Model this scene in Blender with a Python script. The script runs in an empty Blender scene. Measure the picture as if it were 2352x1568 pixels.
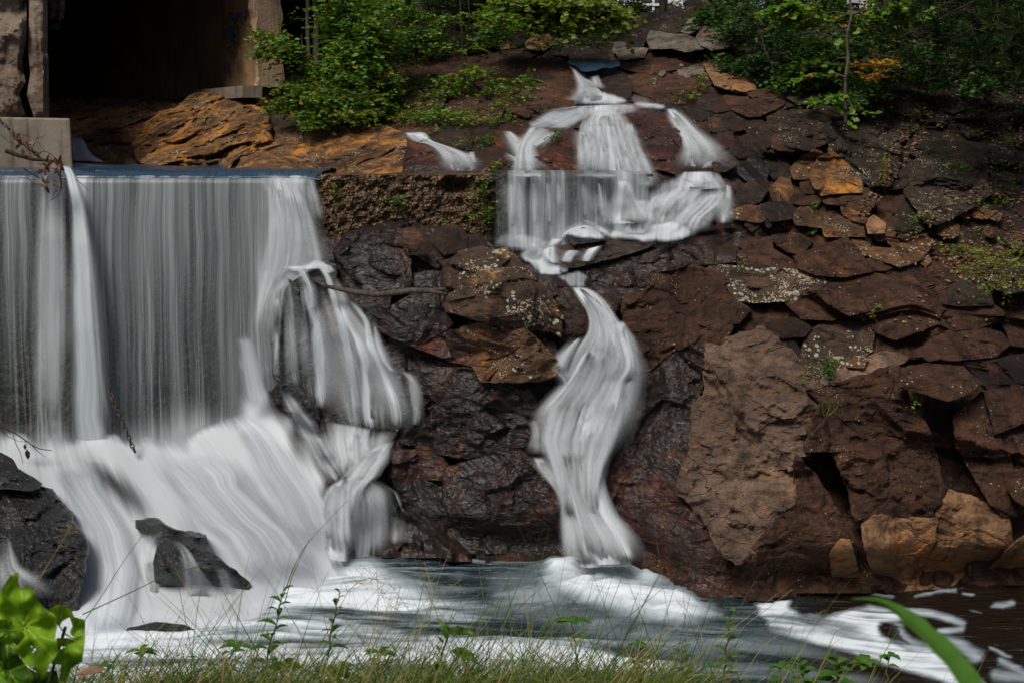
import bpy, math, random
import numpy as np
from mathutils import Vector
from mathutils.bvhtree import BVHTree
S = bpy.context.scene
# ------------------------------------------------------------ camera, sky, sun, exposure
F = 2840.0; CX = 1176.0; CY = 784.0           # focal length and centre in units of a 2352 wide picture
HC = 5.6; PITCH = math.atan((CY - 300) / F)
cd = bpy.data.cameras.new('camera'); cam = bpy.data.objects.new('camera', cd)
S.collection.objects.link(cam); S.camera = cam
cd.sensor_width = 36; cd.lens = 36 * F / 2352; cd.clip_start = 0.05; cd.clip_end = 600
cam.location = (0, 0, HC); cam.rotation_euler = (math.pi / 2 - PITCH, 0, 0)
cd.dof.use_dof = True; cd.dof.focus_distance = 15; cd.dof.aperture_fstop = 11
SUN_EL, SUN_AZ = 55, 214                       # degrees; azimuth clockwise from +Y (behind and left of the camera)
w = bpy.data.worlds.new('World'); S.world = w; w.use_nodes = True
nt = w.node_tree; nt.nodes.clear()
sky = nt.nodes.new('ShaderNodeTexSky'); sky.sky_type = 'NISHITA'; sky.sun_disc = False
sky.sun_elevation = math.radians(SUN_EL); sky.sun_rotation = math.radians(SUN_AZ)
sky.air_density = 1.0; sky.dust_density = 3.0
bg = nt.nodes.new('ShaderNodeBackground'); bg.inputs[1].default_value = 0.065
wo = nt.nodes.new('ShaderNodeOutputWorld')
nt.links.new(sky.outputs[0], bg.inputs[0]); nt.links.new(bg.outputs[0], wo.inputs[0])
sl = bpy.data.lights.new('sun', 'SUN'); sl.energy = 4.2; sl.angle = math.radians(26); sl.color = (1, .95, .87)
so = bpy.data.objects.new('sun', sl); S.collection.objects.link(so)
el, az = math.radians(SUN_EL), math.radians(SUN_AZ)
sd = Vector((math.sin(az) * math.cos(el), math.cos(az) * math.cos(el), math.sin(el)))
so.rotation_euler = sd.to_track_quat('Z', 'Y').to_euler()
S.view_settings.view_transform = 'Standard'; S.view_settings.look = 'None'
S.view_settings.exposure = -0.12; S.view_settings.gamma = 1
S.cycles.max_bounces = 8; S.cycles.transparent_max_bounces = 24

# ------------------------------------------------------------ numbers
cp, sp_ = math.cos(PITCH), math.sin(PITCH)
def P(u, v, Y):
    """photo point (2352 wide) at world depth Y -> world point"""
    u = np.asarray(u, float); v = np.asarray(v, float); Y = np.asarray(Y, float)
    x = (u - CX) / F; y = -(v - CY) / F
    dy = y * sp_ + cp; dz = y * cp - sp_
    k = Y / dy
    return np.stack([x * k, Y + 0 * k, HC + dz * k], -1)
def proj(p):
    dx = p[..., 0]; dy = p[..., 1]; dz = p[..., 2] - HC
    fw = dy * cp - dz * sp_; up = dy * sp_ + dz * cp
    return CX + F * dx / fw, CY - F * up / fw
def Yat(v, z=0.0):
    y = -(v - CY) / F
    return (z - HC) / ((y * cp - sp_) / (y * sp_ + cp))
OFF = {'TL': (0, 0), 'TC': (777.9, 0), 'TR': (1555.7, 0), 'ML': (0, 520.6), 'MC': (777.9, 520.6), 'MR': (1555.7, 520.6),
       'BL': (0, 1035.1), 'BC': (777.9, 1035.1), 'BR': (1555.7, 1035.1)}
def cv(crop, s):
    a = np.array([float(t) for t in s.split()]).reshape(-1, 2) if isinstance(s, str) else np.array(s, float)
    if crop == 'O': return a
    return a * 0.33985 + np.array(OFF[crop])
def h3(ix, iy, iz, k=0):
    n = (ix.astype(np.int64) * 374761393 + iy.astype(np.int64) * 668265263 + iz.astype(np.int64) * 2147483647 + k * 1274126177) & 0xffffffff
    n = ((n ^ (n >> 13)) * 1274126177) & 0xffffffff
    n = ((n ^ (n >> 16)) * 2246822519) & 0xffffffff
    return ((n ^ (n >> 15)) & 0xffffff) / float(0x1000000)
def vnoise(p, k=0):
    f = np.floor(p); t = p - f; t = t * t * (3 - 2 * t); i = f.astype(np.int64)
    r = 0
    for dx in (0, 1):
        for dy in (0, 1):
            for dz in (0, 1):
                wt = (t[..., 0] if dx else 1 - t[..., 0]) * (t[..., 1] if dy else 1 - t[..., 1]) * (t[..., 2] if dz else 1 - t[..., 2])
                r = r + wt * h3(i[..., 0] + dx, i[..., 1] + dy, i[..., 2] + dz, k)
    return r * 2 - 1
def fbm(p, o=4, k=0, g=.5):
    r = 0; a = 1; s = 0
    for j in range(o):
        r = r + a * vnoise(p * 2 ** j + 17.3 * j, k + j); s += a; a *= g
    return r / s
def cellplane(p, k=0):
    """broken-facet relief: every cell is its own tilted plane"""
    i0 = np.floor(p).astype(np.int64); best = np.full(p.shape[:-1], 1e9); out = np.zeros(p.shape[:-1]); b2 = best.copy(); o2 = out.copy()
    for dx in (-1, 0, 1):
        for dy in (-1, 0, 1):
            for dz in (-1, 0, 1):
                c = i0 + np.array([dx, dy, dz])
                s = np.stack([c[..., 0] + h3(c[..., 0], c[..., 1], c[..., 2], k + 1), c[..., 1] + h3(c[..., 0], c[..., 1], c[..., 2], k + 2),
                              c[..., 2] + h3(c[..., 0], c[..., 1], c[..., 2], k + 3)], -1)
                d = p - s; dd = (d * d).sum(-1)
                pl = .8 * (d[..., 0] * (h3(c[..., 0], c[..., 1], c[..., 2], k + 4) - .5) + d[..., 1] * (h3(c[..., 0], c[..., 1], c[..., 2], k + 5) - .5)
                     + d[..., 2] * (h3(c[..., 0], c[..., 1], c[..., 2], k + 6) - .5)) * 2 + (h3(c[..., 0], c[..., 1], c[..., 2], k + 7) - .5) * .7
                m = dd < best; m2 = ~m & (dd < b2)
                b2 = np.where(m, best, np.where(m2, dd, b2)); o2 = np.where(m, out, np.where(m2, pl, o2)); best = np.where(m, dd, best); out = np.where(m, pl, out)
    w_ = .5 * (1 - ss(0, .10, np.sqrt(b2) - np.sqrt(best)))
    return out * (1 - w_) + o2 * w_
def inpoly(u, v, poly):
    r = np.zeros(u.shape, bool); n = len(poly)
    for i in range(n):
        x1, y1 = poly[i]; x2, y2 = poly[(i + 1) % n]
        c = ((y1 > v) != (y2 > v)) & (u < (x2 - x1) * (v - y1) / ((y2 - y1) or 1e-9) + x1); r ^= c
    return r
def dseg(u, v, pts, closed=True):
    d = np.full(u.shape, 1e9); n = len(pts)
    for i in range(n if closed else n - 1):
        a = np.array(pts[i]); b = np.array(pts[(i + 1) % n]); ab = b - a
        t = np.clip(((u - a[0]) * ab[0] + (v - a[1]) * ab[1]) / max((ab ** 2).sum(), 1e-9), 0, 1)
        d = np.minimum(d, np.hypot(u - a[0] - t * ab[0], v - a[1] - t * ab[1]))
    return d
def soft(u, v, poly, s):
    d = dseg(u, v, poly); d = np.where(inpoly(u, v, poly), d, -d)
    return ss(-s, s, d)
def ss(a, b, x):
    t = np.clip((x - a) / (b - a), 0, 1); return t * t * (3 - 2 * t)

# ------------------------------------------------------------ how deep the hillside lies along each line of sight
shore = [(880, 1288), (1100, 1297), (1300, 1293), (1460, 1322), (1600, 1385), (1700, 1396), (1850, 1372), (2100, 1368), (2352, 1352), (2600, 1345), (780, 1290)]
ctl = [(u, v, Yat(v)) for u, v in shore] + [
 (-200, 400, 18.9), (0, 420, 18.9), (300, 420, 18.9), (600, 420, 18.8), (700, 520, 18.0), (900, 500, 18.1), (1100, 520, 18.1), (300, 800, 18.6), (0, 800, 18.5), (-200, 800, 18.5), (500, 800, 18.3),
 (1250, 590, 17.6), (1400, 600, 17.2), (1150, 590, 17.6), (880, 670, 16.9), (1150, 650, 16.5), (1100, 800, 16.4), (1100, 1000, 16.1), (1100, 1150, 15.9), (1320, 720, 16.6), (1360, 700, 16.7), (1370, 900, 16.4), (1340, 1050, 16.1), (1370, 1200, 15.7),
 (1500, 560, 17.3), (1700, 560, 17.3), (2000, 600, 17.6), (2300, 620, 18.0), (2600, 620, 18.4), (1600, 700, 16.4), (1850, 700, 16.5), (2100, 700, 16.7), (1520, 800, 16.0), (1750, 850, 15.6), (2000, 820, 15.9), (2200, 800, 16.3), (1500, 1000, 15.7),
 (1750, 1050, 14.9), (2000, 1050, 15.0), (2300, 1000, 15.6), (2600, 1000, 15.8), (1700, 1250, 14.4), (2000, 1250, 14.4), (2300, 1250, 14.6), (1420, 1150, 15.5),
 (1700, 400, 18.7), (1900, 400, 19.5), (2100, 400, 20.0), (2300, 400, 20.5), (2600, 400, 21), (1900, 250, 21), (2200, 280, 22), (2352, 250, 22.5), (2600, 200, 24), (1700, 250, 20.8), (1700, 150, 23.5), (1600, 50, 26), (2352, 100, 27), (2000, 100, 26),
 (1450, 300, 20.0), (1450, 240, 21.3), (1450, 400, 18.9), (1250, 395, 18.9), (1250, 350, 19.4), (1400, 145, 24.5), (1250, 200, 22.5), (1200, 90, 25.5), (1000, 250, 21.6), (1000, 350, 19.8), (1000, 395, 18.9), (1130, 395, 18.9), (1600, 330, 19.6), (1560, 450, 18.0), (1650, 480, 17.9), (1500, 500, 17.8),
 (850, 390, 19.4), (700, 385, 20.5), (700, 300, 22), (700, 230, 23.5), (500, 378, 22.0), (500, 240, 24.5), (300, 374, 23.5), (250, 250, 25.5), (160, 250, 26), (50, 300, 25), (-200, 300, 25), (800, 150, 25.5), (800, 0, 29), (1200, 0, 30), (2000, 0, 31), (2600, 0, 31), (400, 0, 31), (0, 0, 31), (-200, 0, 31),
 (-150, 1060, 16.8), (100, 1060, 16.8), (400, 1060, 17), (560, 1000, 17), (700, 1000, 16.9), (780, 1050, 16.5), (850, 1150, 16.1), (600, 1250, 15.3), (400, 1250, 15.0), (200, 1250, 14.9), (-150, 1250, 14.9), (700, 1310, 15.2), (100, 1400, 13.95), (-150, 1400, 13.95), (350, 1420, 13.75), (600, 1400, 14.0), (20, 1140, 15.6),
 (680, 650, 17.4), (680, 850, 17.2), (800, 850, 17.0), (820, 1000, 16.7), (720, 570, 17.8), (880, 1000, 16.6), (560, 800, 17.9)]
ctl = np.array(ctl)
def _rbf():
    X = ctl[:, :2] / 400; n = len(X)
    d = np.sqrt(((X[:, None] - X[None]) ** 2).sum(-1))
    K = d + np.eye(n) * -0.04
    A = np.zeros((n + 3, n + 3)); A[:n, :n] = K; A[:n, n] = 1; A[:n, n + 1:] = X; A[n:, :n] = A[:n, n:].T
    return X, np.linalg.solve(A, np.append(ctl[:, 2], [0, 0, 0]))
_X, _W = _rbf()
def D(u, v, raw=False):
    u = np.asarray(u, float); v = np.asarray(v, float); sh = u.shape
    q = np.stack([u.ravel(), v.ravel()], -1) / 400; out = np.empty(len(q))
    for i in range(0, len(q), 20000):
        c = q[i:i + 20000]; d = np.sqrt(((c[:, None] - _X[None]) ** 2).sum(-1) + 1e-6)
        out[i:i + 20000] = d @ _W[:-3] + _W[-3] + c @ _W[-2:]
    if raw: return out.reshape(sh)
    q = q * 400; p = P(q[:, 0], q[:, 1], out)           # broken benches and tilted faces of the bedrock
    m = p @ np.array([[.85, .15, .5], [0, 1, 0], [-.5, .1, .9]]) + .25 * np.stack([vnoise(p * .9, 1), vnoise(p * .9, 2), vnoise(p * .9, 3)], -1)
    wt = np.maximum(ss(560, 640, q[:, 1]) * ss(780, 900, q[:, 0]), ss(1500, 1650, q[:, 0]))
    out = out - wt * (.42 * cellplane(m * .55, 31) + .09 * cellplane(m * 1.5, 37))
    return out.reshape(sh)

# ------------------------------------------------------------ objects
def link(o):
    S.collection.objects.link(o); return o
def tag(o, label=None, cat=None, group=None, kind=None):
    if label: o['label'] = label
    if cat: o['category'] = cat
    if group: o['group'] = group
    if kind: o['kind'] = kind
    return o
def empty(name, loc, label=None, cat=None, group=None):
    o = bpy.data.objects.new(name, None); link(o); o.location = [float(c) for c in loc]; o.empty_display_size = .1
    return tag(o, label, cat, group)
def mesh(name, V, Fc, mat, parent=None, smooth=False, attrs=None, uv=None, origin=None):
    V = np.asarray(V, float).reshape(-1, 3)
    if parent is not None: o0 = np.array(parent.matrix_world.translation) if False else np.array(parent.location)
    else: o0 = V.mean(0) if origin is None else np.array(origin, float)
    me = bpy.data.meshes.new(name); Fc = np.asarray(Fc, dtype=np.int64) if not isinstance(Fc, list) else Fc
    if isinstance(Fc, list):
        me.from_pydata([tuple(x) for x in V - o0], [], Fc)
    else:
        n, k = Fc.shape
        me.vertices.add(len(V)); me.vertices.foreach_set('co', (V - o0).astype(np.float32).ravel())
        me.loops.add(n * k); me.loops.foreach_set('vertex_index', Fc.astype(np.int32).ravel())
        me.polygons.add(n); me.polygons.foreach_set('loop_start', np.arange(0, n * k, k, dtype=np.int32))
        try: me.polygons.foreach_set('loop_total', np.full(n, k, dtype=np.int32))
        except Exception: pass
    me.update(calc_edges=True)
    me.polygons.foreach_set('use_smooth', np.full(len(me.polygons), smooth))
    for nm, a in (attrs or {}).items():
        at = me.attributes.new(nm, 'FLOAT', 'POINT'); at.data.foreach_set('value', np.asarray(a, np.float32).ravel())
    if uv is not None:
        li = np.empty(len(me.loops), np.int32); me.loops.foreach_get('vertex_index', li)
        l = me.uv_layers.new(name='UVMap'); l.data.foreach_set('uv', np.asarray(uv, np.float32).reshape(-1, 2)[li].ravel())
    if mat: me.materials.append(mat)
    o = bpy.data.objects.new(name, me); link(o)
    if parent is not None: o.parent = parent
    else: o.location = [float(c) for c in o0]
    return o
def gridF(nr, nc, wrap=False):
    i = np.arange(nr - 1)[:, None]; j = np.arange(nc if wrap else nc - 1)[None]
    a = i * nc + j; b = i * nc + (j + 1) % nc
    return np.stack([a, b, b + nc, a + nc], -1).reshape(-1, 4)
class MB:
    def __init__(s): s.v = []; s.f = []; s.n = 0; s.t = []
    def add(s, V, Fc, tint=0.0):
        V = np.asarray(V, float).reshape(-1, 3); s.v.append(V); s.f += [tuple(int(x) + s.n for x in f) for f in Fc]; s.n += len(V); s.t += [tint] * len(V)
    def box(s, a, b):
        x0, y0, z0 = a; x1, y1, z1 = b
        s.add([(x0, y0, z0), (x1, y0, z0), (x1, y1, z0), (x0, y1, z0), (x0, y0, z1), (x1, y0, z1), (x1, y1, z1), (x0, y1, z1)],
              [(0, 3, 2, 1), (4, 5, 6, 7), (0, 1, 5, 4), (1, 2, 6, 5), (2, 3, 7, 6), (3, 0, 4, 7)])
    def tube(s, pts, rad, n=5, tint=0.0, caps=True):
        pts = np.asarray(pts, float); m = len(pts)
        rad = np.full(m, rad) if np.isscalar(rad) else np.interp(np.linspace(0, 1, m), np.linspace(0, 1, len(rad)), rad)
        t = np.gradient(pts, axis=0); t /= np.linalg.norm(t, axis=1)[:, None] + 1e-9
        up = np.array([.31, .2, .93]) if abs(t[0][2]) < .8 else np.array([1., .1, 0])
        a = np.cross(t, up); a /= np.linalg.norm(a, axis=1)[:, None] + 1e-9; b = np.cross(t, a)
        th = np.linspace(0, 2 * np.pi, n, endpoint=False)
        R = pts[:, None] + rad[:, None, None] * (np.cos(th)[None, :, None] * a[:, None] + np.sin(th)[None, :, None] * b[:, None])
        Fc = gridF(m, n, True).tolist()
        if caps: Fc += [list(range(n)), list(range((m - 1) * n, m * n))[::-1]]
        s.add(R, Fc, tint)
    def build(s, name, mat, parent=None, smooth=False, **k):
        return mesh(name, np.concatenate(s.v), s.f, mat, parent, smooth, attrs={'tint': s.t}, **k)

# ------------------------------------------------------------ materials
class NT:
    def __init__(s, name):
        s.m = bpy.data.materials.new(name); s.m.use_nodes = True; s.t = s.m.node_tree; s.t.nodes.clear()
        s.out = s.t.nodes.new('ShaderNodeOutputMaterial')
    def n(s, ty, ins=None, **pr):
        x = s.t.nodes.new(ty)
        for k, v in pr.items(): setattr(x, k, v)
        for k, v in (ins or {}).items(): s.set(x, k, v)
        return x
    def set(s, x, k, v):
        i = x.inputs[k]
        if isinstance(v, bpy.types.NodeSocket): s.t.links.new(v, i)
        elif isinstance(v, bpy.types.Node): s.t.links.new(v.outputs[0], i)
        else:
            if isinstance(v, tuple) and len(v) == 3 and i.type == 'RGBA': v = v + (1,)
            i.default_value = v
    def math(s, op, a, b=0.5, c=0.0, clamp=False):
        x = s.n('ShaderNodeMath', {0: a, 1: b}, operation=op, use_clamp=clamp)
        if op in ('MULTIPLY_ADD', 'SMOOTH_MIN', 'WRAP'): s.set(x, 2, c)
        return x.outputs[0]
    def mr(s, v, a, b, c=0.0, d=1.0, smooth=True):
        return s.n('ShaderNodeMapRange', {0: v, 1: a, 2: b, 3: c, 4: d}, interpolation_type='SMOOTHSTEP' if smooth else 'LINEAR').outputs[0]
    def mix(s, f, a, b, blend='MIX'):
        x = s.n('ShaderNodeMix', data_type='RGBA', blend_type=blend)
        s.set(x, 0, f); s.set(x, 6, a); s.set(x, 7, b); return x.outputs[2]
    def noise(s, vec, sc, det=4, rough=.55, dist=0.0):
        return s.n('ShaderNodeTexNoise', {'Vector': vec, 'Scale': sc, 'Detail': det, 'Roughness': rough, 'Distortion': dist}).outputs[0]
    def mapv(s, vec, scale=(1, 1, 1), rot=(0, 0, 0), loc=(0, 0, 0)):
        return s.n('ShaderNodeMapping', {'Vector': vec, 'Scale': scale, 'Rotation': rot, 'Location': loc}).outputs[0]
    def attr(s, name): return s.n('ShaderNodeAttribute', attribute_name=name).outputs['Fac']
    def pos(s): return s.n('ShaderNodeNewGeometry').outputs['Position']
def rock_mat(name, c1, c2, c3, wet=0.0, lich=0.0, orange=0.0, rough=.85, bump=1.0, c4=None, streak=1.0, mottle=.5, var=1.0):
    N = NT(name); p = N.pos()
    ps = N.mapv(p, scale=(1, 1, 2.6), rot=(.3, .45, .2))
    big = N.noise(p, .9, 4, .6, .4); mid = N.noise(ps, 4.5, 6, .65, .3); fine = N.noise(ps, 28, 5, .7); tiny = N.noise(p, 110, 3, .7)
    col = N.mix(N.mr(big, .38, .62), c1, c2)
    col = N.mix(N.mr(mid, .45, .68), col, c3)
    if c4:
        o1 = N.noise(N.mapv(p, loc=(7, 3, 1)), 1.6, 7, .7, .6)
        col = N.mix(N.mr(o1, .60 - .22 * orange, .70 - .18 * orange), col, c4)
    # grain contrast of the mineral surface
    col = N.mix(N.mr(fine, .3, .72, 0, .75 if wet < .7 else .35), col, N.mix(1.0, col, (1.9, 1.8, 1.65, 1), 'MULTIPLY'))
    col = N.mix(N.mr(tiny, .5, .72, 0, mottle), col, N.mix(1.0, col, (.35, .33, .33, 1), 'MULTIPLY'))
    # vertical water stains
    st = N.noise(N.mapv(p, scale=(5, 5, .5)), 1.3, 5, .65)
    col = N.mix(N.mr(st, .50, .68, 0, .75 * streak), col, N.mix(1.0, col, (.24, .22, .24, 1), 'MULTIPLY'))
    pt = N.noise(N.mapv(p, loc=(4, 9, 2)), 1.15, 5, .62, .5); col = N.mix(N.mr(pt, .50, .66, 0, .8 * var), col, N.mix(1.0, col, (.36, .33, .34, 1), 'MULTIPLY'))
    pw = N.noise(N.mapv(p, loc=(14, 5, 2)), 2.3, 6, .68, .5); col = N.mix(N.mr(pw, .52, .70, 0, .75 * var), col, N.mix(1.0, col, (2.0, 1.75, 1.5, 1), 'MULTIPLY'))
    if lich > 0:
        vo = N.n('ShaderNodeTexVoronoi', {'Vector': N.mapv(p, loc=(1, 2, 3)), 'Scale': 13.0, 'Randomness': 1.0})
        sz = N.mr(N.noise(p, 2.1, 3, .6), .42, .66, 0.0, .36 * lich)
        m = N.math('LESS_THAN', vo.outputs['Distance'], sz)
        vo2 = N.n('ShaderNodeTexVoronoi', {'Vector': N.mapv(p, loc=(5, 2, 9)), 'Scale': 34.0, 'Randomness': 1.0})
        m2 = N.math('LESS_THAN', vo2.outputs['Distance'], N.mr(N.noise(N.mapv(p, loc=(9, 0, 0)), 1.7, 4, .65), .43, .68, 0.0, .46 * lich))
        col = N.mix(m, col, (.34, .34, .26, 1)); col = N.mix(m2, col, (.42, .36, .24, 1))
    B = N.n('ShaderNodeBsdfPrincipled')
    # cracks and layered relief
    vc = N.n('ShaderNodeTexVoronoi', {'Vector': N.n('ShaderNodeVectorMath', {0: N.mapv(ps, scale=(1, 1, 1)), 1: N.n('ShaderNodeVectorMath', {0: N.n('ShaderNodeTexNoise', {'Vector': p, 'Scale': 3.0, 'Detail': 3.0}).outputs[1], 'Scale': .35}, operation='SCALE').outputs[0]}).outputs[0], 'Scale': 1.5}, feature='DISTANCE_TO_EDGE')
    cr = N.mr(vc.outputs['Distance'], 0.0, .025)
    cm = N.mr(N.noise(N.mapv(p, loc=(2, 8, 4)), .8, 2), .5, .6)
    cr = N.math('MAXIMUM', cr, N.math('SUBTRACT', 1.0, cm))
    col = N.mix(cr, N.mix(1.0, col, (.25, .25, .25, 1), 'MULTIPLY'), col)
    h = N.math('MULTIPLY_ADD', mid, .5, N.math('MULTIPLY', fine, .30)); h = N.math('MULTIPLY_ADD', tiny, .035, h); h = N.math('MULTIPLY_ADD', cr, .12, h)
    if wet > .7: h = N.math('MULTIPLY_ADD', mid, .4, N.math('MULTIPLY', fine, .10))
    bu = N.n('ShaderNodeBump', {'Strength': 1.0, 'Distance': .085 * bump, 'Height': h})
    N.set(B, 'Base Color', col); N.set(B, 'Normal', bu)
    if wet > 0:
        wm = N.mr(N.noise(N.mapv(p, loc=(3, 3, 3)), 1.4, 3), .62 - .45 * wet, .72 - .3 * wet)
        N.set(B, 'Roughness', rough); N.set(B, 'Specular IOR Level', .3)
        wob = N.noise(N.mapv(p, scale=(1, 1, 1.5), rot=(.2, .5, .1)), 11, 3, .55, .4); wh = N.math('MULTIPLY_ADD', wob, .75, N.math('MULTIPLY', mid, .6))
        N.set(B, 'Coat Weight', N.math('MULTIPLY', wm, min(1, .8 * wet))); N.set(B, 'Coat Roughness', .27); N.set(B, 'Coat IOR', 1.45)
        N.set(B, 'Coat Normal', N.n('ShaderNodeBump', {'Strength': 1.0, 'Distance': .05, 'Height': wh}))
    else:
        N.set(B, 'Roughness', rough); N.set(B, 'Specular IOR Level', .25)
    N.t.links.new(B.outputs[0], N.out.inputs[0]); return N.m
M = {}
M['brown'] = rock_mat('brown_rock', (0.0386, 0.0186, 0.0107), (0.0585, 0.0287, 0.0160), (0.0212, 0.0107, 0.0067), lich=.45, c4=(0.0877, 0.0348, 0.0130), orange=.12, bump=1.4)
M['slab'] = rock_mat('slab_rock', (0.1313, 0.0854, 0.0603), (0.2048, 0.1382, 0.1008), (0.0630, 0.0403, 0.0297), lich=.3, c4=(0.2100, 0.1056, 0.0585), orange=.1, bump=3.0, streak=.5)
M['tan'] = rock_mat('tan_rock', (0.1515, 0.0843, 0.0432), (0.2120, 0.1238, 0.0628), (0.1010, 0.0550, 0.0314), lich=.25, c4=(0.2424, 0.1008, 0.0353), orange=.4, streak=1.0)
M['orange'] = rock_mat('orange_rock', (0.0936, 0.0461, 0.0194), (0.0576, 0.0301, 0.0162), (0.1728, 0.0943, 0.0389), lich=.8, c4=(0.3024, 0.1327, 0.0259), orange=.5, bump=1.6)
M['ledge'] = rock_mat('stained_ledge_rock', (0.0748, 0.0359, 0.0152), (0.0486, 0.0275, 0.0163), (0.1272, 0.0588, 0.0218), lich=.8, c4=(0.2094, 0.0914, 0.0245), orange=.3, wet=.3, bump=1.3)
M['lichen'] = rock_mat('lichen_rock', (0.0426, 0.0280, 0.0201), (0.0624, 0.0392, 0.0257), (0.0294, 0.0196, 0.0145), lich=1.15, c4=(0.1983, 0.0979, 0.0307), orange=.16, bump=1.4)
M['wet'] = rock_mat('wet_rock', (0.0109, 0.0050, 0.0025), (0.0204, 0.0075, 0.0036), (0.0062, 0.0038, 0.0025), wet=.95, c4=(0.0586, 0.0175, 0.0046), orange=.3, rough=.45, bump=3.2, mottle=.3, var=.5)
M['wetred'] = rock_mat('wet_red_rock', (0.0300, 0.0081, 0.0031), (0.0187, 0.0067, 0.0037), (0.0469, 0.0115, 0.0037), wet=.8, c4=(0.0938, 0.0229, 0.0052), orange=.45, rough=.5, bump=2.6, var=.6)
M['wetblack'] = rock_mat('wet_black_rock', (0.0096, 0.0088, 0.0096), (0.0144, 0.0136, 0.0144), (0.0064, 0.0064, 0.0072), wet=.9, rough=.4, bump=2.2, var=.6)
M['damp'] = rock_mat('damp_rock', (0.0211, 0.0105, 0.0060), (0.0343, 0.0166, 0.0094), (0.0118, 0.0061, 0.0042), wet=.55, lich=.2, c4=(0.0724, 0.0275, 0.0094), orange=.2, rough=.6, bump=1.8)
M['grey'] = rock_mat('grey_rock', (0.0845, 0.0748, 0.0618), (0.1105, 0.0975, 0.0780), (0.0520, 0.0455, 0.0390), lich=.4, c4=(0.0975, 0.0650, 0.0390), orange=.2)
M['shade'] = rock_mat('shade_darkened_rock', (0.0154, 0.0098, 0.0061), (0.0230, 0.0149, 0.0091), (0.0100, 0.0065, 0.0041), lich=.6, c4=(0.0346, 0.0187, 0.0088), orange=.2)  # rock colour darkened to stand in for shade, mostly upper right
M['moss'] = rock_mat('lichen_grey_rock', (0.0232, 0.0175, 0.0120), (0.0316, 0.0243, 0.0163), (0.0147, 0.0110, 0.0078), lich=.7, c4=(0.0548, 0.0476, 0.0314), orange=.25)  # grey lowered so the colour itself carries upper right shade
M['soil'] = rock_mat('soil', (.022, .016, .011), (.035, .025, .016), (.014, .011, .008), c4=(.05, .03, .017), orange=.3, streak=0)
def concrete_mat(name, c1, c2, rough_b=1.0, agg=0.0, form=False):
    N = NT(name); p = N.pos()
    a = N.noise(p, 1.3, 6, .65, .3); b = N.noise(p, 22, 5, .7); st = N.noise(N.mapv(p, scale=(5, 5, .45)), 1.6, 5, .6)
    col = N.mix(N.mr(a, .35, .65), c1, c2); col = N.mix(N.mr(b, .35, .7, 0, .4), col, N.mix(1.0, col, (1.4, 1.35, 1.3, 1), 'MULTIPLY'))
    col = N.mix(N.mr(st, .5, .7, 0, .7), col, N.mix(1.0, col, (.38, .33, .28, 1), 'MULTIPLY'))
    h = N.math('MULTIPLY_ADD', b, .25, N.math('MULTIPLY', a, .5))
    if agg:
        vo = N.n('ShaderNodeTexVoronoi', {'Vector': p, 'Scale': 24.0}); vo2 = N.n('ShaderNodeTexVoronoi', {'Vector': p, 'Scale': 9.0})
        col = N.mix(N.mr(vo.outputs['Distance'], .25, .7), col, N.mix(1.0, col, (.22, .2, .18, 1), 'MULTIPLY'))
        pc = N.n('ShaderNodeSeparateColor', {0: vo.outputs['Color']}).outputs[0]
        col = N.mix(N.mr(pc, .55, .95, 0, .7), col, N.mix(1.0, col, (2.1, 1.8, 1.4, 1), 'MULTIPLY'))
        h = N.math('SUBTRACT', h, N.math('MULTIPLY', N.math('ADD', vo.outputs['Distance'], vo2.outputs['Distance']), .5 * agg))
    if form:
        wv = N.n('ShaderNodeTexWave', {'Vector': N.mapv(p, scale=(0, 0, 1)), 'Scale': .9, 'Distortion': .3, 'Detail': 1.0}, bands_direction='Z')
        h = N.math('MULTIPLY_ADD', N.mr(wv.outputs[1], .95, 1.0), -.2, h)
    B = N.n('ShaderNodeBsdfPrincipled', {'Base Color': col, 'Roughness': .85, 'Specular IOR Level': .2, 'Normal': N.n('ShaderNodeBump', {'Strength': 1.0, 'Distance': .04 * rough_b, 'Height': h})})
    N.t.links.new(B.outputs[0], N.out.inputs[0]); return N.m
M['concrete'] = concrete_mat('pale_concrete', (.20, .165, .13), (.13, .11, .085), .6)
M['oldconcrete'] = concrete_mat('eroded_concrete', (.19, .15, .115), (.11, .08, .06), 2.0)
M['wallconcrete'] = concrete_mat('brown_stained_concrete', (.20, .12, .06), (.12, .075, .04), 1.0)
M['edgeconcrete'] = concrete_mat('tan_concrete_edge', (.30, .21, .14), (.20, .13, .085), 1.4)
M['aggregate'] = concrete_mat('exposed_aggregate_concrete', (.17, .115, .065), (.07, .05, .036), 1.6, agg=1.3)
M['darkconcrete'] = concrete_mat('wet_dark_concrete', (.03, .027, .024), (.05, .043, .036), 1.2, agg=.6)
M['tunnel'] = concrete_mat('dark_tunnel_concrete', (.045, .036, .028), (.03, .025, .02), 1.0)
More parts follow.
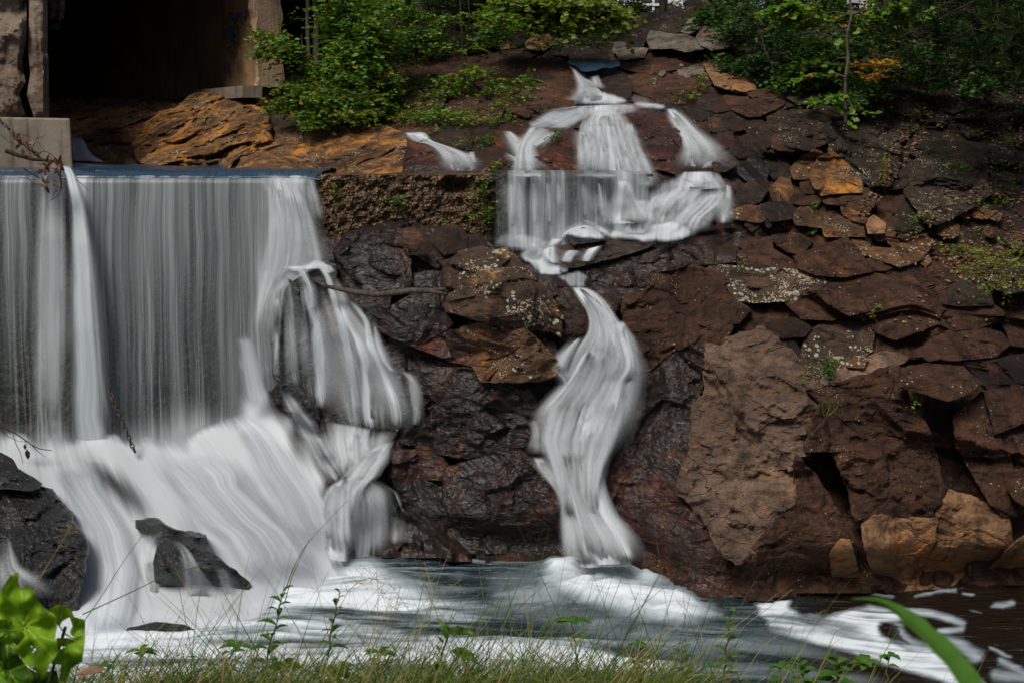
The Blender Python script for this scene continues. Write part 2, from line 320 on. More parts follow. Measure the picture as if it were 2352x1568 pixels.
def leaf_mat(name, stops, trans=.35, rough=.5, spec=.3):
    N = NT(name); t = N.attr('tint'); cr = N.n('ShaderNodeValToRGB', {0: t}); r = cr.color_ramp
    while len(r.elements) > 2: r.elements.remove(r.elements[0])
    for i, (a, c) in enumerate(stops):
        e = r.elements[i] if i < 2 else r.elements.new(a)
        e.position = a; e.color = c + (1,)
    col = cr.outputs[0]
    col = N.mix(N.mr(N.noise(N.pos(), 60, 3), .4, .7, 0, .35), col, N.mix(1.0, col, (.6, .62, .5, 1), 'MULTIPLY'))
    B = N.n('ShaderNodeBsdfPrincipled', {'Base Color': col, 'Roughness': rough, 'Specular IOR Level': spec})
    T = N.n('ShaderNodeBsdfTranslucent', {'Color': N.mix(1.0, col, (1.3, 1.35, .5, 1), 'MULTIPLY')})
    X = N.n('ShaderNodeMixShader', {0: trans, 1: B.outputs[0], 2: T.outputs[0]})
    N.t.links.new(X.outputs[0], N.out.inputs[0]); return N.m
M['leaf'] = leaf_mat('bright_leaf', [(0, (.030, .080, .008)), (.45, (.075, .165, .014)), (.85, (.16, .27, .022)), (.96, (.26, .24, .02)), (1, (.34, .14, .02))])
M['leafdark'] = leaf_mat('shade_darkened_leaf', [(0, (.010, .032, .007)), (.6, (.024, .064, .008)), (.9, (.055, .115, .012)), (1, (.12, .11, .02))])  # greens darkened to paint in the shade among the trees
M['leafyellow'] = leaf_mat('yellow_green_leaf', [(0, (.09, .14, .015)), (.6, (.16, .20, .02)), (1, (.32, .20, .02))])
M['leaforange'] = leaf_mat('orange_leaf', [(0, (.30, .12, .01)), (1, (.38, .22, .02))])
M['needle'] = leaf_mat('pine_needle', [(0, (.010, .028, .008)), (.7, (.022, .055, .011)), (1, (.07, .12, .02))], trans=.15)
M['litter'] = leaf_mat('dead_leaf', [(0, (.10, .048, .024)), (.5, (.17, .09, .05)), (1, (.26, .15, .09))], trans=.1)
M['grass'] = leaf_mat('grass_blade', [(0, (.035, .085, .010)), (.5, (.085, .15, .018)), (.75, (.22, .19, .06)), (1, (.34, .26, .11))], trans=.2)
M['weed'] = leaf_mat('weed_leaf', [(0, (.028, .085, .012)), (.5, (.055, .15, .018)), (1, (.13, .20, .03))], trans=.3, rough=.4)
def bark_mat(name, a, b):
    N = NT(name); p = N.pos(); n1 = N.noise(N.mapv(p, scale=(1, 1, .25)), 22, 5, .7)
    B = N.n('ShaderNodeBsdfPrincipled', {'Base Color': N.mix(N.mr(n1, .35, .65), a, b), 'Roughness': .9, 'Specular IOR Level': .15, 'Normal': N.n('ShaderNodeBump', {'Distance': .02, 'Height': n1})})
    N.t.links.new(B.outputs[0], N.out.inputs[0]); return N.m
M['bark'] = bark_mat('grey_bark', (.10, .085, .068), (.05, .04, .032)); M['twig'] = bark_mat('brown_twig', (.055, .035, .025), (.025, .018, .014))
M['wood'] = bark_mat('wet_wood', (.045, .032, .026), (.10, .08, .068)); M['stalk'] = bark_mat('green_stalk', (.05, .07, .02), (.09, .06, .03))
N = NT('rusty_steel'); p = N.pos()
B = N.n('ShaderNodeBsdfPrincipled', {'Base Color': N.mix(N.mr(N.noise(p, 30, 4), .4, .6), (.05, .042, .038), (.10, .06, .04)), 'Roughness': .55, 'Metallic': .5}); N.t.links.new(B.outputs[0], N.out.inputs[0]); M['steel'] = N.m
def plain(name, c, rough=.7, spec=.3):
    N = NT(name); p = N.pos(); n1 = N.noise(p, 6, 5, .6)
    B = N.n('ShaderNodeBsdfPrincipled', {'Base Color': N.mix(N.mr(n1, .3, .7, 0, .4), c, tuple(x * .6 for x in c)), 'Roughness': rough, 'Specular IOR Level': spec}); N.t.links.new(B.outputs[0], N.out.inputs[0]); return N.m
M['paint'] = plain('blue_paint', (.02, .05, .08)); M['white'] = plain('white_siding', (.75, .75, .75)); M['glass'] = plain('window_glass', (.05, .06, .07), .1, .5)
M['redwall'] = plain('pink_red_brick', (.45, .19, .16)); M['roof'] = plain('grey_roof', (.2, .2, .2)); M['whitepaint'] = plain('chalky_white_paint', (.5, .46, .4)); M['orangepaint'] = plain('rust_mark', (.26, .12, .05))
def water_mat(name, col=(.74, .79, .83), streak=1.0, lo=.25, dark=(.30, .36, .38), su=26.0, sv=.55, fs=95.0):
    """white moving water: the density attribute says how much water there is; streaks run down the flow (uv in metres)"""
    N = NT(name); uv = N.n('ShaderNodeUVMap').outputs[0]; d = N.attr('dens')
    wob = N.n('ShaderNodeVectorMath', {0: uv, 1: N.n('ShaderNodeVectorMath', {0: N.n('ShaderNodeTexNoise', {'Vector': uv, 'Scale': .9, 'Detail': 1.0}).outputs[1], 'Scale': .12}, operation='SCALE').outputs[0]}).outputs[0]
    s1 = N.noise(N.mapv(wob, scale=(su * .28, sv * .6, 1)), 1.0, 3, .6); s2 = N.noise(N.mapv(wob, scale=(su, sv, 1)), 1.0, 3, .6); s3 = N.noise(N.mapv(wob, scale=(fs, sv * 1.6, 1)), 1.0, 2, .6)
    s = N.math('MULTIPLY_ADD', s2, .40, N.math('MULTIPLY', s1, .35)); s = N.math('MULTIPLY_ADD', s3, .25, s)
    k = N.mr(s, .36, .64, 0.0, 1.0, False)
    # density raises the threshold of what stays see-through
    a = N.math('ADD', N.math('MULTIPLY', d, 1.12), N.math('MULTIPLY', N.math('SUBTRACT', k, .60), .80 * streak))
    a = N.math('MULTIPLY', N.mr(a, .0, 1.0, 0, 1, False), N.mr(d, .0, .42, 0, 1))
    c = N.mix(N.mr(N.math('MULTIPLY_ADD', k, .45, N.math('MULTIPLY', d, .75)), lo, 1.0, 0, 1), dark, col)
    Df = N.n('ShaderNodeBsdfDiffuse', {'Color': c, 'Normal': N.n('ShaderNodeBump', {'Strength': .25, 'Distance': .02, 'Height': s})})
    Tl = N.n('ShaderNodeBsdfTranslucent', {'Color': c}); Gl = N.n('ShaderNodeBsdfGlossy', {'Color': (.9, .95, 1, 1), 'Roughness': .35})
    x = N.n('ShaderNodeMixShader', {0: .5, 1: Df.outputs[0], 2: Tl.outputs[0]}); x = N.n('ShaderNodeMixShader', {0: .015, 1: x.outputs[0], 2: Gl.outputs[0]})
    tr = N.n('ShaderNodeBsdfTransparent'); y = N.n('ShaderNodeMixShader', {0: a, 1: tr.outputs[0], 2: x.outputs[0]})
    N.t.links.new(y.outputs[0], N.out.inputs[0]); return N.m
M['fall'] = water_mat('falling_water', dark=(.55, .60, .64), col=(.87, .91, .94), su=22, sv=.8, fs=80); M['curtain'] = water_mat('weir_curtain_water', col=(.66, .72, .74), streak=.55, su=13, sv=.16, fs=55, dark=(.16, .20, .21), lo=.25)
M['rapid'] = water_mat('rapid_water', col=(.77, .81, .85), streak=.55, su=7, sv=.35, fs=30, dark=(.25, .29, .32), lo=.2)
def pool_mat():
    N = NT('pool_water'); p = N.pos(); f = N.attr('foam'); br = N.attr('brown')
    n1 = N.noise(N.mapv(p, scale=(.6, 2.2, 1), rot=(0, 0, -.25)), 3.5, 5, .6, .6)
    bu = N.n('ShaderNodeBump', {'Strength': .9, 'Distance': .09, 'Height': n1})
    dk = N.mix(br, (.012, .022, .028, 1), (.011, .007, .004, 1))
    B = N.n('ShaderNodeBsdfPrincipled', {'Base Color': dk, 'Roughness': .18, 'Specular IOR Level': .5, 'Normal': bu})
    c = N.mix(f, (.30, .38, .43, 1), (.58, .63, .67, 1)); Df = N.n('ShaderNodeBsdfDiffuse', {'Color': c})
    X = N.n('ShaderNodeMixShader', {0: f, 1: B.outputs[0], 2: Df.outputs[0]}); N.t.links.new(X.outputs[0], N.out.inputs[0]); return N.m
M['pool'] = pool_mat()
def sheet_mat():
    N = NT('sliding_water'); p = N.pos(); f = N.attr('foam')
    n1 = N.noise(N.mapv(p, scale=(5, .8, 1)), 2.5, 4, .6, .3)
    bu = N.n('ShaderNodeBump', {'Strength': 1.0, 'Distance': .09, 'Height': n1})
    B = N.n('ShaderNodeBsdfPrincipled', {'Base Color': (.03, .06, .10, 1), 'Roughness': .16, 'Specular IOR Level': .8, 'Normal': bu})
    Df = N.n('ShaderNodeBsdfDiffuse', {'Color': (.62, .68, .70, 1)})
    X = N.n('ShaderNodeMixShader', {0: N.math('MULTIPLY', f, N.mr(n1, .3, .6, .4, 1)), 1: B.outputs[0], 2: Df.outputs[0]}); N.t.links.new(X.outputs[0], N.out.inputs[0]); return N.m
M['sheet'] = sheet_mat()

def strand_mat(name, col):
    N = NT(name); d = N.attr('dens'); Df = N.n('ShaderNodeBsdfDiffuse', {'Color': col}); Tl = N.n('ShaderNodeBsdfTranslucent', {'Color': col})
    x = N.n('ShaderNodeMixShader', {0: .5, 1: Df.outputs[0], 2: Tl.outputs[0]}); y = N.n('ShaderNodeMixShader', {0: d, 1: N.n('ShaderNodeBsdfTransparent').outputs[0], 2: x.outputs[0]})
    N.t.links.new(y.outputs[0], N.out.inputs[0]); return N.m
M['strand'] = strand_mat('water_strand', (.88, .92, .95, 1))
# ------------------------------------------------------------ the hillside under everything
ALLV = []; ALLF = []; _nv = 0
def reg(V, Fq):
    global _nv
    V = np.asarray(V).reshape(-1, 3); ALLV.append(V); ALLF.append(np.asarray(Fq) + _nv); _nv += len(V)
def shore_v(u): return np.interp(u, [-600, 0, 600, 760, 800, 880, 1100, 1300, 1460, 1600, 1700, 1850, 2100, 2352, 2800], [1430, 1430, 1400, 1340, 1292, 1288, 1297, 1293, 1322, 1385, 1396, 1372, 1368, 1352, 1340])
def base():
    uu = np.arange(-700, 3060, 9.0); vv = np.arange(-160, 1560, 9.0); U, V = np.meshgrid(uu, vv)
    d = np.clip(D(U, V), 12, 34)
    p0 = P(U, V, d)
    back = .13 + .20 * cellplane(p0 * 1.1, 5) + .16 * cellplane(p0 * 2.8, 9) + .10 * fbm(p0 * 3, 4, 3)
    back = back + .5 * ss(90, 0, np.abs(V - shore_v(U))) * 0
    Y = d + back + .6 * ss(590, 540, U) * ss(700, 800, V) * ss(1200, 1100, V)
    Y = np.where(V > shore_v(U) - 5, np.maximum(Y, Yat(V, -.05 - .004 * (V - shore_v(U) + 5))), Y)
    X = P(U, V, Y); Fq = gridF(len(vv), len(uu))
    cu = U.ravel()[Fq[:, 0]]; cvv = V.ravel()[Fq[:, 0]]
    keep = (cvv > 36 + 10 * np.sin(cu / 90.) + 6 * np.sin(cu / 31.)) | (cu < 598)
    keep &= ~((cu > -110) & (cu < 598) & (cvv < 222)) & ~((cu > -150) & (cu < 110) & (cvv < 330))
    Fq = Fq[keep]; return X.reshape(-1, 3), Fq, cu[keep], cvv[keep]
_bx, _bf, _cu, _cv2 = base()
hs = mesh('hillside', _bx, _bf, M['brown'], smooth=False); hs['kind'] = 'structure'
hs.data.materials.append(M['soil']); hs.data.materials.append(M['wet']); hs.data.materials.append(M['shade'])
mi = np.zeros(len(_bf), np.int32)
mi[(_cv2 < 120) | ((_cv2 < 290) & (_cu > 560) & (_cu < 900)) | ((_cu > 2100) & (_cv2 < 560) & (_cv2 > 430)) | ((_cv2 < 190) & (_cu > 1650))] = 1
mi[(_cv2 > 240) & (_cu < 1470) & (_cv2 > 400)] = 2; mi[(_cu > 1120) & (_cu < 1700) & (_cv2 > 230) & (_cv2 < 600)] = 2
mi[(_cu > 1700) & (_cv2 >= 190) & (_cv2 < 430)] = 3  # upper right slope gets the rock with shade in its colour
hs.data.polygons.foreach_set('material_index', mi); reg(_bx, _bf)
# ------------------------------------------------------------ rocks
def rock(name, pts, mat, label, cat='rock', crop='O', bulge=.35, p=2.6, K=16, tilt=.16, off=0.0, rough=1.0, back=.9, seed=1, edge=.06, group=None, dens=1.0, flat=None, parent=None, grow=None, wl=None):
    rng = np.random.RandomState(seed); poly = cv(crop, pts)
    grow = 1.09 if grow is None else grow
    yy0 = np.mean(cv(crop, pts)[:, 1]); xx0 = np.mean(cv(crop, pts)[:, 0])
    if name != 'boulder' and ((xx0 > 1450 and yy0 > 180) or (yy0 > 560 and xx0 > 800)): bulge *= .32; lowr = yy0 > 860 and xx0 > 1560; off = off * 1.15 - .05 if lowr else -.03 + off * .35; tilt *= .3; bulge *= 1.8 if lowr else 1; flat = None if flat is None else (flat[0] * .4, flat[1] * .4); grow = 1.05
    elif xx0 > 700 and yy0 > 180: bulge *= .7; off *= .6
    x, y = poly[:, 0], poly[:, 1]; cr = x * np.roll(y, -1) - np.roll(x, -1) * y; A = cr.sum() / 2
    c = np.array([((x + np.roll(x, -1)) * cr).sum(), ((y + np.roll(y, -1)) * cr).sum()]) / (6 * A)
    poly = c + (poly - c) * grow; R0 = math.sqrt(abs(A) / math.pi) * grow
    ns = int(np.clip(R0 * 1.7 * dens, 24, 330)); nr = int(np.clip(R0 * .30 * dens, 6, 70))
    th = np.linspace(0, 2 * np.pi, ns, endpoint=False); B = np.zeros(ns); dx, dy = np.cos(th), np.sin(th)
    for i in range(len(poly)):
        a = poly[i] - c; b = poly[(i + 1) % len(poly)] - c; e = b - a
        den = dx * e[1] - dy * e[0]; den = np.where(np.abs(den) < 1e-9, 1e-9, den)
        t = (a[0] * e[1] - a[1] * e[0]) / den; s = (a[0] * dy - a[1] * dx) / den
        ok = (t > 0) & (s >= -1e-6) & (s <= 1 + 1e-6); B = np.where(ok, np.maximum(B, t), B)
    B = np.where(B <= 0, R0 * .6, B)
    q3 = np.stack([c[0] / 60 + dx * B / 26, c[1] / 60 + dy * B / 26, np.full(ns, seed * 3.7)], -1)
    B = B * (1 + edge * fbm(q3 * 1.5, 4, 2))
    Yc = float(D(c[0], c[1])); sc = Yc / F; R = R0 * sc; T = bulge * R
    r = 1 - (1 - np.linspace(0, 1, nr)) ** 1.35; r[0] = .0
    u = c[0] + r[:, None] * (B * dx)[None]; v = c[1] + r[:, None] * (B * dy)[None]
    qx, qy = u - c[0], v - c[1]; qx, qy = qx / R0, qy / R0; rr = np.repeat(r[:, None], ns, 1)
    h = np.full(u.shape, 1e9)
    for k in range(K):
        a = rng.rand() * 6.283; q = math.sqrt(rng.rand()) * .9
        Bk = np.interp(a, np.append(th, 6.283), np.append(B, B[0])) / R0; px, py = q * Bk * math.cos(a), q * Bk * math.sin(a)
        hq = T * (1 - q ** p) ** (1 / p); g = T * (1 - q ** p) ** (1 / p - 1) * q ** (p - 1) / Bk; g = min(g, 2.2 * T)
        h = np.minimum(h, hq - g * ((qx - px) * math.cos(a) + (qy - py) * math.sin(a)))
    dome = T * np.maximum(1 - rr ** p, 0) ** (1 / p); h = .82 * h + .18 * dome
    h = h - T * .8 * ss(.97, 1.0, rr) * .2
    tx, ty = (rng.rand(2) - .5) * 2 * tilt if flat is None else flat
    h = h + R * (tx * qx + ty * qy)
    d0 = D(u, v) + off
    p0 = P(u, v, d0); k = rough
    ps = p0 @ np.array([[.9, .1, .3], [-.1, 1, 0], [-.42, 0, 1.6]])
    wp = ps + .12 * np.stack([vnoise(ps * 1.7, 1), vnoise(ps * 1.7, 2), vnoise(ps * 1.7, 3)], -1)
    k = k * (.62 if xx0 > 1450 and yy0 > 560 else 1)
    h = h + k * (.24 * min(R, 1.2) * cellplane(wp * 1.25 / min(max(R, .5), 1.0), 5) + .10 * min(R, 1) * cellplane(wp * 3.1, 11) + .05 * min(R, 1) * cellplane(wp * 7.5, 3) + .055 * min(R, 1) * fbm(ps * 6, 5, 1, .65))
    Yf = d0 - h; Yf[0] = Yf[0].mean()       # the centre ring shares one height
    sv = (shore_v(u) if wl is None else wl) - 2
    Yw = Yat(np.maximum(v, 700.)) + .04; tw = ss(sv - 150, sv + 6, v) ** 2; Yf = np.where(v > 900, np.maximum(Yf, Yf + (Yw - Yf) * tw), Yf)
    rings = [P(u, v, Yf)]
    for (s, bk) in ((1.0, .22), (.96, .55), (.8, 1.0)):
        ub = c[0] + s * B * dx; vb = c[1] + s * B * dy
        rings.append(P(ub, vb, Yf[-1] + back * bk * R * 1.2)[None])
    last = rings[-1][0]; rings.append(np.repeat(last.mean(0)[None, None], ns, 1))
    V = np.concatenate(rings); Fq = gridF(len(V), ns, True)
    o = mesh(name, V, Fq, M[mat] if isinstance(mat, str) else mat, parent)
    if parent is None: tag(o, label, cat, group)
    reg(V, Fq); return o
_sd = [10]
def R(crop, pts, mat, label, name='rock', **k):
    _sd[0] += 1; k.setdefault('seed', _sd[0]); return rock(name, pts, mat, label, crop=crop, **k)
def box_px(mb, u0, v0, u1, v1, Y, dep):
    a = P(u0, v1, Y); b = P(u1, v0, Y); mb.box((a[0], Y, a[2]), (b[0], Y + dep, b[2]))

# --- behind the weir
R('TL', '1210 740 1260 680 1340 645 1480 640 1600 670 1700 710 1760 760 1800 860 1800 960 1640 1050 1560 1100 1480 1150 1300 1150 1180 1140 1090 1120 940 1060 930 970 1000 850 1100 770', 'orange', 'largest orange and rust coloured boulder at the mouth of the dark tunnel', name='boulder', bulge=.7, p=2.0, off=-.7, K=26, rough=1.5)
R('TL', '330 800 380 760 520 710 700 680 900 690 1100 700 1210 720 1100 780 1000 850 930 930 960 1020 950 1150 760 1120 640 1090 560 1060 480 1090 440 1000 400 900', 'ledge', 'long dark slanting rock between the white splash and the large orange boulder', name='boulder', bulge=.4, flat=(.2, .15), off=-.1, K=18, rough=1.4)
R('TL', '950 1130 970 1080 1050 1010 1120 1080 1140 1140', 'ledge', 'small brown stone at the waterline under the large orange boulder', off=-.5)
R('TL', '1090 1000 1180 960 1320 990 1420 1060 1500 1120 1440 1160 1180 1150 1080 1110', 'orange', 'low orange rock with dark holes at the foot of the large orange boulder', off=-.45)
R('TL', '1780 890 1860 860 1980 850 2020 880 2060 960 1900 985 1810 975', 'ledge', 'brown wedge shaped rock just right of the large orange boulder', off=-.2)
R('TL', '1450 1160 1560 1080 1640 1020 1800 970 1960 980 2150 1040 2240 1190 1900 1190 1600 1180', 'orange', 'flat orange slab at the water line left of the weir wall', bulge=.25, off=-.5)
R('TL', '2070 900 2200 850 2400 830 2480 850 2420 950 2200 960 2080 965', 'tan', 'pale narrow ledge under the leafy shrubs left of centre', off=-.2)
R('TL', '1960 985 2100 960 2343 955 2480 1000 2440 1190 2200 1190 2140 1040', 'orange', 'speckled orange rock on top of the weir wall beside the flat orange slab', bulge=.3, off=-.3)
R('TC', '60 1000 100 890 230 860 340 870 420 910 450 960 430 1050 410 1190 200 1190 50 1185', 'orange', 'rounded brown rock with orange stains sitting behind the rough weir wall', bulge=.4, off=-.15)
R('TC', '430 950 560 960 700 990 860 1000 940 1050 980 1200 750 1210 560 1205 400 1200 410 1050', 'wetred', 'smooth dark red rock under the small left stream', bulge=.3)
R('TC', '610 900 680 820 860 810 990 800 1040 860 1050 960 900 1010 740 990 640 970', 'damp', 'square dark block right above the small left stream', bulge=.4, p=4)
R('TC', '890 980 1020 965 1130 1030 1150 1100 1040 1130 930 1110 920 1040', 'damp', 'brown block between the small left stream and the central cascade')
R('TC', '950 1140 1010 1080 1100 1110 1160 1150 1180 1210 980 1205', 'wetred', 'low wet stone on the weir crest beside a yellow leaf', off=-.2)
# --- slope left of the top stream
R('TC', '1210 640 1240 520 1290 430 1400 385 1500 420 1590 460 1640 560 1650 630 1590 710 1480 750 1380 750 1270 720', 'brown', 'big brown boulder on the left bank of the topmost stream', name='boulder', bulge=.55, p=2.6, off=-.3)
R('TC', '870 420 1000 330 1200 310 1300 390 1240 530 1210 650 1300 720 1270 780 1100 720 1000 620 900 530', 'brown', 'wide brown rock slope left of the topmost boulder', name='cliff', bulge=.25, off=-.1)
R('TC', '290 650 400 560 600 550 720 630 660 790 420 730 320 700', 'brown', 'brown rock showing under the shrubs above the small left stream', bulge=.3)
R('TC', '680 770 820 640 1000 630 1100 740 1070 850 880 830 720 820', 'brown', 'pinkish brown rock above the square dark block', bulge=.3)
R('TC', '330 760 500 740 700 800 650 880 560 930 420 880', 'brown', 'mossy rock hidden in ground plants above the small left stream', off=.1, bulge=.3)
R('TC', '1000 260 1140 240 1150 330 1010 325', 'tan', 'squarish tan stone in the bushes left of the top stream', off=-.3)
R('TC', '1150 230 1220 205 1265 275 1190 305', 'shade', 'small dark stone beside the squarish tan stone in the bushes', off=-.2)
R('TC', '1260 290 1330 235 1420 235 1465 295 1380 340 1280 330', 'tan', 'flat topped tan boulder left of the blue top pool', off=-.4)
R('TC', '1450 290 1510 300 1540 380 1440 370', 'shade', 'dark pointed stone left of the blue top pool', off=-.3)
R('TC', '1560 400 1640 370 1740 335 1850 365 1850 405 1650 405', 'brown', 'low brown stone behind the blue top pool', off=.5)
R('TC', '1850 345 1870 285 1940 290 1965 345 1900 375', 'grey', 'upright grey stone behind the blue top pool', off=-.2)
R('TC', '1880 375 1990 325 2090 325 2060 390 1920 405', 'grey', 'flat grey stone at the foot of the boulder pile', off=-.4)
R('TC', '1950 260 2000 225 2060 150 2110 95 2200 90 2220 140 2160 210 2080 270 2050 330 1960 320', 'shade', 'long leaning rock on the left edge of the top boulder pile', name='boulder', off=-.3)
R('TC', '2160 230 2210 120 2260 45 2310 65 2340 190 2260 240', 'shade', 'tall pointed rock at the top of the boulder pile', name='boulder', off=-.5)
R('TC', '2085 275 2110 210 2260 235 2260 325 2110 330', 'grey', 'square grey block low in the top boulder pile', name='boulder', off=-.9, p=4)
R('TC', '2255 235 2343 235 2430 270 2470 330 2343 350 2265 330', 'grey', 'pale lichen covered block beside the square grey block', name='boulder', off=-1.0)
R('TR', '30 215 80 130 200 105 215 150 160 195 90 225', 'grey', 'flat grey boulder leaning against the big pale boulder', name='boulder', off=-.6)
R('TR', '135 250 190 150 260 105 330 80 375 130 385 230 340 315 240 340 165 305', 'grey', 'big pale rounded boulder right of the boulder pile by the trees', name='boulder', bulge=.6, off=-1.0)
R('TR', '40 20 130 -20 210 20 215 105 90 125', 'shade', 'brown boulder above the flat grey boulder at the picture top', name='boulder', off=.2)
R('TR', '-60 30 30 60 75 130 30 200 -40 230 -70 130', 'shade', 'narrow brown boulder in the middle of the pile', name='boulder', off=-.2)
# --- right bank of the top stream
R('TC', '1870 450 2000 365 2150 335 2343 350 2540 345 2600 430 2540 480 2343 450 2150 500 2000 480', 'brown', 'broad brown rock right of the blue top pool', name='cliff', bulge=.35, off=-.1)
R('TC', '1760 590 1800 480 1850 460 1925 495 1990 580 1960 660 1870 650 1780 615', 'damp', 'dark rounded rock right beside the topmost stream', bulge=.5, off=-.2)
R('TC', '1950 530 2060 475 2180 465 2290 535 2360 620 2343 700 2200 705 2090 650 2000 620', 'brown', 'brown rock with leaf specks right of the white splash pool', bulge=.4, off=-.2)
R('TR', '190 440 330 430 430 450 490 540 530 600 420 625 260 580', 'tan', 'greenish tan boulder below the big pale boulder', bulge=.45, off=-.3)
R('TR', '-30 480 60 460 200 480 240 560 190 600 80 620 10 560', 'brown', 'brown stone with small blue puddle on its left', off=-.1)
R('TR', '320 650 480 620 640 595 720 630 710 710 560 780 480 790 380 740', 'brown', 'red brown boulder in the middle of the right slope edge', name='boulder', off=-.3)
R('TR', '110 600 230 590 330 640 370 740 260 760 150 720', 'damp', 'dark brown stone left of the red brown boulder')
R('TR', '710 610 780 560 950 535 1010 580 970 660 900 700 810 700 725 650', 'moss', 'rounded lichen covered boulder at the foot of the dark trees', name='boulder', bulge=.55, off=-.6)
R('TR', '600 750 720 665 900 690 1040 640 1170 700 1150 860 1050 940 900 1010 760 990 640 900', 'shade', 'spotted dark cliff face left of the thin sapling', name='cliff', bulge=.3, off=-.2)
R('TR', '1150 710 1300 645 1540 655 1660 730 1630 850 1510 970 1490 1150 1430 1240 1300 1250 1170 1160 1050 1020 1030 930 1130 860', 'moss', 'tall dark grey cliff face behind the thin sapling', name='cliff', bulge=.3, off=-.3)
R('TR', '1600 1240 1820 1200 2060 1220 2110 1310 1970 1410 1760 1510 1690 1500 1590 1360 1550 1290', 'moss', 'large flat grey slab leaning on the dark right slope', name='boulder', bulge=.35, off=-.5, flat=(-.1, .3))
R('TR', '1470 1460 1560 1320 1650 1400 1700 1520 1600 1580 1470 1550', 'shade', 'dark block under the large flat grey slab', off=-.3)
R('TR', '1470 1190 1600 1080 1720 1030 1860 1100 1830 1200 1600 1240 1500 1280', 'moss', 'grey block above the large flat grey slab', off=-.2)
R('TR', '1700 1040 1780 950 1950 960 2080 1040 2100 1180 1900 1190 1850 1100', 'shade', 'dark grey block at the right above the flat grey slab', off=-.1)
R('TR', '900 1180 960 1075 1060 1040 1160 1130 1240 1220 1240 1300 1100 1300 980 1320 925 1250', 'orange', 'orange lichened block leaning left on the right rock jumble', name='boulder', bulge=.45, off=-.5)
R('TR', '760 1140 830 1065 930 1010 1010 1050 970 1130 880 1210 790 1210', 'ledge', 'rusty rock above left of the orange lichened block', off=-.3)
R('TR', '425 1115 500 1065 570 1075 630 1160 590 1210 460 1220 405 1165', 'wetblack', 'blue black angular block right of the right hand cascade', off=-.3)
R('TR', '585 1045 640 1010 745 1120 735 1190 650 1210 595 1135', 'shade', 'narrow grey brown rock right of the blue black block', off=-.2)
R('TR', '365 1335 480 1225 590 1205 630 1260 560 1360 450 1410 375 1390', 'damp', 'red brown rock below the blue black angular block', off=-.3)
R('TR', '620 1275 700 1195 760 1215 790 1300 745 1360 645 1360', 'ledge', 'tan brown upright rock in the right rock jumble', off=-.4)
R('TR', '825 1235 920 1215 960 1290 900 1320 845 1300', 'brown', 'small brown stone left of the orange lichened block', off=-.3)
R('TR', '760 1300 850 1310 950 1315 970 1375 850 1390 750 1370', 'brown', 'flat stacked stone in the right rock jumble', off=-.4)
R('TR', '350 1435 460 1385 570 1395 610 1470 560 1510 380 1480', 'ledge', 'speckled flat rock right of the lowest step of the right cascade', off=-.3)
R('TR', '560 1380 740 1350 800 1410 770 1480 640 1500 570 1440', 'damp', 'squat brown rock beside the speckled flat rock', off=-.35)
R('TR', '970 1320 1100 1255 1290 1275 1350 1360 1280 1450 1130 1390 1000 1380', 'brown', 'brown overhanging rock under the orange lichened block', off=-.5)
R('TR', '1105 1400 1160 1375 1280 1470 1265 1510 1180 1490 1115 1450', 'orange', 'thin orange slab propped under the overhanging rock', off=-.5)
R('TR', '1270 1490 1330 1455 1410 1510 1400 1575 1290 1580', 'tan', 'small tan slab next to the thin orange slab', off=-.4)
R('TR', '770 1430 860 1385 980 1440 980 1540 800 1520', 'ledge', 'orange brown rock below the flat stacked stone', off=-.3)
R('TR', '950 1450 1080 1450 1250 1520 1270 1600 1000 1600', 'ledge', 'smooth brown rock below the thin orange slab', off=-.2)
R('TR', '235 1105 280 1060 370 1045 410 1110 330 1160 250 1160', 'wetred', 'small wet red block right of the right hand cascade', off=-.4)
R('TR', '210 800 380 755 460 800 440 880 310 910 225 885', 'damp', 'brown wet rock above the right hand cascade', off=-.1)
R('TR', '430 850 520 785 630 850 660 980 600 1000 480 905', 'shade', 'dark rock leaning right above the blue black block', off=-.1)
R('TR', '650 880 740 860 830 960 770 1050 640 1000', 'brown', 'brown rock with orange spots under the spotted cliff', off=-.2)
R('TR', '220 920 370 885 390 985 260 1020', 'wetred', 'red wet rock beside the right hand cascade', off=-.3)
R('TR', '370 955 480 905 590 985 610 1060 420 1070 355 1015', 'damp', 'square brown rock above the blue black block', off=-.3)
R('TR', '60 760 200 790 220 900 210 960 120 900', 'wet', 'black wet rock touching the right hand cascade', off=-.1)
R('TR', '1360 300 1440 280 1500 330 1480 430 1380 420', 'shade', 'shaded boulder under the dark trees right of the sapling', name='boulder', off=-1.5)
R('TR', '1640 200 1680 130 1740 110 1740 180 1680 240', 'moss', 'pale tall boulder under the trees at the top right', name='boulder', off=-2.5)
R('TR', '1180 540 1300 510 1330 580 1240 630 1170 620', 'shade', 'dark stone right of the sapling trunk under orange leaves', off=-.6)
# --- middle plateau right
R('MR', '-30 150 130 50 290 60 390 150 390 240 200 255 0 260', 'damp', 'smooth brown rock right below the foaming step pool', bulge=.3)
R('MR', '400 190 560 85 640 75 650 150 870 280 700 300 480 285', 'brown', 'brown slab with a sharp left face in the middle of the right bank', bulge=.4, off=-.1)
R('MR', '630 90 830 50 910 100 840 190 740 170', 'brown', 'purplish brown rock at the top of the right bank', off=.0)
R('MR', '800 200 1020 120 1140 80 1210 150 1310 300 1130 335 940 325 840 280', 'brown', 'large rounded brown boulder at the top of the right bank', name='boulder', bulge=.45, off=-.3)
R('MR', '1390 180 1560 85 1670 55 1720 120 1650 220 1510 270 1410 230', 'ledge', 'orange brown boulder behind the long smooth slab', name='boulder', off=-.2)
R('MR', '1175 80 1300 105 1320 190 1225 200', 'ledge', 'small rusty stone next to the large rounded brown boulder', off=-.1)
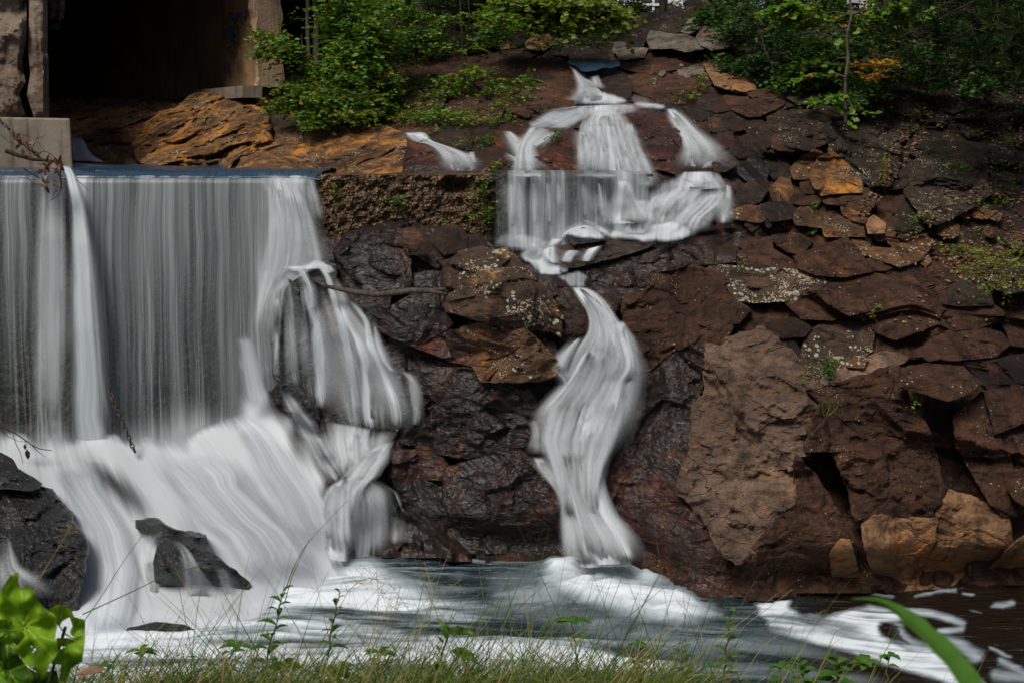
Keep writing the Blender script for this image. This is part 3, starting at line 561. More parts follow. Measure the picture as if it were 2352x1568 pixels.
R('MR', '1250 220 1400 210 1480 270 1400 300 1280 300', 'brown', 'flat brown stone behind the upper edge of the long smooth slab', off=-.1)
R('MR', '180 290 300 260 480 275 900 295 990 330 990 400 790 500 520 510 400 490 330 380', 'lichen', 'long low rock wall speckled with white and orange lichen', name='cliff', bulge=.25, off=-.1)
R('MR', '-40 430 150 340 260 365 410 500 500 560 410 650 260 650 60 570', 'brown', 'wide smooth brown rock left of the lichen speckled wall', name='cliff', bulge=.3, off=-.1)
R('MR', '740 510 1000 360 1300 320 1650 235 1755 260 1900 370 1700 450 1500 510 1290 570 1050 630 860 620', 'brown', 'long smooth slanting slab with scattered pine needles', name='slab', bulge=.12, p=6, off=-.1, rough=.4, flat=(.0, .6), K=8)
R('MR', '1280 580 1500 500 1700 440 1890 375 1810 500 1780 650 1480 760 1370 720 1310 650', 'brown', 'shaded side block below the long smooth slab', name='cliff', bulge=.3, p=4, off=-.2, rough=.6)
R('MR', '1800 520 1850 405 1950 345 2045 345 2105 430 2130 530 1900 535', 'moss', 'rounded black and grey granite boulder beside the long smooth slab', name='boulder', bulge=.6, p=2, off=-.5, rough=.4)
R('MR', '2110 280 2230 215 2420 230 2450 420 2240 450 2115 410', 'moss', 'smooth grey boulder behind the yellow green leafy branch', name='boulder', bulge=.6, p=2, off=-.5, rough=.3)
R('MR', '1765 555 1880 520 2120 520 2200 570 2200 625 2020 690 1880 700 1770 660', 'brown', 'brown box shaped rock under the rounded granite boulder', bulge=.4, p=4, off=-.4, rough=.5)
R('MR', '1680 790 1850 695 2010 675 2190 715 2240 800 2140 880 1900 900 1780 900', 'brown', 'long brown rock with pale green lichen discs', bulge=.35, off=-.3)
R('MR', '1600 835 1700 790 1790 890 1700 910', 'brown', 'small pointed rock at the left end of the lichen disc rock', off=-.5)
R('MR', '820 890 900 700 1050 620 1220 565 1310 620 1320 720 1310 840 1150 940 1000 1020 900 1050 815 970', 'lichen', 'grey and orange lichen covered hollow rock above the fern tuft', name='cliff', bulge=.2, off=.05)
R('MR', '595 650 790 615 910 680 860 740 720 750 610 710', 'damp', 'flat dark slab overhanging left of the lichened hollow', off=-.3)
R('MR', '590 700 690 690 800 780 830 830 800 890 690 770', 'damp', 'dark wedge under the flat overhanging slab', off=-.1)
R('MR', '90 770 240 650 380 670 350 730 290 800 170 810', 'brown', 'orange edged brown rock above the striated face', off=-.2)
R('MR', '1130 940 1200 870 1290 880 1260 960', 'ledge', 'small orange spotted stone below the lichened hollow', off=-.3)
R('MR', '900 1065 1240 895 1370 845 1480 855 1570 900 1400 970 1260 1030 1100 1120 970 1130', 'slab', 'smooth grey flat slab sloping below the fern tuft', name='slab', bulge=.12, p=6, off=-.1, rough=.4, flat=(0, .6), K=8)
R('MR', '1490 1075 1560 945 1700 925 1920 945 2060 1060 1940 1140 1830 1180 1640 1120', 'brown', 'purplish brown overhanging block on the right bank with pale lichen dots', bulge=.35, p=4, off=-.6, flat=(0, .3))
R('MR', '1540 890 1750 880 2100 905 2480 830 2480 1100 2130 1120 1980 960 1740 930', 'damp', 'broad dark smooth rock at the right edge of the bank', name='cliff', bulge=.25, off=-.1)
R('MR', '2180 640 2343 600 2500 640 2480 820 2260 800 2220 700', 'brown', 'dark rock covered in red needles at the right edge', off=-.2)
# --- big right faces
R('O', '1620 800 1746 758 1814 813 1862 877 1898 928 1860 973 1857 1046 1827 1049 1823 1146 1762 1228 1705 1290 1685 1284 1651 1256 1622 1187 1560 1119 1571 1069 1588 1030 1594 928 1618 908 1622 843', 'slab', 'huge pale striated rock face lit from above on the right bank', name='cliff', bulge=.16, p=5, K=10, off=-.15, flat=(.06, .28), rough=.95)
R('BR', '790 30 870 120 980 250 1110 480 1165 590 1250 890 1110 960 960 970 600 970 390 975 390 790 450 730 600 550 780 320', 'brown', 'triangular brown rock face reaching down to the river eddy', name='cliff', bulge=.3, p=3, off=-.25, K=9)
R('BR', '810 20 1050 -10 1130 220 1210 430 1170 490 1100 480 970 250', 'shade', 'deep shaded recess rock between two big brown faces', off=.25, bulge=.1)  # recess shade painted by a darkened rock set back
R('O', '1856 900 1987 869 2059 845 2088 928 2135 996 2150 1053 2163 1125 2150 1190 2080 1210 2010 1200 1970 1205 1955 1150 1935 1080 1912 1038 1857 1040 1858 973 1896 926', 'brown', 'tall dark brown face dotted with white lichen in the middle of the right bank', name='cliff', bulge=.22, p=4, K=9, off=-.25)
R('BR', '1250 500 1350 430 1500 450 1750 460 1740 600 1600 910 1420 980 1330 850 1270 650', 'tan', 'warm tan lower face standing in the eddy water', name='cliff', bulge=.3, p=3, off=-.35, K=8)
R('BR', '1115 490 1240 485 1290 650 1350 850 1400 975 1250 920 1170 620', 'brown', 'narrow shadowed wedge between the tan face and the triangular face', off=-.05, bulge=.2)
R('BR', '1030 700 1100 600 1165 600 1250 890 1100 950 1050 860', 'tan', 'orange brown patch of rock low on the triangular face', off=-.45, bulge=.2)
R('BR', '1750 430 1840 295 2000 330 2200 430 2240 520 2240 660 2060 810 1920 840 1850 920 1700 970 1580 920 1700 640', 'tan', 'pale tan fractured boulder at the water edge far right', name='boulder', bulge=.35, p=3, off=-.45)
R('BR', '2050 860 2240 660 2343 570 2500 600 2500 900 2200 960 2080 970', 'tan', 'tan rock in the lower right corner above the water', bulge=.35, off=-.4)
R('O', '2098 942 2178 918 2205 940 2192 1030 2264 1100 2280 1158 2232 1152 2181 1130 2160 1103 2143 1040 2118 990', 'damp', 'dark recessed rock column under the overhanging block', off=.15, bulge=.3)
R('O', '2190 960 2260 900 2275 975 2292 1000 2320 1050 2334 1150 2334 1180 2300 1180 2270 1150 2235 1090 2200 1030', 'brown', 'tall brown pillar of rock dotted with lichen near the right edge', name='cliff', off=-.3, bulge=.35)
R('MR', '2075 1110 2400 1075 2420 1290 2150 1400 2110 1250', 'brown', 'blocky brown rock at the right edge above the dark cleft', off=-.4, p=4)
R('O', '2295 996 2380 965 2400 1110 2323 1103 2303 1060', 'brown', 'small brown block in the cleft at the right edge', off=-.2)
R('BR', '2215 140 2400 115 2420 420 2285 335 2225 250', 'brown', 'brown block at the right edge above the tan corner rock', off=-.5)
R('BR', '2300 930 2420 880 2450 1100 2330 1080 2290 1020', 'wet', 'wet dark rock at the river edge on the far right', off=-.6)
# --- wet slope beside the middle fall
R('MC', '1530 370 1660 260 1800 230 2040 195 2350 90 2360 250 2000 430 1900 530 1850 620 1760 490 1650 410', 'wet', 'wet purplish rock shelf right of the pool above the middle fall', name='cliff', bulge=.18, p=4, off=-.05, flat=(0, .2))
R('O', '1424 697 1556 598 1624 622 1672 646 1640 700 1645 738 1594 783 1550 804 1495 845 1463 850 1442 813 1435 731', 'brown', 'long brown slope descending beside the top of the middle fall', name='cliff', bulge=.2, p=4, off=-.15, K=9)
R('O', '1498 838 1574 792 1622 800 1626 847 1598 930 1592 1031 1565 1068 1557 1125 1530 1115 1478 1084 1408 1044 1415 996 1442 928 1449 889', 'wet', 'glossy blue black wet rock between the middle fall and the pale face', name='cliff', bulge=.22, p=3, off=-.1, flat=(-.1, .1))
R('O', '1367 1058 1407 1030 1478 1075 1557 1113 1628 1185 1655 1252 1688 1282 1695 1366 1658 1382 1606 1388 1546 1364 1456 1326 1459 1252 1422 1191 1398 1181 1384 1127', 'wetred', 'rusty red wet rock at the foot of the middle fall', name='cliff', bulge=.28, p=3, off=-.15)
# --- island between the falls
R('MC', '735 250 860 180 980 150 1060 178 1130 160 1185 210 1255 300 1335 370 1425 480 1485 610 1465 730 1400 700 1200 670 1050 650 900 610 760 570 715 500 735 380', 'lichen', 'big dark boulder with white and yellow lichen in the centre of the picture', name='boulder', bulge=.5, p=3, off=-.35, K=14)
R('MC', '1325 365 1470 305 1570 390 1650 500 1700 580 1685 690 1590 750 1500 770 1440 650 1395 480', 'damp', 'brown rock between the lichened centre boulder and the middle fall', bulge=.4, off=-.2)
R('MC', '835 690 1000 645 1200 655 1340 770 1430 870 1500 960 1380 1030 1180 1040 980 1040 910 940 860 820', 'ledge', 'purple brown rock with a bright yellow lichen patch under the centre boulder', name='boulder', bulge=.35, off=-.35)
R('MC', '1190 650 1330 640 1450 760 1500 900 1450 940 1320 810', 'damp', 'thin slanting rock right of the yellow lichen patch', off=-.3)
R('MC', '220 580 400 515 540 425 700 560 770 660 700 710 560 790 420 770 290 710', 'wet', 'black wet rock with a ridge just under the driftwood stick', bulge=.5, off=-.2)
R('MC', '430 780 700 700 845 695 940 950 760 910 560 830', 'wetred', 'broken wet red rock left of the yellow lichen patch', off=-.2)
R('MC', '-20 180 60 50 330 -10 430 100 475 190 475 430 300 430 100 340', 'wet', 'dark wet rock with blue highlights directly below the weir wall', name='boulder', bulge=.5, off=-.1)
R('MC', '330 -10 380 40 440 20 540 5 640 100 740 200 660 280 520 190 470 200 410 100', 'damp', 'reddish sloping ledge under the middle of the weir wall', bulge=.35, off=-.2)
R('MC', '570 80 760 -10 825 0 870 70 855 160 720 190 640 110', 'damp', 'reddish rock wedged under the right part of the weir wall', off=-.25)
R('MC', '850 70 960 50 1040 170 860 160', 'damp', 'small brown rock left of the curtain under the weir', off=-.2)
R('MC', '485 320 640 295 735 310 735 440 600 440 485 420', 'wet', 'shiny blue brown square rock left of the centre boulder', off=-.3, p=4)
R('MC', '330 950 460 960 545 1040 565 1200 555 1290 480 1380 420 1400 395 1200', 'wetblack', 'black wet rounded rock at the right end of the left cascade', bulge=.5, off=-.2)
R('MC', '440 980 620 950 900 955 990 1040 1240 1060 1370 1240 1300 1310 1100 1290 900 1260 700 1240 555 1190', 'wet', 'jagged brown black wet rocks in the centre of the island', name='cliff', bulge=.35, off=-.25)
R('MC', '550 1240 720 1190 900 1230 1340 1270 1350 1490 1060 1520 900 1570 640 1520 410 1450 510 1340', 'wet', 'glistening wet rock band above the big wet dome', name='cliff', bulge=.3, off=-.25)
R('BC', '740 140 1060 35 1240 25 1340 130 1460 260 1530 330 1560 770 1200 775 1010 765 860 560 730 360', 'wet', 'big glistening wet dome of rock standing in the pool', name='boulder', bulge=.4, p=2.5, K=10, off=-.3, flat=(0, .15), rough=.7)
R('BC', '375 240 540 195 740 260 860 560 1015 770 780 770 640 600 480 420', 'wet', 'slanting wet rib of rock left of the big wet dome', bulge=.4, off=-.25)
R('BC', '255 260 380 255 470 400 640 620 790 770 520 775 270 745 250 500', 'wetblack', 'low black rock in the pool left of the wet rib', bulge=.35, off=-.1)
R('BC', '360 0 640 -10 760 120 745 190 540 200 375 240', 'wetred', 'orange streaked wet rock above the slanting rib', off=-.15)
# --- rocks behind and under the left cascade
R('ML', '1870 360 1950 285 2080 335 2130 500 2120 650 2060 710 1880 770 1850 560', 'wetblack', 'dark rounded rock veiled by the top of the left cascade', name='boulder', bulge=.5, off=-.1)
R('ML', '1850 800 1960 675 2140 640 2150 1360 2000 1260 1920 1110 1850 1000', 'wetblack', 'tall grey wet rock seen through the left cascade', name='boulder', bulge=.4, off=-.1)
R('ML', '1940 240 2150 210 2260 255 2270 330 2200 410 2080 340', 'wetblack', 'small rounded rock where the left cascade begins', off=-.15)
R('O', '724 680 796 675 850 760 900 850 918 980 880 1015 760 990 722 950', 'wet', 'steep dark rock behind the white threads of the left cascade', name='cliff', bulge=.3, off=.0)
R('O', '735 955 800 940 850 975 905 1005 870 1085 790 1105 745 1050', 'wetblack', 'lumpy rock under the middle step of the left cascade', bulge=.4, off=.0)
R('BC', '20 250 100 165 200 155 310 240 340 400 290 720 70 720 30 500', 'wetblack', 'domed black rock under thin water threads at the foot of the left cascade', name='boulder', bulge=.5, off=-.15)
# --- rocks in the white water lower left
R('BL', '-200 -20 0 20 80 60 110 120 200 170 262 210 250 240 190 265 60 250 -200 250', 'wetblack', 'flat topped black rock at the left edge of the white water', name='boulder', bulge=.3, off=-.9, edge=.03)
R('BL', '-200 240 0 245 190 262 330 290 400 370 470 440 465 480 560 600 560 700 500 1060 300 1080 -200 1080', 'wetblack', 'large black wet boulder at the left edge under the flat topped rock', name='boulder', bulge=.4, off=-.5, edge=.05, wl=1440)
R('BL', '1040 760 1070 640 1130 605 1240 720 1240 1060 1080 1060', 'wetblack', 'narrow black rock on the left of the split rock in the white water', name='boulder', bulge=.5, off=-.75, edge=.05, wl=1392)
R('BL', '940 490 1100 478 1150 530 1260 560 1390 585 1410 660 1480 740 1560 800 1650 870 1680 1090 1250 1120 1200 740 1140 620 960 570', 'wetblack', 'long dark rock sloping right in the middle of the white water', name='boulder', bulge=.35, off=-.65, edge=.09, wl=1392)
R('BL', '790 1310 880 1200 1060 1160 1240 1180 1385 1250 1400 1310 1200 1330 900 1330', 'wetblack', 'low rounded rock awash in the pool at the lower left', name='boulder', bulge=.5, off=-.4, edge=.05, wl=1478)
R('BL', '1030 1425 1300 1385 1520 1400 1460 1480 1100 1490', 'wetblack', 'dark stone just behind the foreground grass at the lower left', off=-.3, wl=1560)
# --- rocks of the central cascade
R('TC', '1230 850 1400 780 1540 750 1700 725 2000 695 2070 800 1960 910 1800 880 1640 860 1500 880 1330 900', 'wetred', 'dark red rock lip where the central cascade begins', name='cliff', bulge=.3, off=.0)
R('TC', '1285 1000 1400 885 1540 855 1600 900 1650 1150 1560 1180 1440 1180 1370 1110 1300 1060', 'wetred', 'red brown block standing between two arms of the central cascade', name='boulder', bulge=.5, off=-.4)
R('TC', '1100 850 1220 815 1290 870 1265 945 1180 965 1120 905', 'wetred', 'rounded red rock at the left end of the central cascade', off=-.3)
R('TC', '1030 820 1120 855 1125 1030 1060 970', 'wetred', 'narrow red rock left of the rounded red rock', off=-.1)
R('TC', '1950 700 2180 695 2270 850 2310 1000 2350 1110 2280 1170 2100 1130 2020 1060 1980 880', 'wetred', 'dark red cliff between the central and the right hand cascade', name='cliff', bulge=.3, off=-.1)
R('TC', '2225 880 2340 850 2410 950 2300 990', 'wetred', 'small red rock against the right hand cascade', off=-.4)
R('TC', '1590 860 2000 855 2110 1190 1630 1200', 'wet', 'dark rock wall behind the white central cascade', name='cliff', bulge=.25, off=.05)
R('TC', '1100 880 1300 940 1380 1080 1440 1200 1150 1200 1120 1050', 'wet', 'dark rock behind the forked arm of the central cascade', off=.05)
R('MC', '1540 60 1650 10 1700 20 1820 85 1740 105 1590 120', 'wetblack', 'small dark peak of rock breaking the foam below the weir', off=-.5)
R('MC', '1400 150 1560 120 1740 100 1900 95 2050 85 2130 120 1980 180 1640 270 1520 285 1420 230', 'damp', 'low pink brown rock with two thin streams over it', off=-.35, bulge=.3)
R('TR', '140 1390 200 1325 330 1305 380 1380 240 1430', 'damp', 'pink brown rock at the right end of the lowest cascade step', off=-.35)
R('TR', '50 1460 150 1415 220 1425 280 1550 60 1580', 'damp', 'brown stone in the foam of the lowest cascade step', off=-.3)
R('TR', '-20 1160 100 1125 270 1175 310 1240 140 1270 0 1210', 'damp', 'smooth stone under the middle step of the right hand cascade', off=-.3)
R('TC', '2090 1340 2200 1290 2343 1290 2420 1350 2343 1430 2150 1430', 'damp', 'rounded stone veiled by water in the right hand cascade', off=-.2)
R('MC', '1010 240 1060 200 1120 160 1190 210 1270 300 1240 340', 'wetred', 'wet red stone at the edge of the small pool above the centre boulder', off=-.5)
R('MC', '1240 270 1310 255 1345 300 1290 330', 'wetred', 'small dark stone in the small pool above the centre boulder', off=-.5)
# loose jumble on the upper right slope, the same kind everywhere
rg = np.random.RandomState(5)
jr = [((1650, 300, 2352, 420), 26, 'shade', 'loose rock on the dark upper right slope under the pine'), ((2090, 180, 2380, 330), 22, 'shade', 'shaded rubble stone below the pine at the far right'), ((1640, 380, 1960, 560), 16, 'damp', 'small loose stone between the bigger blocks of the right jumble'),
      ((2020, 480, 2380, 600), 22, 'ledge', 'small stone among dead leaves on the right slope'), ((1500, 90, 1720, 170), 10, 'grey', 'small stone at the foot of the top boulder pile'),
      ((740, 600, 1000, 800), 14, 'wet', 'small wet stone between the big rocks of the island'), ((1190, 100, 1400, 145), 9, 'shade', 'small stone in the undergrowth left of the top pool')]
for (bx, n, mt, lb) in jr:
    for i in range(n):
        cx, cy = bx[0] + rg.rand() * (bx[2] - bx[0]), bx[1] + rg.rand() * (bx[3] - bx[1]); s = 11 + 24 * rg.rand() ** 1.7; an = rg.rand() * 3.14
        k = rg.randint(5, 8); a = np.sort(rg.rand(k) * .7 + np.arange(k)) / k * 6.283
        pt = np.stack([np.cos(a) * s * 1.35, np.sin(a) * s * .8], -1); pt = np.stack([pt[:, 0] * math.cos(an) - pt[:, 1] * math.sin(an) * .6 + cx, pt[:, 0] * math.sin(an) * .5 + pt[:, 1] * math.cos(an) + cy], -1)
        zn = np.interp(cx, [bx[0], bx[2]], [0, 2.99]); lb2 = ['flat', 'angular', 'rounded'][i % 3] + ' ' + lb + ', ' + ['at its left end', 'in its middle', 'at its right end'][int(zn)]
        R('O', pt, mt, lb2, off=-.05 - .25 * rg.rand(), bulge=.6, group=lb.replace(' stone ', ' stones ').replace(' rock ', ' rocks '))

# ------------------------------------------------------------ weir wall, concrete block, bridge abutment and tunnel
WZ = float(P(700, 402, 18.05)[2])            # level of the weir crest
root = empty('weir_wall', P(900, 560, 18.1), 'rough concrete weir wall with pitted brown aggregate face crossing the river', 'weir')
def wallpart(u0, u1, vb, mat, name, amp):
    x0, x1 = P(u0, 402, 18.05)[0], P(u1, 402, 18.05)[0]; zb = P(0, vb, 18.05)[2]
    nx = int((x1 - x0) / .035) + 2; nz = int((WZ - zb) / .035) + 2
    X, Z = np.meshgrid(np.linspace(x0, x1, nx), np.linspace(zb, WZ, nz)); p0 = np.stack([X, 0 * X + 18.05, Z], -1)
    a = amp * (.07 * fbm(p0 * 9, 3, 2) + .05 * vnoise(p0 * 18, 4)); pit = vnoise(p0 * 2.3, 8); a = a - amp * .35 * ss(.42, .75, pit)
    a = a * ss(0, .06, WZ - Z); Y = 18.05 - a
    rows = [np.stack([X, Y, Z], -1)]
    zt = WZ + .03 * fbm(np.stack([X[0] * 3, 0 * X[0], 0 * X[0]], -1), 3)
    for dy in (.05, .75): rows.append(np.stack([X[0], 18.05 + 0 * X[0] + dy, zt], -1)[None])
    rows.append(np.stack([X[0], 0 * X[0] + 18.8, 0 * X[0] + zb], -1)[None])
    V = np.concatenate(rows); Fq = gridF(len(V), nx); o = mesh(name, V, Fq, M[mat], root); reg(V, Fq); return o
wallpart(-420, 700, 1100, 'darkconcrete', 'wet_wall_face', .6)
wallpart(700.5, 1128, 600, 'aggregate', 'aggregate_face', 1.0)
wallpart(1128.5, 1500, 640, 'darkconcrete', 'wet_wall_face', .8)
# pale block under the broken abutment
mb = MB(); a = P(-420, 380, 19.6); b = P(160.5, 268, 19.6)
b2 = P(161.5, 268, 21.5)
mb.add([(a[0], 19.6, WZ - .7), (b[0], 19.6, WZ - .7), (b2[0], 21.5, WZ - .7), (a[0], 21.5, WZ - .7), (a[0], 19.6, b[2] + .05), (b[0], 19.6, b[2] - .03), (b2[0], 21.5, b[2] - .03), (a[0], 21.5, b[2] + .05)], [(0, 3, 2, 1), (4, 5, 6, 7), (0, 1, 5, 4), (1, 2, 6, 5), (2, 3, 7, 6), (3, 0, 4, 7)]); o = mb.build('concrete_block', M['concrete']); tag(o, 'pale smooth concrete footing block at the left edge above the weir', 'concrete block')
bv = o.modifiers.new('bevel', 'BEVEL'); bv.width = .03; bv.segments = 2
root = empty('bridge_abutment', P(50, 270, 20.4), 'broken weathered concrete bridge abutment with a deep vertical crack at the left edge', 'abutment')
def slabpx(name, pts, mat, parent, Y, dep, amp, step=5):
    """upright eroded piece: a traced outline filled with a relief grid, its back and sides closed"""
    poly = cv('TL', pts); V, Fq = fill(poly, step); p0 = P(V[:, 0], V[:, 1], Y)
    d = dseg(V[:, 0], V[:, 1], poly); rel = amp * (.16 * fbm(p0 * 3.2, 5, 3, .6) + .12 * cellplane(p0 * 2.2, 4)) - .13 * (1 - ss(0, 14, d))
    Yf = Y - rel; A = P(V[:, 0], V[:, 1], Yf); A2 = P(V[:, 0] - 2, V[:, 1], Yf + dep)
    n = len(A); e = bedge(Fq)
    side = [(i, j, j + n, i + n) for i, j in e]
    o = mesh(name, np.concatenate([A, A2]), np.concatenate([Fq, Fq[:, ::-1] + n, np.array(side)]), mat, parent); return o
def fill(poly, step, holes=None):
    x0, y0 = poly.min(0); x1, y1 = poly.max(0); nx = int((x1 - x0) / step) + 3; ny = int((y1 - y0) / step) + 3
    U, V = np.meshgrid(x0 - step * .5 + np.arange(nx) * step, y0 - step * .5 + np.arange(ny) * step)
    ins = inpoly(U, V, poly); Fq = gridF(ny, nx); cu = U.ravel()[Fq].mean(1); cvv = V.ravel()[Fq].mean(1)
    keep = inpoly(cu, cvv, poly)
    if holes is not None: keep &= ~holes(cu, cvv)
    Fq = Fq[keep]; used = np.unique(Fq); mp = -np.ones(U.size, int); mp[used] = np.arange(len(used))
    p = np.stack([U.ravel()[used], V.ravel()[used]], -1); Fq = mp[Fq]
    bd = np.unique(np.array(bedge(Fq)).ravel()) if len(Fq) else []
    for i in bd:      # pull the rim onto the outline
        best = None; bdist = step * 1.3
        for k in range(len(poly)):
            a = poly[k]; b = poly[(k + 1) % len(poly)]; ab = b - a; t = np.clip(((p[i] - a) @ ab) / max(ab @ ab, 1e-9), 0, 1); q = a + t * ab; dd = np.hypot(*(p[i] - q))
            if dd < bdist: bdist = dd; best = q
        if best is not None: p[i] = best
    return p, Fq
def bedge(Fq):
    e = np.concatenate([Fq[:, [i, (i + 1) % Fq.shape[1]]] for i in range(Fq.shape[1])]); k = np.sort(e, 1); key = k[:, 0] * 10000000 + k[:, 1]
    _, inv, cnt = np.unique(key, return_inverse=True, return_counts=True); return [tuple(x) for x in e[cnt[inv] == 1]]
slabpx('outer_concrete', '-700 -500 150 -500 172 -100 178 40 180 280 150 400 172 560 130 640 175 790 -700 790', M['oldconcrete'], root, 20.3, 2.2, 1.3)
slabpx('corner_concrete', '192 -500 322 -500 318 -100 322 60 322 330 316 350 327 380 330 795 230 795 180 640 205 500 190 330 196 100', M['oldconcrete'], root, 20.2, 2.2, .55)
slabpx('dark_crack_backing', '150 -500 230 -500 220 400 215 790 130 790 130 400', M['tunnel'], root, 20.75, 1.5, .5)  # dark concrete piece set behind the open crack
slabpx('paint_mark', '240 445 258 450 262 540 250 570 236 520', M['orangepaint'], root, 20.10, .02, 0)
slabpx('paint_mark', '258 505 300 470 285 520 310 580 290 560 268 540', M['whitepaint'], root, 20.09, .02, 0)
o = slabpx('broken_concrete', '308 -100 445 -100 438 60 432 130 400 145 380 110 350 140 318 120', M['grey'], None, 22.4, .6, 1.0); tag(o, 'jagged hanging piece of broken rock at the top of the tunnel mouth', 'rock')
o = slabpx('blue_patch', '320 130 360 138 438 150 400 168 420 185 390 208 330 205', M['paint'], None, 22.6, .02, .5, 2.5); tag(o, 'small dark blue patch just right of the abutment top', 'scrap')  # thin dark blue piece of unknown material
# tunnel
T0 = P(585, 200, 23.6); T1 = P(250, 200, 34.0); zt = 8.9; zb = P(0, 262, 23.6)[2]; zf = 4.6
tn = empty('tunnel', (T0[0] - 3, 27, zf), 'dark open tunnel under the bridge with a brown concrete side wall and graffiti', 'tunnel')
dv = np.array([T1[0] - T0[0], T1[1] - T0[1]]); L = np.hypot(*dv); dv /= L; nv = np.array([dv[1], -dv[0]])   # nv points away from the opening
def wq(s, t, z): return (T0[0] + dv[0] * s + nv[0] * t, T0[1] + dv[1] * s + nv[1] * t, z)
def wallmesh(name, s0, s1, t0, t1, z0, z1, mat, amp=.04):
    ns_, nz_ = max(2, int((s1 - s0) / .08)), max(2, int((z1 - z0) / .08)); V = []
    sv, zv = np.meshgrid(np.linspace(s0, s1, ns_), np.linspace(z0, z1, nz_)); p = np.stack([T0[0] + dv[0] * sv + nv[0] * t0, T0[1] + dv[1] * sv + nv[1] * t0, zv], -1)
    r = amp * fbm(p * 2, 4, 2) * 1.5; p[..., 0] += nv[0] * r; p[..., 1] += nv[1] * r
    A = p.reshape(-1, 3); B = A + np.array([nv[0] * (t1 - t0), nv[1] * (t1 - t0), 0]); Fq = gridF(nz_, ns_); n = len(A)
    return mesh(name, np.concatenate([A, B]), np.concatenate([Fq, Fq[:, ::-1] + n, np.array([(i, j, j + n, i + n) for i, j in bedge(Fq)])]), mat, tn)
wallmesh('side_wall', 0, L, 0, .5, zf, zt, M['wallconcrete'])
wallmesh('wall_edge', -.30, -.02, -.03, .45, P(0, 200, 23.4)[2], zt, M['edgeconcrete'], .16)
wallmesh('footing_ledge', -.55, 3.2, -.42, -.05, P(0, 226, 23.4)[2], P(0, 199, 23.4)[2], M['concrete'], .02)
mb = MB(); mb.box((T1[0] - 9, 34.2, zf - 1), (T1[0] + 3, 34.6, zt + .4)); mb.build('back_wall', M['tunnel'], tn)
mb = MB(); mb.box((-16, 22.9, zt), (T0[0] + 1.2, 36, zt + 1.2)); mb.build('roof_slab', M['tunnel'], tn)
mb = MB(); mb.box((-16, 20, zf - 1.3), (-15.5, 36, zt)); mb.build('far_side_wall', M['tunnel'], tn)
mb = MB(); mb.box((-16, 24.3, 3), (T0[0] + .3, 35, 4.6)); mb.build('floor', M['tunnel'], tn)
# graffiti strokes lying on the side wall (crop coordinates read off the photograph)
def onwall(x, y):
    u, v = x * .33985, y * .33985; ray = P(u, v, 1.0) - np.array([0, 0, HC])       # meet the wall plane
    den = ray[0] * nv[0] + ray[1] * nv[1]; k = (T0[0] * nv[0] + T0[1] * nv[1] - .06) / den
    return np.array([0, 0, HC]) + ray * k
gf = MB()
for st in ['1548 88 1562 92 1565 104 1552 112 1548 124 1566 126', '1572 98 1574 120 1590 118 1592 98', '1592 98 1592 128 1580 138', '1600 92 1612 88 1618 98 1606 108 1606 120 1622 120', '1628 98 1666 72', '1640 66 1668 70 1660 92', '1628 98 1640 108 1652 104',
           '1580 130 1580 200 1574 250', '1490 190 1492 250 1520 240 1516 200 1494 196', '1526 200 1524 236 1540 236 1540 202 1526 200', '1550 180 1552 230', '1562 176 1564 230 1590 226', '1598 170 1596 230', '1556 240 1560 280 1580 262 1600 282 1604 232', '1530 310 1545 360 1586 350 1570 310 1536 330', '1516 420 1518 500', '1540 424 1540 500', '1518 460 1542 456']:
    a = np.array([float(t) for t in st.split()]).reshape(-1, 2); gf.tube(np.array([onwall(x, y) for x, y in a]), .017, 4)
gf.build('graffiti', M['paint'], tn)

xs = np.linspace(-14, 40, 120); ys = np.linspace(0, 1, 40); X = np.zeros((40, 120)); cr = P(np.linspace(598, 3000, 120), 46 + 0 * xs, np.clip(D(np.linspace(598, 3000, 120), 46 + 0 * xs, True), 12, 34) + .5)
G = cr[None] + np.array([.45, 1, .05]) * (26 * ys ** 1.5)[:, None, None]; G[..., 2] += .25 * vnoise(G * .5, 2) * ys[:, None] - .12
o = mesh('ground', G.reshape(-1, 3), gridF(40, 120), M['soil'], smooth=True); o['kind'] = 'structure'
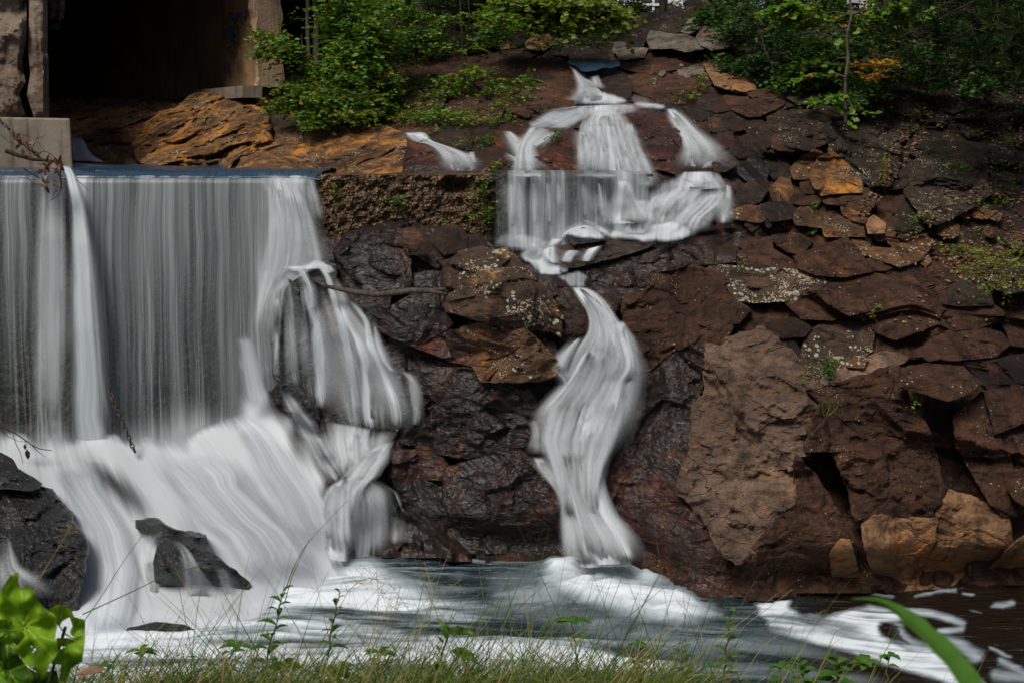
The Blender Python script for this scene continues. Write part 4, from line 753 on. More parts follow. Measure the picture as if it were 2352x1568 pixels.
# ------------------------------------------------------------ water
_V = np.concatenate(ALLV); _F = np.concatenate(ALLF)
BV = BVHTree.FromPolygons(_V.tolist(), _F.tolist()); CAM = Vector((0, 0, HC))
def hitY(u, v, default=None):
    q = P(u, v, 1.0) - np.array([0, 0, HC]); sh = q.shape[:-1]; out = np.empty(sh).ravel(); d = D(u, v).ravel(); q = q.reshape(-1, 3)
    for i in range(len(q)):
        h = BV.ray_cast(CAM, Vector(q[i]), 60)[0]; out[i] = h[1] if h is not None else d[i]
    return out.reshape(sh)
def blur(a, n, ax):
    for _ in range(n):
        p = np.concatenate([a.take([0], ax), a, a.take([-1], ax)], ax); L = a.shape[ax]
        a = (p.take(range(0, L), ax) + 2 * p.take(range(1, L + 1), ax) + p.take(range(2, L + 2), ax)) / 4
    return a
_rs = [0]
def water(name, crop, secs, dens=.8, mat='fall', off=.05, seed=None, top=.12, bot=.12, edge=.34, step=5.0, sm=22, clump=.5, layers=1, lift=0, prof=None, ragged=.35, drape=True, Y=None, useD=False, fil=None, sheet=.85):
    """a sheet of falling water between a left and a right outline, laid over the rocks it runs down"""
    s = np.array([[float(t) for t in x.split()] for x in secs.split('|')]); L = cv(crop, s[:, :2]); Rr = cv(crop, s[:, 2:])
    k = np.append(0, np.cumsum(np.hypot(*np.diff((L + Rr) / 2, axis=0).T))); ln = k[-1]; nt = max(8, int(ln / step)); t = np.linspace(0, ln, nt)
    def ip(a):
        o = np.stack([np.interp(t, k, a[:, 0]), np.interp(t, k, a[:, 1])], -1); return blur(o, 6, 0)
    Lc, Rc = ip(L), ip(Rr); wd = np.hypot(*(Rc - Lc).T); nsn = max(9, int(wd.mean() / step)); q = np.linspace(0, 1, nsn)
    if sm >= 18 and ln > 120: sm = 90
    for ly in range(layers):
        _rs[0] += 1; sd_ = _rs[0] if seed is None else seed + ly
        rag = ragged * .12 * np.stack([vnoise(np.stack([t / 45, 0 * t + sd_, 0 * t], -1), 2), vnoise(np.stack([t / 45, 0 * t + sd_, 0 * t + 5], -1), 2)])
        qq = (0 + rag[0])[:, None] * (1 - q)[None] + q[None] + rag[1][:, None] * q[None]
        U = Lc[:, :1] + (Rc - Lc)[:, :1] * qq; Vv = Lc[:, 1:] + (Rc - Lc)[:, 1:] * qq
        if drape:
            h = np.minimum(D(U, Vv, True), 17.32) if useD else hitY(U, Vv); hs_ = blur(blur(h, sm, 0), sm, 1); ex_ = np.maximum(hs_ - h, 0); Yd = hs_ - 1.6 * blur(blur(ex_, sm, 0), sm, 1) - off * (1 + ly * .8) - .03
        else: Yd = np.broadcast_to(np.interp(t / ln, np.linspace(0, 1, len(Y)), Y)[:, None], U.shape) - .06 * ly
        sc = np.mean(Yd) / F; um = (q[None] * wd[:, None]) * sc; um = um * 0 + q[None] * wd.mean() * sc * 1.0; vm = np.broadcast_to((t * sc)[:, None], U.shape)
        bulge_ = .018 * vnoise(np.stack([um * 5, vm * .8, 0 * um + sd_], -1), 3) + .008 * vnoise(np.stack([um * 16, vm * .8, 0 * um + sd_], -1), 3)
        X = P(U, Vv, Yd - bulge_)
        e = ss(0, edge, q) * ss(0, edge, 1 - q); tt = t / ln; en = (ss(0, top, tt) if top > 0 else 1) * (ss(0, bot, 1 - tt) if bot > 0 else 1)
        cl = 1 + clump * 1.1 * (vnoise(np.stack([um * 3.2, vm * .45, 0 * um + sd_ * 3.1], -1), 4) + .6 * vnoise(np.stack([um * 9, vm * .6, 0 * um + sd_ * 3.1], -1), 4))
        d = dens * sheet * (e[None] * (en[:, None] if np.ndim(en) else en)) * np.clip(cl, .12, 1.6)
        if prof is not None: d = d * prof(U, Vv)
        o = mesh(name, X.reshape(-1, 3), gridF(nt, nsn), M[mat], smooth=True, attrs={'dens': np.clip(d, 0, 1.15)}, uv=np.stack([um + sd_ * 3.7, vm], -1)); o['kind'] = 'structure'
    # the single strands that the long exposure draws out
    nf = (0 if mat == 'rapid' else int((wd.mean() * ln) ** .5 * .5 * min(1.3, .35 + dens))) if fil is None else fil
    if nf: strands(sd_, lambda a, b: (np.interp(b, t / ln, Lc[:, 0]) * (1 - a) + np.interp(b, t / ln, Rc[:, 0]) * a, np.interp(b, t / ln, Lc[:, 1]) * (1 - a) + np.interp(b, t / ln, Rc[:, 1]) * a), Yd, nf, ln, wd.mean(), dens, name)
    return o
def strands(seed, uvf, Yd, n, ln, wm, dens, name):
    rng = np.random.RandomState(seed + 900); VV = []; FF = []; DD = []; nv_ = 0; na = 5; H, Wd = Yd.shape
    for i in range(n):
        big = rng.rand() < .35; L_ = np.clip(.42 + .6 * rng.rand(), .15, 1.08); t0 = rng.uniform(-.06, 1.02 - L_); t1 = min(1.03, t0 + L_); t0 = max(-.03, t0); m = max(8, int((t1 - t0) * ln / 6)); tt = np.linspace(t0, t1, m)
        w_ = (rng.uniform(14, 34) if big else rng.uniform(5, 12)) / max(wm, 8); c = rng.uniform(.0, 1.0) + .035 * vnoise(np.stack([tt * ln / 70, 0 * tt + i, 0 * tt + seed], -1), 3)
        wv = w_ * (.6 + .8 * rng.rand() * (tt - t0) / (t1 - t0)); a = c[:, None] + wv[:, None] * np.linspace(-1, 1, na)[None]; b = np.clip(np.repeat(tt[:, None], na, 1), 0, 1)
        u, v = uvf(a, b); ex = (tt - np.clip(tt, 0, 1))[:, None] * ln; v = v + ex
        yi = np.clip(b * (H - 1), 0, H - 1.001); xi = np.clip(a, 0, 1) * (Wd - 1.001); y0 = yi.astype(int); x0 = xi.astype(int); fy = yi - y0; fx = xi - x0
        Y = (Yd[y0, x0] * (1 - fy) + Yd[np.minimum(y0 + 1, H - 1), x0] * fy) * (1 - fx) + (Yd[y0, np.minimum(x0 + 1, Wd - 1)] * (1 - fy) + Yd[np.minimum(y0 + 1, H - 1), np.minimum(x0 + 1, Wd - 1)] * fy) * fx
        g = (tt - t0) / (t1 - t0); al = ss(0, .3, g) * ss(0, .3, 1 - g) * (.05 + .24 * rng.rand() * (.8 if big else 1)) * min(1, .2 + dens * .9)
        dd = al[:, None] * np.array([0, .65, 1, .65, 0])[None]; X = P(u, v, Y - .015 - .03 * rng.rand())
        VV.append(X.reshape(-1, 3)); DD.append(dd.ravel()); FF.append(gridF(m, na) + nv_); nv_ += m * na
    o = mesh(name, np.concatenate(VV), np.concatenate(FF), M['strand'], smooth=True, attrs={'dens': np.concatenate(DD)}); o['kind'] = 'structure'
def foam_patch(name, crop, pts, dens=1.0, sw=14, mat='rapid', off=.1, step=5, flow=None, prof=None, sm=3, seed=0, ang=0.0, useD=False, wob=4):
    poly = cv(crop, pts); V, Fq = fill(poly, step); h = np.minimum(D(V[:, 0], V[:, 1], True), 17.32) if useD else hitY(V[:, 0], V[:, 1]); dd = D(V[:, 0], V[:, 1])
    # smooth over neighbours
    e = np.concatenate([Fq[:, [0, 1]], Fq[:, [1, 2]], Fq[:, [2, 3]], Fq[:, [3, 0]]]); y = h.copy()
    for _ in range(sm * 3):
        a = np.zeros(len(V)); c = np.zeros(len(V)); np.add.at(a, e[:, 0], y[e[:, 1]]); np.add.at(c, e[:, 0], 1); np.add.at(a, e[:, 1], y[e[:, 0]]); np.add.at(c, e[:, 1], 1)
        y = .5 * y + .5 * a / np.maximum(c, 1)
    ex_ = np.maximum(y - h, 0)
    for _ in range(sm):
        a = np.zeros(len(V)); c = np.zeros(len(V)); np.add.at(a, e[:, 0], ex_[e[:, 1]]); np.add.at(c, e[:, 0], 1); np.add.at(a, e[:, 1], ex_[e[:, 0]]); np.add.at(c, e[:, 1], 1)
        ex_ = .5 * ex_ + .5 * a / np.maximum(c, 1)
    y = y - 1.6 * ex_ - off - .02
    d = ss(0, sw, dseg(V[:, 0], V[:, 1], poly) + wob * vnoise(np.stack([V[:, 0] / (22 + wob), V[:, 1] / (22 + wob), 0 * h + seed], -1), 1)) * dens
    if prof is not None: d = d * prof(V[:, 0], V[:, 1])
    sc = y.mean() / F
    if flow: fu, fv = flow(V[:, 0], V[:, 1])
    else: fu, fv = V[:, 0] * math.cos(ang) + V[:, 1] * math.sin(ang), -V[:, 0] * math.sin(ang) + V[:, 1] * math.cos(ang)
    X = P(V[:, 0], V[:, 1], y - .03 * vnoise(np.stack([fu * sc * 5, fv * sc * 1.2, 0 * h + seed], -1), 6))
    o = mesh(name, X, Fq, M[mat], smooth=True, attrs={'dens': np.clip(d, 0, 1.15)}, uv=np.stack([fu, fv], -1) * sc); o['kind'] = 'structure'; return o
# weir curtain: free falling water in front of the wall
def curtain(name, u0, u1, Y0, Y1, z1, dens, seed, spread=0.0, rim=None, arc=.55):
    x0, x1 = P(u0, 400, 18.0)[0], P(u1, 400, 18.0)[0]; ns_ = int((x1 - x0) / .045); nt_ = 90
    s = np.linspace(0, 1, ns_); t = np.linspace(0, 1, nt_); Sg, Tg = np.meshgrid(s, t)
    X = x0 + (x1 - x0) * Sg + spread * Tg * Sg ** 3; 
    hh = (WZ + .05) - z1; lip = ss(0, .05, Tg)
    Z = WZ + .05 - hh * np.where(Tg < .04, Tg ** 2 / .04 * .5, Tg - .02) / .98
    Y = Y0 + .5 * (1 - ss(0, .045, Tg)) - arc * np.sqrt(np.clip(Tg, 0, 1)) + (.02 * vnoise(np.stack([X * 4, Tg * 1.5, 0 * X + seed], -1), 2) + .008 * vnoise(np.stack([X * 13, Tg * 1.2, 0 * X + seed], -1), 2)) * ss(.02, .12, Tg)
    p = np.stack([X, Y, Z], -1); uu, vv = proj(p)
    d = dens(uu - (spread * Tg * Sg ** 3) * F / 18, Tg, uu, vv)
    d = d * (1 + .24 * vnoise(np.stack([X * 3.5, Tg * .8, 0 * X + seed], -1), 3) + .09 * vnoise(np.stack([X * 12, Tg * .6, 0 * X + seed], -1), 3))
    if rim is not None: d = d * rim(Sg, Tg, uu, vv)
    rng = np.random.RandomState(seed); VV = []; FF = []; DD = []; nv_ = 0
    for i in range(int((x1 - x0) * 26)):
        j = rng.randint(0, ns_); t0 = rng.randint(3, 60); t1 = min(nt_ - 1, t0 + rng.randint(14, 60)); q = p[t0:t1, j].copy(); m = len(q); w_ = rng.choice([.008, .012, .02, .05, .09], p=[.3, .3, .25, .1, .05]); g = np.linspace(0, 1, m)
        q[:, 1] -= .015 + .03 * rng.rand(); q[:, 0] += .02 * rng.normal() ; off = np.array([-1, -.5, 0, .5, 1]) * w_; X_ = q[:, None] + np.stack([off, 0 * off, 0 * off], -1)[None]
        al = ss(0, .35, g) * ss(0, .35, 1 - g) * (.06 + .30 * rng.rand() * (1 if w_ < .03 else .5)) * min(1, .25 + d[t0:t1, j].mean()); DD.append((al[:, None] * np.array([0, .7, 1, .7, 0])).ravel()); VV.append(X_.reshape(-1, 3)); FF.append(gridF(m, 5) + nv_); nv_ += m * 5
    o = mesh(name, np.concatenate(VV), np.concatenate(FF), M['strand'], smooth=True, attrs={'dens': np.concatenate(DD)}); o['kind'] = 'structure'
    o = mesh(name, p.reshape(-1, 3), gridF(nt_, ns_), M['curtain'], smooth=True, attrs={'dens': np.clip(d, 0, 1.1)}, uv=np.stack([X, -Z], -1)); o['kind'] = 'structure'; return o
def dcur(ul, T, uu, vv):
    top = np.interp(ul, [-400, -200, 0, 30, 60, 80, 110, 128, 150, 166, 178, 200, 222, 260, 330, 400, 480, 560, 620, 660, 700, 725], [.6, .6, .62, .72, .6, .5, .72, .5, .22, .40, 1.0, 1.0, .72, .62, .66, .70, .64, .72, .8, .95, .9, .4])
    bt = np.interp(uu, [-400, -200, 0, 25, 60, 100, 125, 150, 160, 170, 200, 225, 250, 300, 360, 420, 470, 520, 560, 600, 640, 680], [.4, .4, .48, .35, .26, .40, .48, .10, .22, 1.0, 1.0, .8, .55, .44, .46, .44, .50, .60, .72, .8, .85, .6])
    d = top * (1 - ss(.1, .75, T)) + bt * ss(.1, .75, T); n_ = vnoise(np.stack([ul / 60, 0 * T, 0 * T], -1), 7); n2 = vnoise(np.stack([ul / 22, T * 3, 0 * T], -1), 8); d = d * .80; return d + (1.05 - d) * ss(.70 + .05 * n_, .87 + .05 * n_ + .02 * n2, T) * np.interp(uu, [-400, 60, 150, 700], [.55, .6, 1, 1])
curtain('waterfall', -420, 716, 18.0, 17.3, .2, dcur, 3, spread=.05, rim=lambda s, t, u, v: ss(0, .02, 1 - s))
# fuller strands in front: beside the dark gap, and at the right end where it spreads
water('waterfall', 'O', '128 372 160 378|150 400 176 402|158 470 196 470|162 600 214 600|162 760 225 760|162 900 240 900|160 1045 262 1045', dens=1.0, drape=False, Y=[18.0, 17.6, 17.4, 17.3, 17.2, 17.15, 17.1, 17.05], edge=.3, clump=.15, mat='curtain', bot=0, top=.02, sheet=.95, fil=10)
water('waterfall', 'O', '590 392 690 396|610 440 700 440|620 500 716 500|615 560 728 560|600 620 735 600|590 700 650 660|580 780 640 780', dens=.62, drape=False, Y=[18.0, 17.55, 17.4, 17.3, 17.2, 17.1, 17.0], edge=.35, clump=.35, mat='fall', bot=.3, top=.06)
water('waterfall', 'O', '688 398 722 400|700 440 730 440|708 520 745 520', dens=.32, drape=False, Y=[17.95, 17.85, 17.8], edge=.2, clump=1.0, bot=.3)
water('waterfall', 'O', '80 372 150 378|92 400 150 402|96 450 140 450|92 700 138 700|90 1040 130 1040', dens=.55, drape=False, Y=[17.95, 17.55, 17.4, 17.2, 17.1], edge=.4, clump=.3, mat='curtain', bot=0)
# headpond sliding to the crest
def sheet(name, poly, z, Y0, foamf, lip=None):
    xs = [P(u, v, 1)[0] for u, v in [(0, 0)]]
def pondmesh():
    x0, x1 = P(-420, 400, 18)[0], P(1130, 400, 18)[0]; nx = 260; ys = np.concatenate([np.linspace(17.93, 18.4, 14), np.linspace(18.5, 27, 70)]); xs = np.linspace(x0, x1, nx)
    X, Y = np.meshgrid(xs, ys); Z = WZ + .06 - .10 * (1 - ss(17.9, 18.35, Y)) ** 2 + .02 * vnoise(np.stack([X * 2.5, Y * 1.5, 0 * X], -1), 2) + .012 * vnoise(np.stack([X * 8, Y * 2, 0 * X], -1), 2)
    Z = Z - .055 * ss(P(690, 400, 18)[0], P(760, 400, 18)[0], X) * (Y < 19)       # the crest right of the curtain is nearly dry
    u, v = proj(np.stack([X, Y, Z], -1))
    f = .9 * ss(23.0, 25.5, Y + .8 * vnoise(np.stack([X * .8, Y, 0 * X], -1), 5)) * ss(560, 200, u) + .8 * ss(260, 170, u) * ss(19.6, 21, Y)
    f = np.maximum(f, .35 * ss(17.95, 17.93, Y) )
    gf_ = gridF(len(ys), nx); gf_ = gf_[~((X.ravel()[gf_[:, 0]] > P(732, 400, 18)[0]) & (Y.ravel()[gf_[:, 0]] < 30))]
    o = mesh('water', np.stack([X, Y, Z], -1).reshape(-1, 3), gf_, M['sheet'], smooth=True, attrs={'foam': np.clip(f, 0, 1)}); o['kind'] = 'structure'
pondmesh()
# white splash by the block, from the tunnel
water('waterfall', 'TL', '462 895 540 905|462 960 590 960|462 1040 620 1040|462 1100 760 1110', dens=.85, off=.5, edge=.25, sm=8, mat='rapid', bot=.1, top=.25)
# weir overflow on the right
def dw(uu, lo_=1): return np.interp(uu, [1128, 1140, 1165, 1180, 1205, 1213, 1225, 1260, 1295, 1302, 1325, 1335, 1350, 1380, 1400, 1430, 1450, 1480, 1505], [.15, .3, .28, .62, .6, .25, .6, .5, .6, .42, .45, .5, .45, .5, .5, .9, .9, .55, .15])
curtain('waterfall', 1126, 1500, 18.0, 17.6, 3.95, lambda ul, T, uu, vv: dw(uu) * (.85 + .3 * T), 9, arc=.25, rim=lambda s, t, u, v: ss(0, .03, s) * ss(0, .04, 1 - s))
water('waterfall', 'TC', '1860 1195 1960 1200|1880 1280 1975 1280|1870 1360 2000 1350|1840 1440 2060 1430|1800 1540 2100 1530', dens=.95, off=.5, sm=8, clump=.3)
# topmost stream and its blue pool
def puddle(name, crop, pts, foam=0.0, off=.1, step=4):
    poly = cv(crop, pts); V, Fq = fill(poly, step); y = hitY(V[:, 0], V[:, 1]); zz = P(V[:, 0], V[:, 1], y)[:, 2]
    Yc = D(V[:, 0], V[:, 1]) - off; X = P(V[:, 0], V[:, 1], Yc)
    X[:, 2] += .03 * vnoise(X * np.array([6, 3, 0]), 3)
    o = mesh(name, X, Fq, M['sheet'], smooth=True, attrs={'foam': np.full(len(V), foam)}); o['kind'] = 'structure'
puddle('water', 'TC', '1540 425 1570 402 1700 405 1890 400 1905 435 1850 458 1780 470 1640 478 1590 450', off=.9)
water('waterfall', 'TC', '1540 428 1600 440|1585 480 1650 490|1625 540 1700 560|1640 610 1790 630|1610 670 1900 660|1570 722 2000 695', dens=.95, off=.1, clump=.3)
water('waterfall', 'TC', '1715 480 1755 480|1725 540 1760 550|1735 610 1800 620', dens=.6, off=.12)
foam_patch('waterfall', 'TC', '1560 720 1600 650 1650 600 1800 620 1920 645 2000 695 1900 715 1700 722', dens=.95, off=.25, sm=10, sw=12)
water('waterfall', 'TC', '1590 715 1740 705|1460 740 1640 760|1360 780 1590 830|1270 815 1540 880', dens=.62, off=.05)
water('waterfall', 'TC', '1280 830 1460 865|1260 890 1380 890|1225 950 1320 950|1205 1020 1290 1020|1190 1090 1320 1090|1160 1200 1355 1200', dens=.95, off=.09)
water('waterfall', 'TC', '1115 865 1165 880|1140 930 1225 945|1180 990 1260 1010|1200 1070 1280 1070', dens=.8, off=.07)
water('waterfall', 'TC', '1110 1020 1150 1040|1170 1060 1220 1080|1185 1120 1240 1120', dens=.5)
water('waterfall', 'TC', '1450 880 1500 890|1370 920 1420 950|1290 990 1330 1010', dens=.5)
water('waterfall', 'TC', '1700 728 1910 715|1630 820 1940 800|1600 880 1980 890|1620 960 2000 980|1640 1080 2030 1090|1600 1200 2080 1205', dens=.66, clump=.9, off=.08)
water('waterfall', 'TC', '1600 870 1710 885|1620 940 1730 960|1635 1060 1740 1060|1620 1195 1760 1190', dens=.95, off=.12, clump=.2)
water('waterfall', 'TC', '1940 805 1990 810|1915 880 2010 900|1960 1000 2030 1000|1990 1110 2090 1100|2010 1290 2150 1290', dens=.6, off=.1)
water('waterfall', 'TC', '1600 700 2000 690|1610 740 1990 730|1640 800 1960 790', dens=.6, off=.1, clump=.8)
water('waterfall', 'TC', '1970 690 1985 715|2080 695 2085 712|2200 712 2205 735', dens=.5, off=.1, clump=.5)
foam_patch('waterfall', 'TC', '1258 822 1400 765 1600 712 2000 688 2200 698 2235 745 2000 735 1900 765 1700 800 1640 830 1550 875 1400 872 1290 878', dens=.62, off=.10, sm=12, sw=9, ang=1.2)
foam_patch('waterfall', 'MC', '1440 340 1620 285 1700 330 1660 430 1560 410 1530 370', dens=.5, off=.10, sm=12, sw=9)
water('waterfall', 'TC', '1730 740 1870 735|1740 800 1900 790|1760 870 1920 880', dens=.7, off=.12, clump=.4)
foam_patch('waterfall', 'TC', '1540 1195 1620 1160 1800 1150 2000 1180 2140 1200 2100 1225 1900 1220 1650 1210', dens=.75, off=.3, sm=5, ang=1.57, sw=15)
foam_patch('waterfall', 'TC', '1130 1195 1180 1165 1350 1165 1400 1200 1300 1208', dens=.8, off=.3, sm=5, sw=7)
foam_patch('water', 'TC', '960 1178 1130 1180 1560 1192 2140 1200 2130 1214 1560 1206 960 1190', dens=.5, off=.35, sm=8, sw=5, step=3.5, mat='rapid', ang=1.57)
# small left stream
water('waterfall', 'TC', '400 888 560 880|440 915 615 900|520 960 620 950|600 970 680 970|660 1000 770 1000|720 1060 890 1050|750 1180 965 1180', dens=.8, off=.05, clump=.8)
water('waterfall', 'TC', '870 1010 920 1010|860 1060 930 1060|850 1110 940 1120', dens=.5)
# right hand cascade
water('waterfall', 'O', '1520 245 1545 243|1544 275 1572 272|1568 310 1594 300|1583 342 1626 332|1580 372 1645 368|1574 395 1648 395', dens=.95, off=.1, clump=.3)
water('waterfall', 'O', '1565 388 1648 388|1545 425 1664 420|1538 445 1668 440', dens=.85, off=.1, clump=.6)
water('waterfall', 'O', '1540 428 1620 425|1500 455 1600 455|1478 485 1590 485|1470 510 1560 510', dens=.75, off=.1, clump=.8)
water('waterfall', 'O', '1620 440 1668 436|1590 470 1650 470|1560 500 1610 500|1530 550 1590 550', dens=.85, off=.1, clump=.6)
water('waterfall', 'O', '1500 470 1570 460|1480 500 1560 490|1470 545 1550 545', dens=.7, off=.12, clump=.9)
water('waterfall', 'O', '1440 455 1500 450|1430 490 1500 490|1420 545 1490 545', dens=.9, off=.3, clump=.5)
foam_patch('waterfall', 'O', '1440 450 1500 420 1560 395 1650 392 1672 440 1668 480 1640 520 1595 555 1500 560 1400 555 1390 500', dens=.52, off=.08, sm=5, sw=22)
water('waterfall', 'O', '1664 415 1680 420|1664 445 1684 450|1655 475 1678 480|1650 520 1668 520', dens=.42, clump=1.0, off=.12)
foam_patch('waterfall', 'O', '1380 545 1420 510 1480 515 1540 500 1600 525 1590 550 1520 560 1430 558', dens=.9, off=.2, sm=18)
foam_patch('waterfall', 'O', '1185 585 1200 570 1255 560 1280 530 1330 505 1360 515 1400 550 1350 552 1310 545 1270 570 1262 600 1300 612 1320 620 1290 632 1230 632 1215 610', dens=.95, off=.12, sm=3, sw=10)
foam_patch('waterfall', 'O', '1120 560 1150 520 1260 540 1280 560 1240 590 1180 590', dens=.55, off=.3, sm=5, sw=22)
water('waterfall', 'MC', '1540 145 1640 150|1510 180 1580 190|1485 250 1545 260', dens=.75, off=.08)
water('waterfall', 'MC', '1680 140 1800 110|1660 190 1720 180|1635 250 1690 255', dens=.7, off=.08)
water('waterfall', 'MC', '1380 140 1480 100|1410 190 1450 200|1440 260 1480 270', dens=.75, off=.08)
water('waterfall', 'O', '1330 500 1360 505|1355 520 1385 525|1390 548 1420 545', dens=.7, off=.1)
# the middle fall
water('waterfall', 'MC', '1560 392 1640 400|1590 440 1730 430|1630 500 1800 500|1680 560 1850 580|1700 640 1880 640|1690 720 1960 720|1640 790 1980 790|1590 880 1990 880|1560 980 2010 970|1510 1080 1990 1070|1420 1180 1960 1170|1370 1260 1940 1260|1360 1340 1900 1350|1400 1450 1860 1450|1410 1560 1830 1540|1440 1640 1770 1640', dens=1.0, useD=True, off=0.34, clump=.35, sm=26, step=4.5, edge=.2, top=.04)
water('waterfall', 'MC', '1830 625 1935 612|1850 700 1960 690|1870 800 1980 790|1900 900 2000 890|1860 980 2010 970|1760 1060 1980 1060', dens=.85, useD=True, off=0.40, clump=.4, sm=18, bot=.3)
water('waterfall', 'MC', '1700 790 1870 820|1650 900 1860 910|1600 1010 1840 1010|1530 1120 1780 1130|1420 1230 1700 1240|1420 1330 1700 1340|1500 1440 1740 1440|1560 1560 1760 1560', dens=.95, useD=True, off=0.44, clump=.3, sm=18, bot=.05, edge=.35)
water('waterfall', 'MC', '1620 735 1660 735|1560 800 1600 800|1490 880 1530 880|1445 965 1500 970|1510 1010 1560 1010|1500 1080 1560 1100', dens=.8, useD=True, off=0.34, clump=.4)
water('waterfall', 'MC', '1540 800 1660 760|1470 950 1600 900|1530 1020 1620 1020', dens=.35, useD=True, off=0.32, clump=.8)
water('waterfall', 'MC', '1280 1300 1380 1260|1330 1380 1420 1360|1310 1470 1440 1470|1300 1560 1440 1560', dens=.6, useD=True, off=0.34, clump=.8)
water('waterfall', 'BC', '1390 -160 1820 -160|1400 0 1790 0|1440 80 1740 70|1490 180 1750 180|1510 300 1790 300|1525 400 1830 410|1535 500 1900 500|1550 620 1960 600|1580 740 2000 720|1600 810 2005 800', dens=1.0, useD=True, off=0.39, clump=.3, sm=26, top=.08, bot=.03, edge=.2)
water('waterfall', 'BC', '1500 20 1700 20|1540 150 1700 150|1580 300 1700 300|1620 450 1760 450|1660 600 1860 600|1680 790 1940 780', dens=.9, useD=True, off=0.52, clump=.2, sm=18, top=.1, bot=.02, edge=.4)
water('waterfall', 'BC', '1280 20 1400 30|1340 110 1420 120|1420 190 1490 200|1490 290 1530 290|1515 420 1550 420', dens=.7, useD=True, off=0.34, clump=.6)
water('waterfall', 'O', '1290 900 1440 900|1262 960 1425 960|1250 1010 1405 1010|1268 1060 1385 1060|1285 1120 1375 1120|1292 1190 1380 1190', dens=.95, useD=True, off=.52, clump=.25, sm=26, edge=.3, top=.3, bot=.3)
# the left cascade: a thin veil with brighter cords
foam_patch('waterfall', 'ML', '1820 330 1900 285 1960 240 2060 215 2160 212 2250 250 2285 310 2200 330 2150 300 2080 310 1960 300 1900 360', dens=.85, off=.14, sm=10, sw=9)
water('waterfall', 'O', '690 640 785 640|712 720 800 700|725 800 850 770|735 870 895 850|742 935 915 925|765 1010 918 1000', dens=.42, off=.10, clump=1.1, sheet=.8, fil=44)
def cord(pts, w0, w1, dens=.85, off=.15, crop='O', **k):
    a = cv(crop, pts); n = len(a); w_ = np.linspace(w0, w1, n)
    water('waterfall', 'O', '|'.join('%f %f %f %f' % (x - q / 2, y, x + q / 2, y) for (x, y), q in zip(a, w_)), dens=dens, off=off, edge=.45, clump=.35, ragged=.7, fil=5, step=4, **k)
cord('791 677 822 711 842 738 849 792 870 837 890 877 905 940 910 993', 22, 40, .95)
cord('735 605 757 640 772 690 786 740 796 800', 26, 34, .8)
cord('700 636 712 700 730 750 733 830 742 940', 22, 42, .85)
cord('731 697 727 740 722 780 730 850 741 950', 22, 38, .75)
cord('760 690 782 697 790 758 805 830 815 900 820 960', 22, 44, .7)
cord('778 684 798 738 822 779 839 826 842 928 853 996', 20, 44, .85)
cord('640 625 660 615 690 618 712 660 716 720', 26, 20, .8)
cord('634 640 638 720 636 800 634 880', 18, 26, .5)
cord('660 630 668 700 672 800 680 900', 24, 40, .35); cord('690 640 700 740 708 860 716 960', 20, 34, .3)
cord('858 740 866 790 884 830 905 860', 12, 24, .6)
water('waterfall', 'O', '735 955 900 985|750 1010 880 1020|760 1060 880 1060|775 1110 850 1100', dens=.7, off=.12, clump=.9, sm=18)
water('waterfall', 'O', '855 1020 912 1005|820 1060 880 1055|790 1100 860 1090|765 1135 830 1120|750 1200 810 1200', dens=.9, off=.16, clump=.4, sm=18)
water('waterfall', 'BC', '20 230 130 160|60 330 300 260|70 500 310 420|75 740 290 730', dens=.5, off=.08, clump=1.0, sm=18, bot=.02)
water('waterfall', 'BC', '-90 220 90 140|-110 400 60 330|-100 600 60 560|-90 760 90 760', dens=.95, off=.3, clump=.3, sm=18, bot=0, edge=.35)
water('waterfall', 'BC', '370 420 450 430|370 530 450 540|370 650 450 650', dens=.28, clump=1.0, edge=.3)
water('waterfall', 'BC', '300 240 370 250|370 260 400 300|395 330 420 400', dens=.5)
water('waterfall', 'O', '908 842 945 850|940 870 962 890|950 940 966 960|942 985 962 985', dens=.4, clump=.6, off=.06)
# brighter cords of the middle fall
for pts, a_, b_, d_ in [('1600 400 1680 470 1740 560 1790 650 1800 760 1760 900 1700 1050 1600 1200 1560 1350 1600 1500', 16, 60, .8), ('1640 420 1740 520 1830 620 1860 740 1900 850 1900 950 1850 1080 1780 1250 1700 1420 1680 1540', 14, 60, .9),
                        ('1900 620 1910 700 1930 800 1960 900 1960 960 1900 1040 1850 1200 1800 1400', 20, 50, .9), ('1700 800 1650 900 1600 1000 1520 1120 1440 1220 1460 1330 1530 1440 1600 1540', 20, 60, 1.0), ('1640 735 1560 820 1510 900 1460 970 1530 1020 1540 1100', 9, 18, .7),
                        ('1740 760 1700 880 1660 1000 1600 1100 1520 1220 1500 1350 1560 1500', 20, 56, .9), ('1760 900 1720 1000 1700 1150 1640 1300 1620 1450', 40, 60, .7)]: cord(pts, a_, b_, d_, off=.44, useD=True, crop='MC')
for pts, a_, b_, d_ in [('1450 -100 1560 150 1600 300 1640 450 1700 600 1760 780', 40, 70, .9), ('1600 -100 1620 150 1660 300 1740 450 1830 600 1900 790', 50, 60, 1.0), ('1540 60 1560 300 1570 500 1600 700 1640 800', 26, 50, .8), ('1700 60 1740 300 1800 430 1890 580 1970 760', 34, 44, .8)]: cord(pts, a_, b_, d_, off=.44, useD=True, crop='BC')
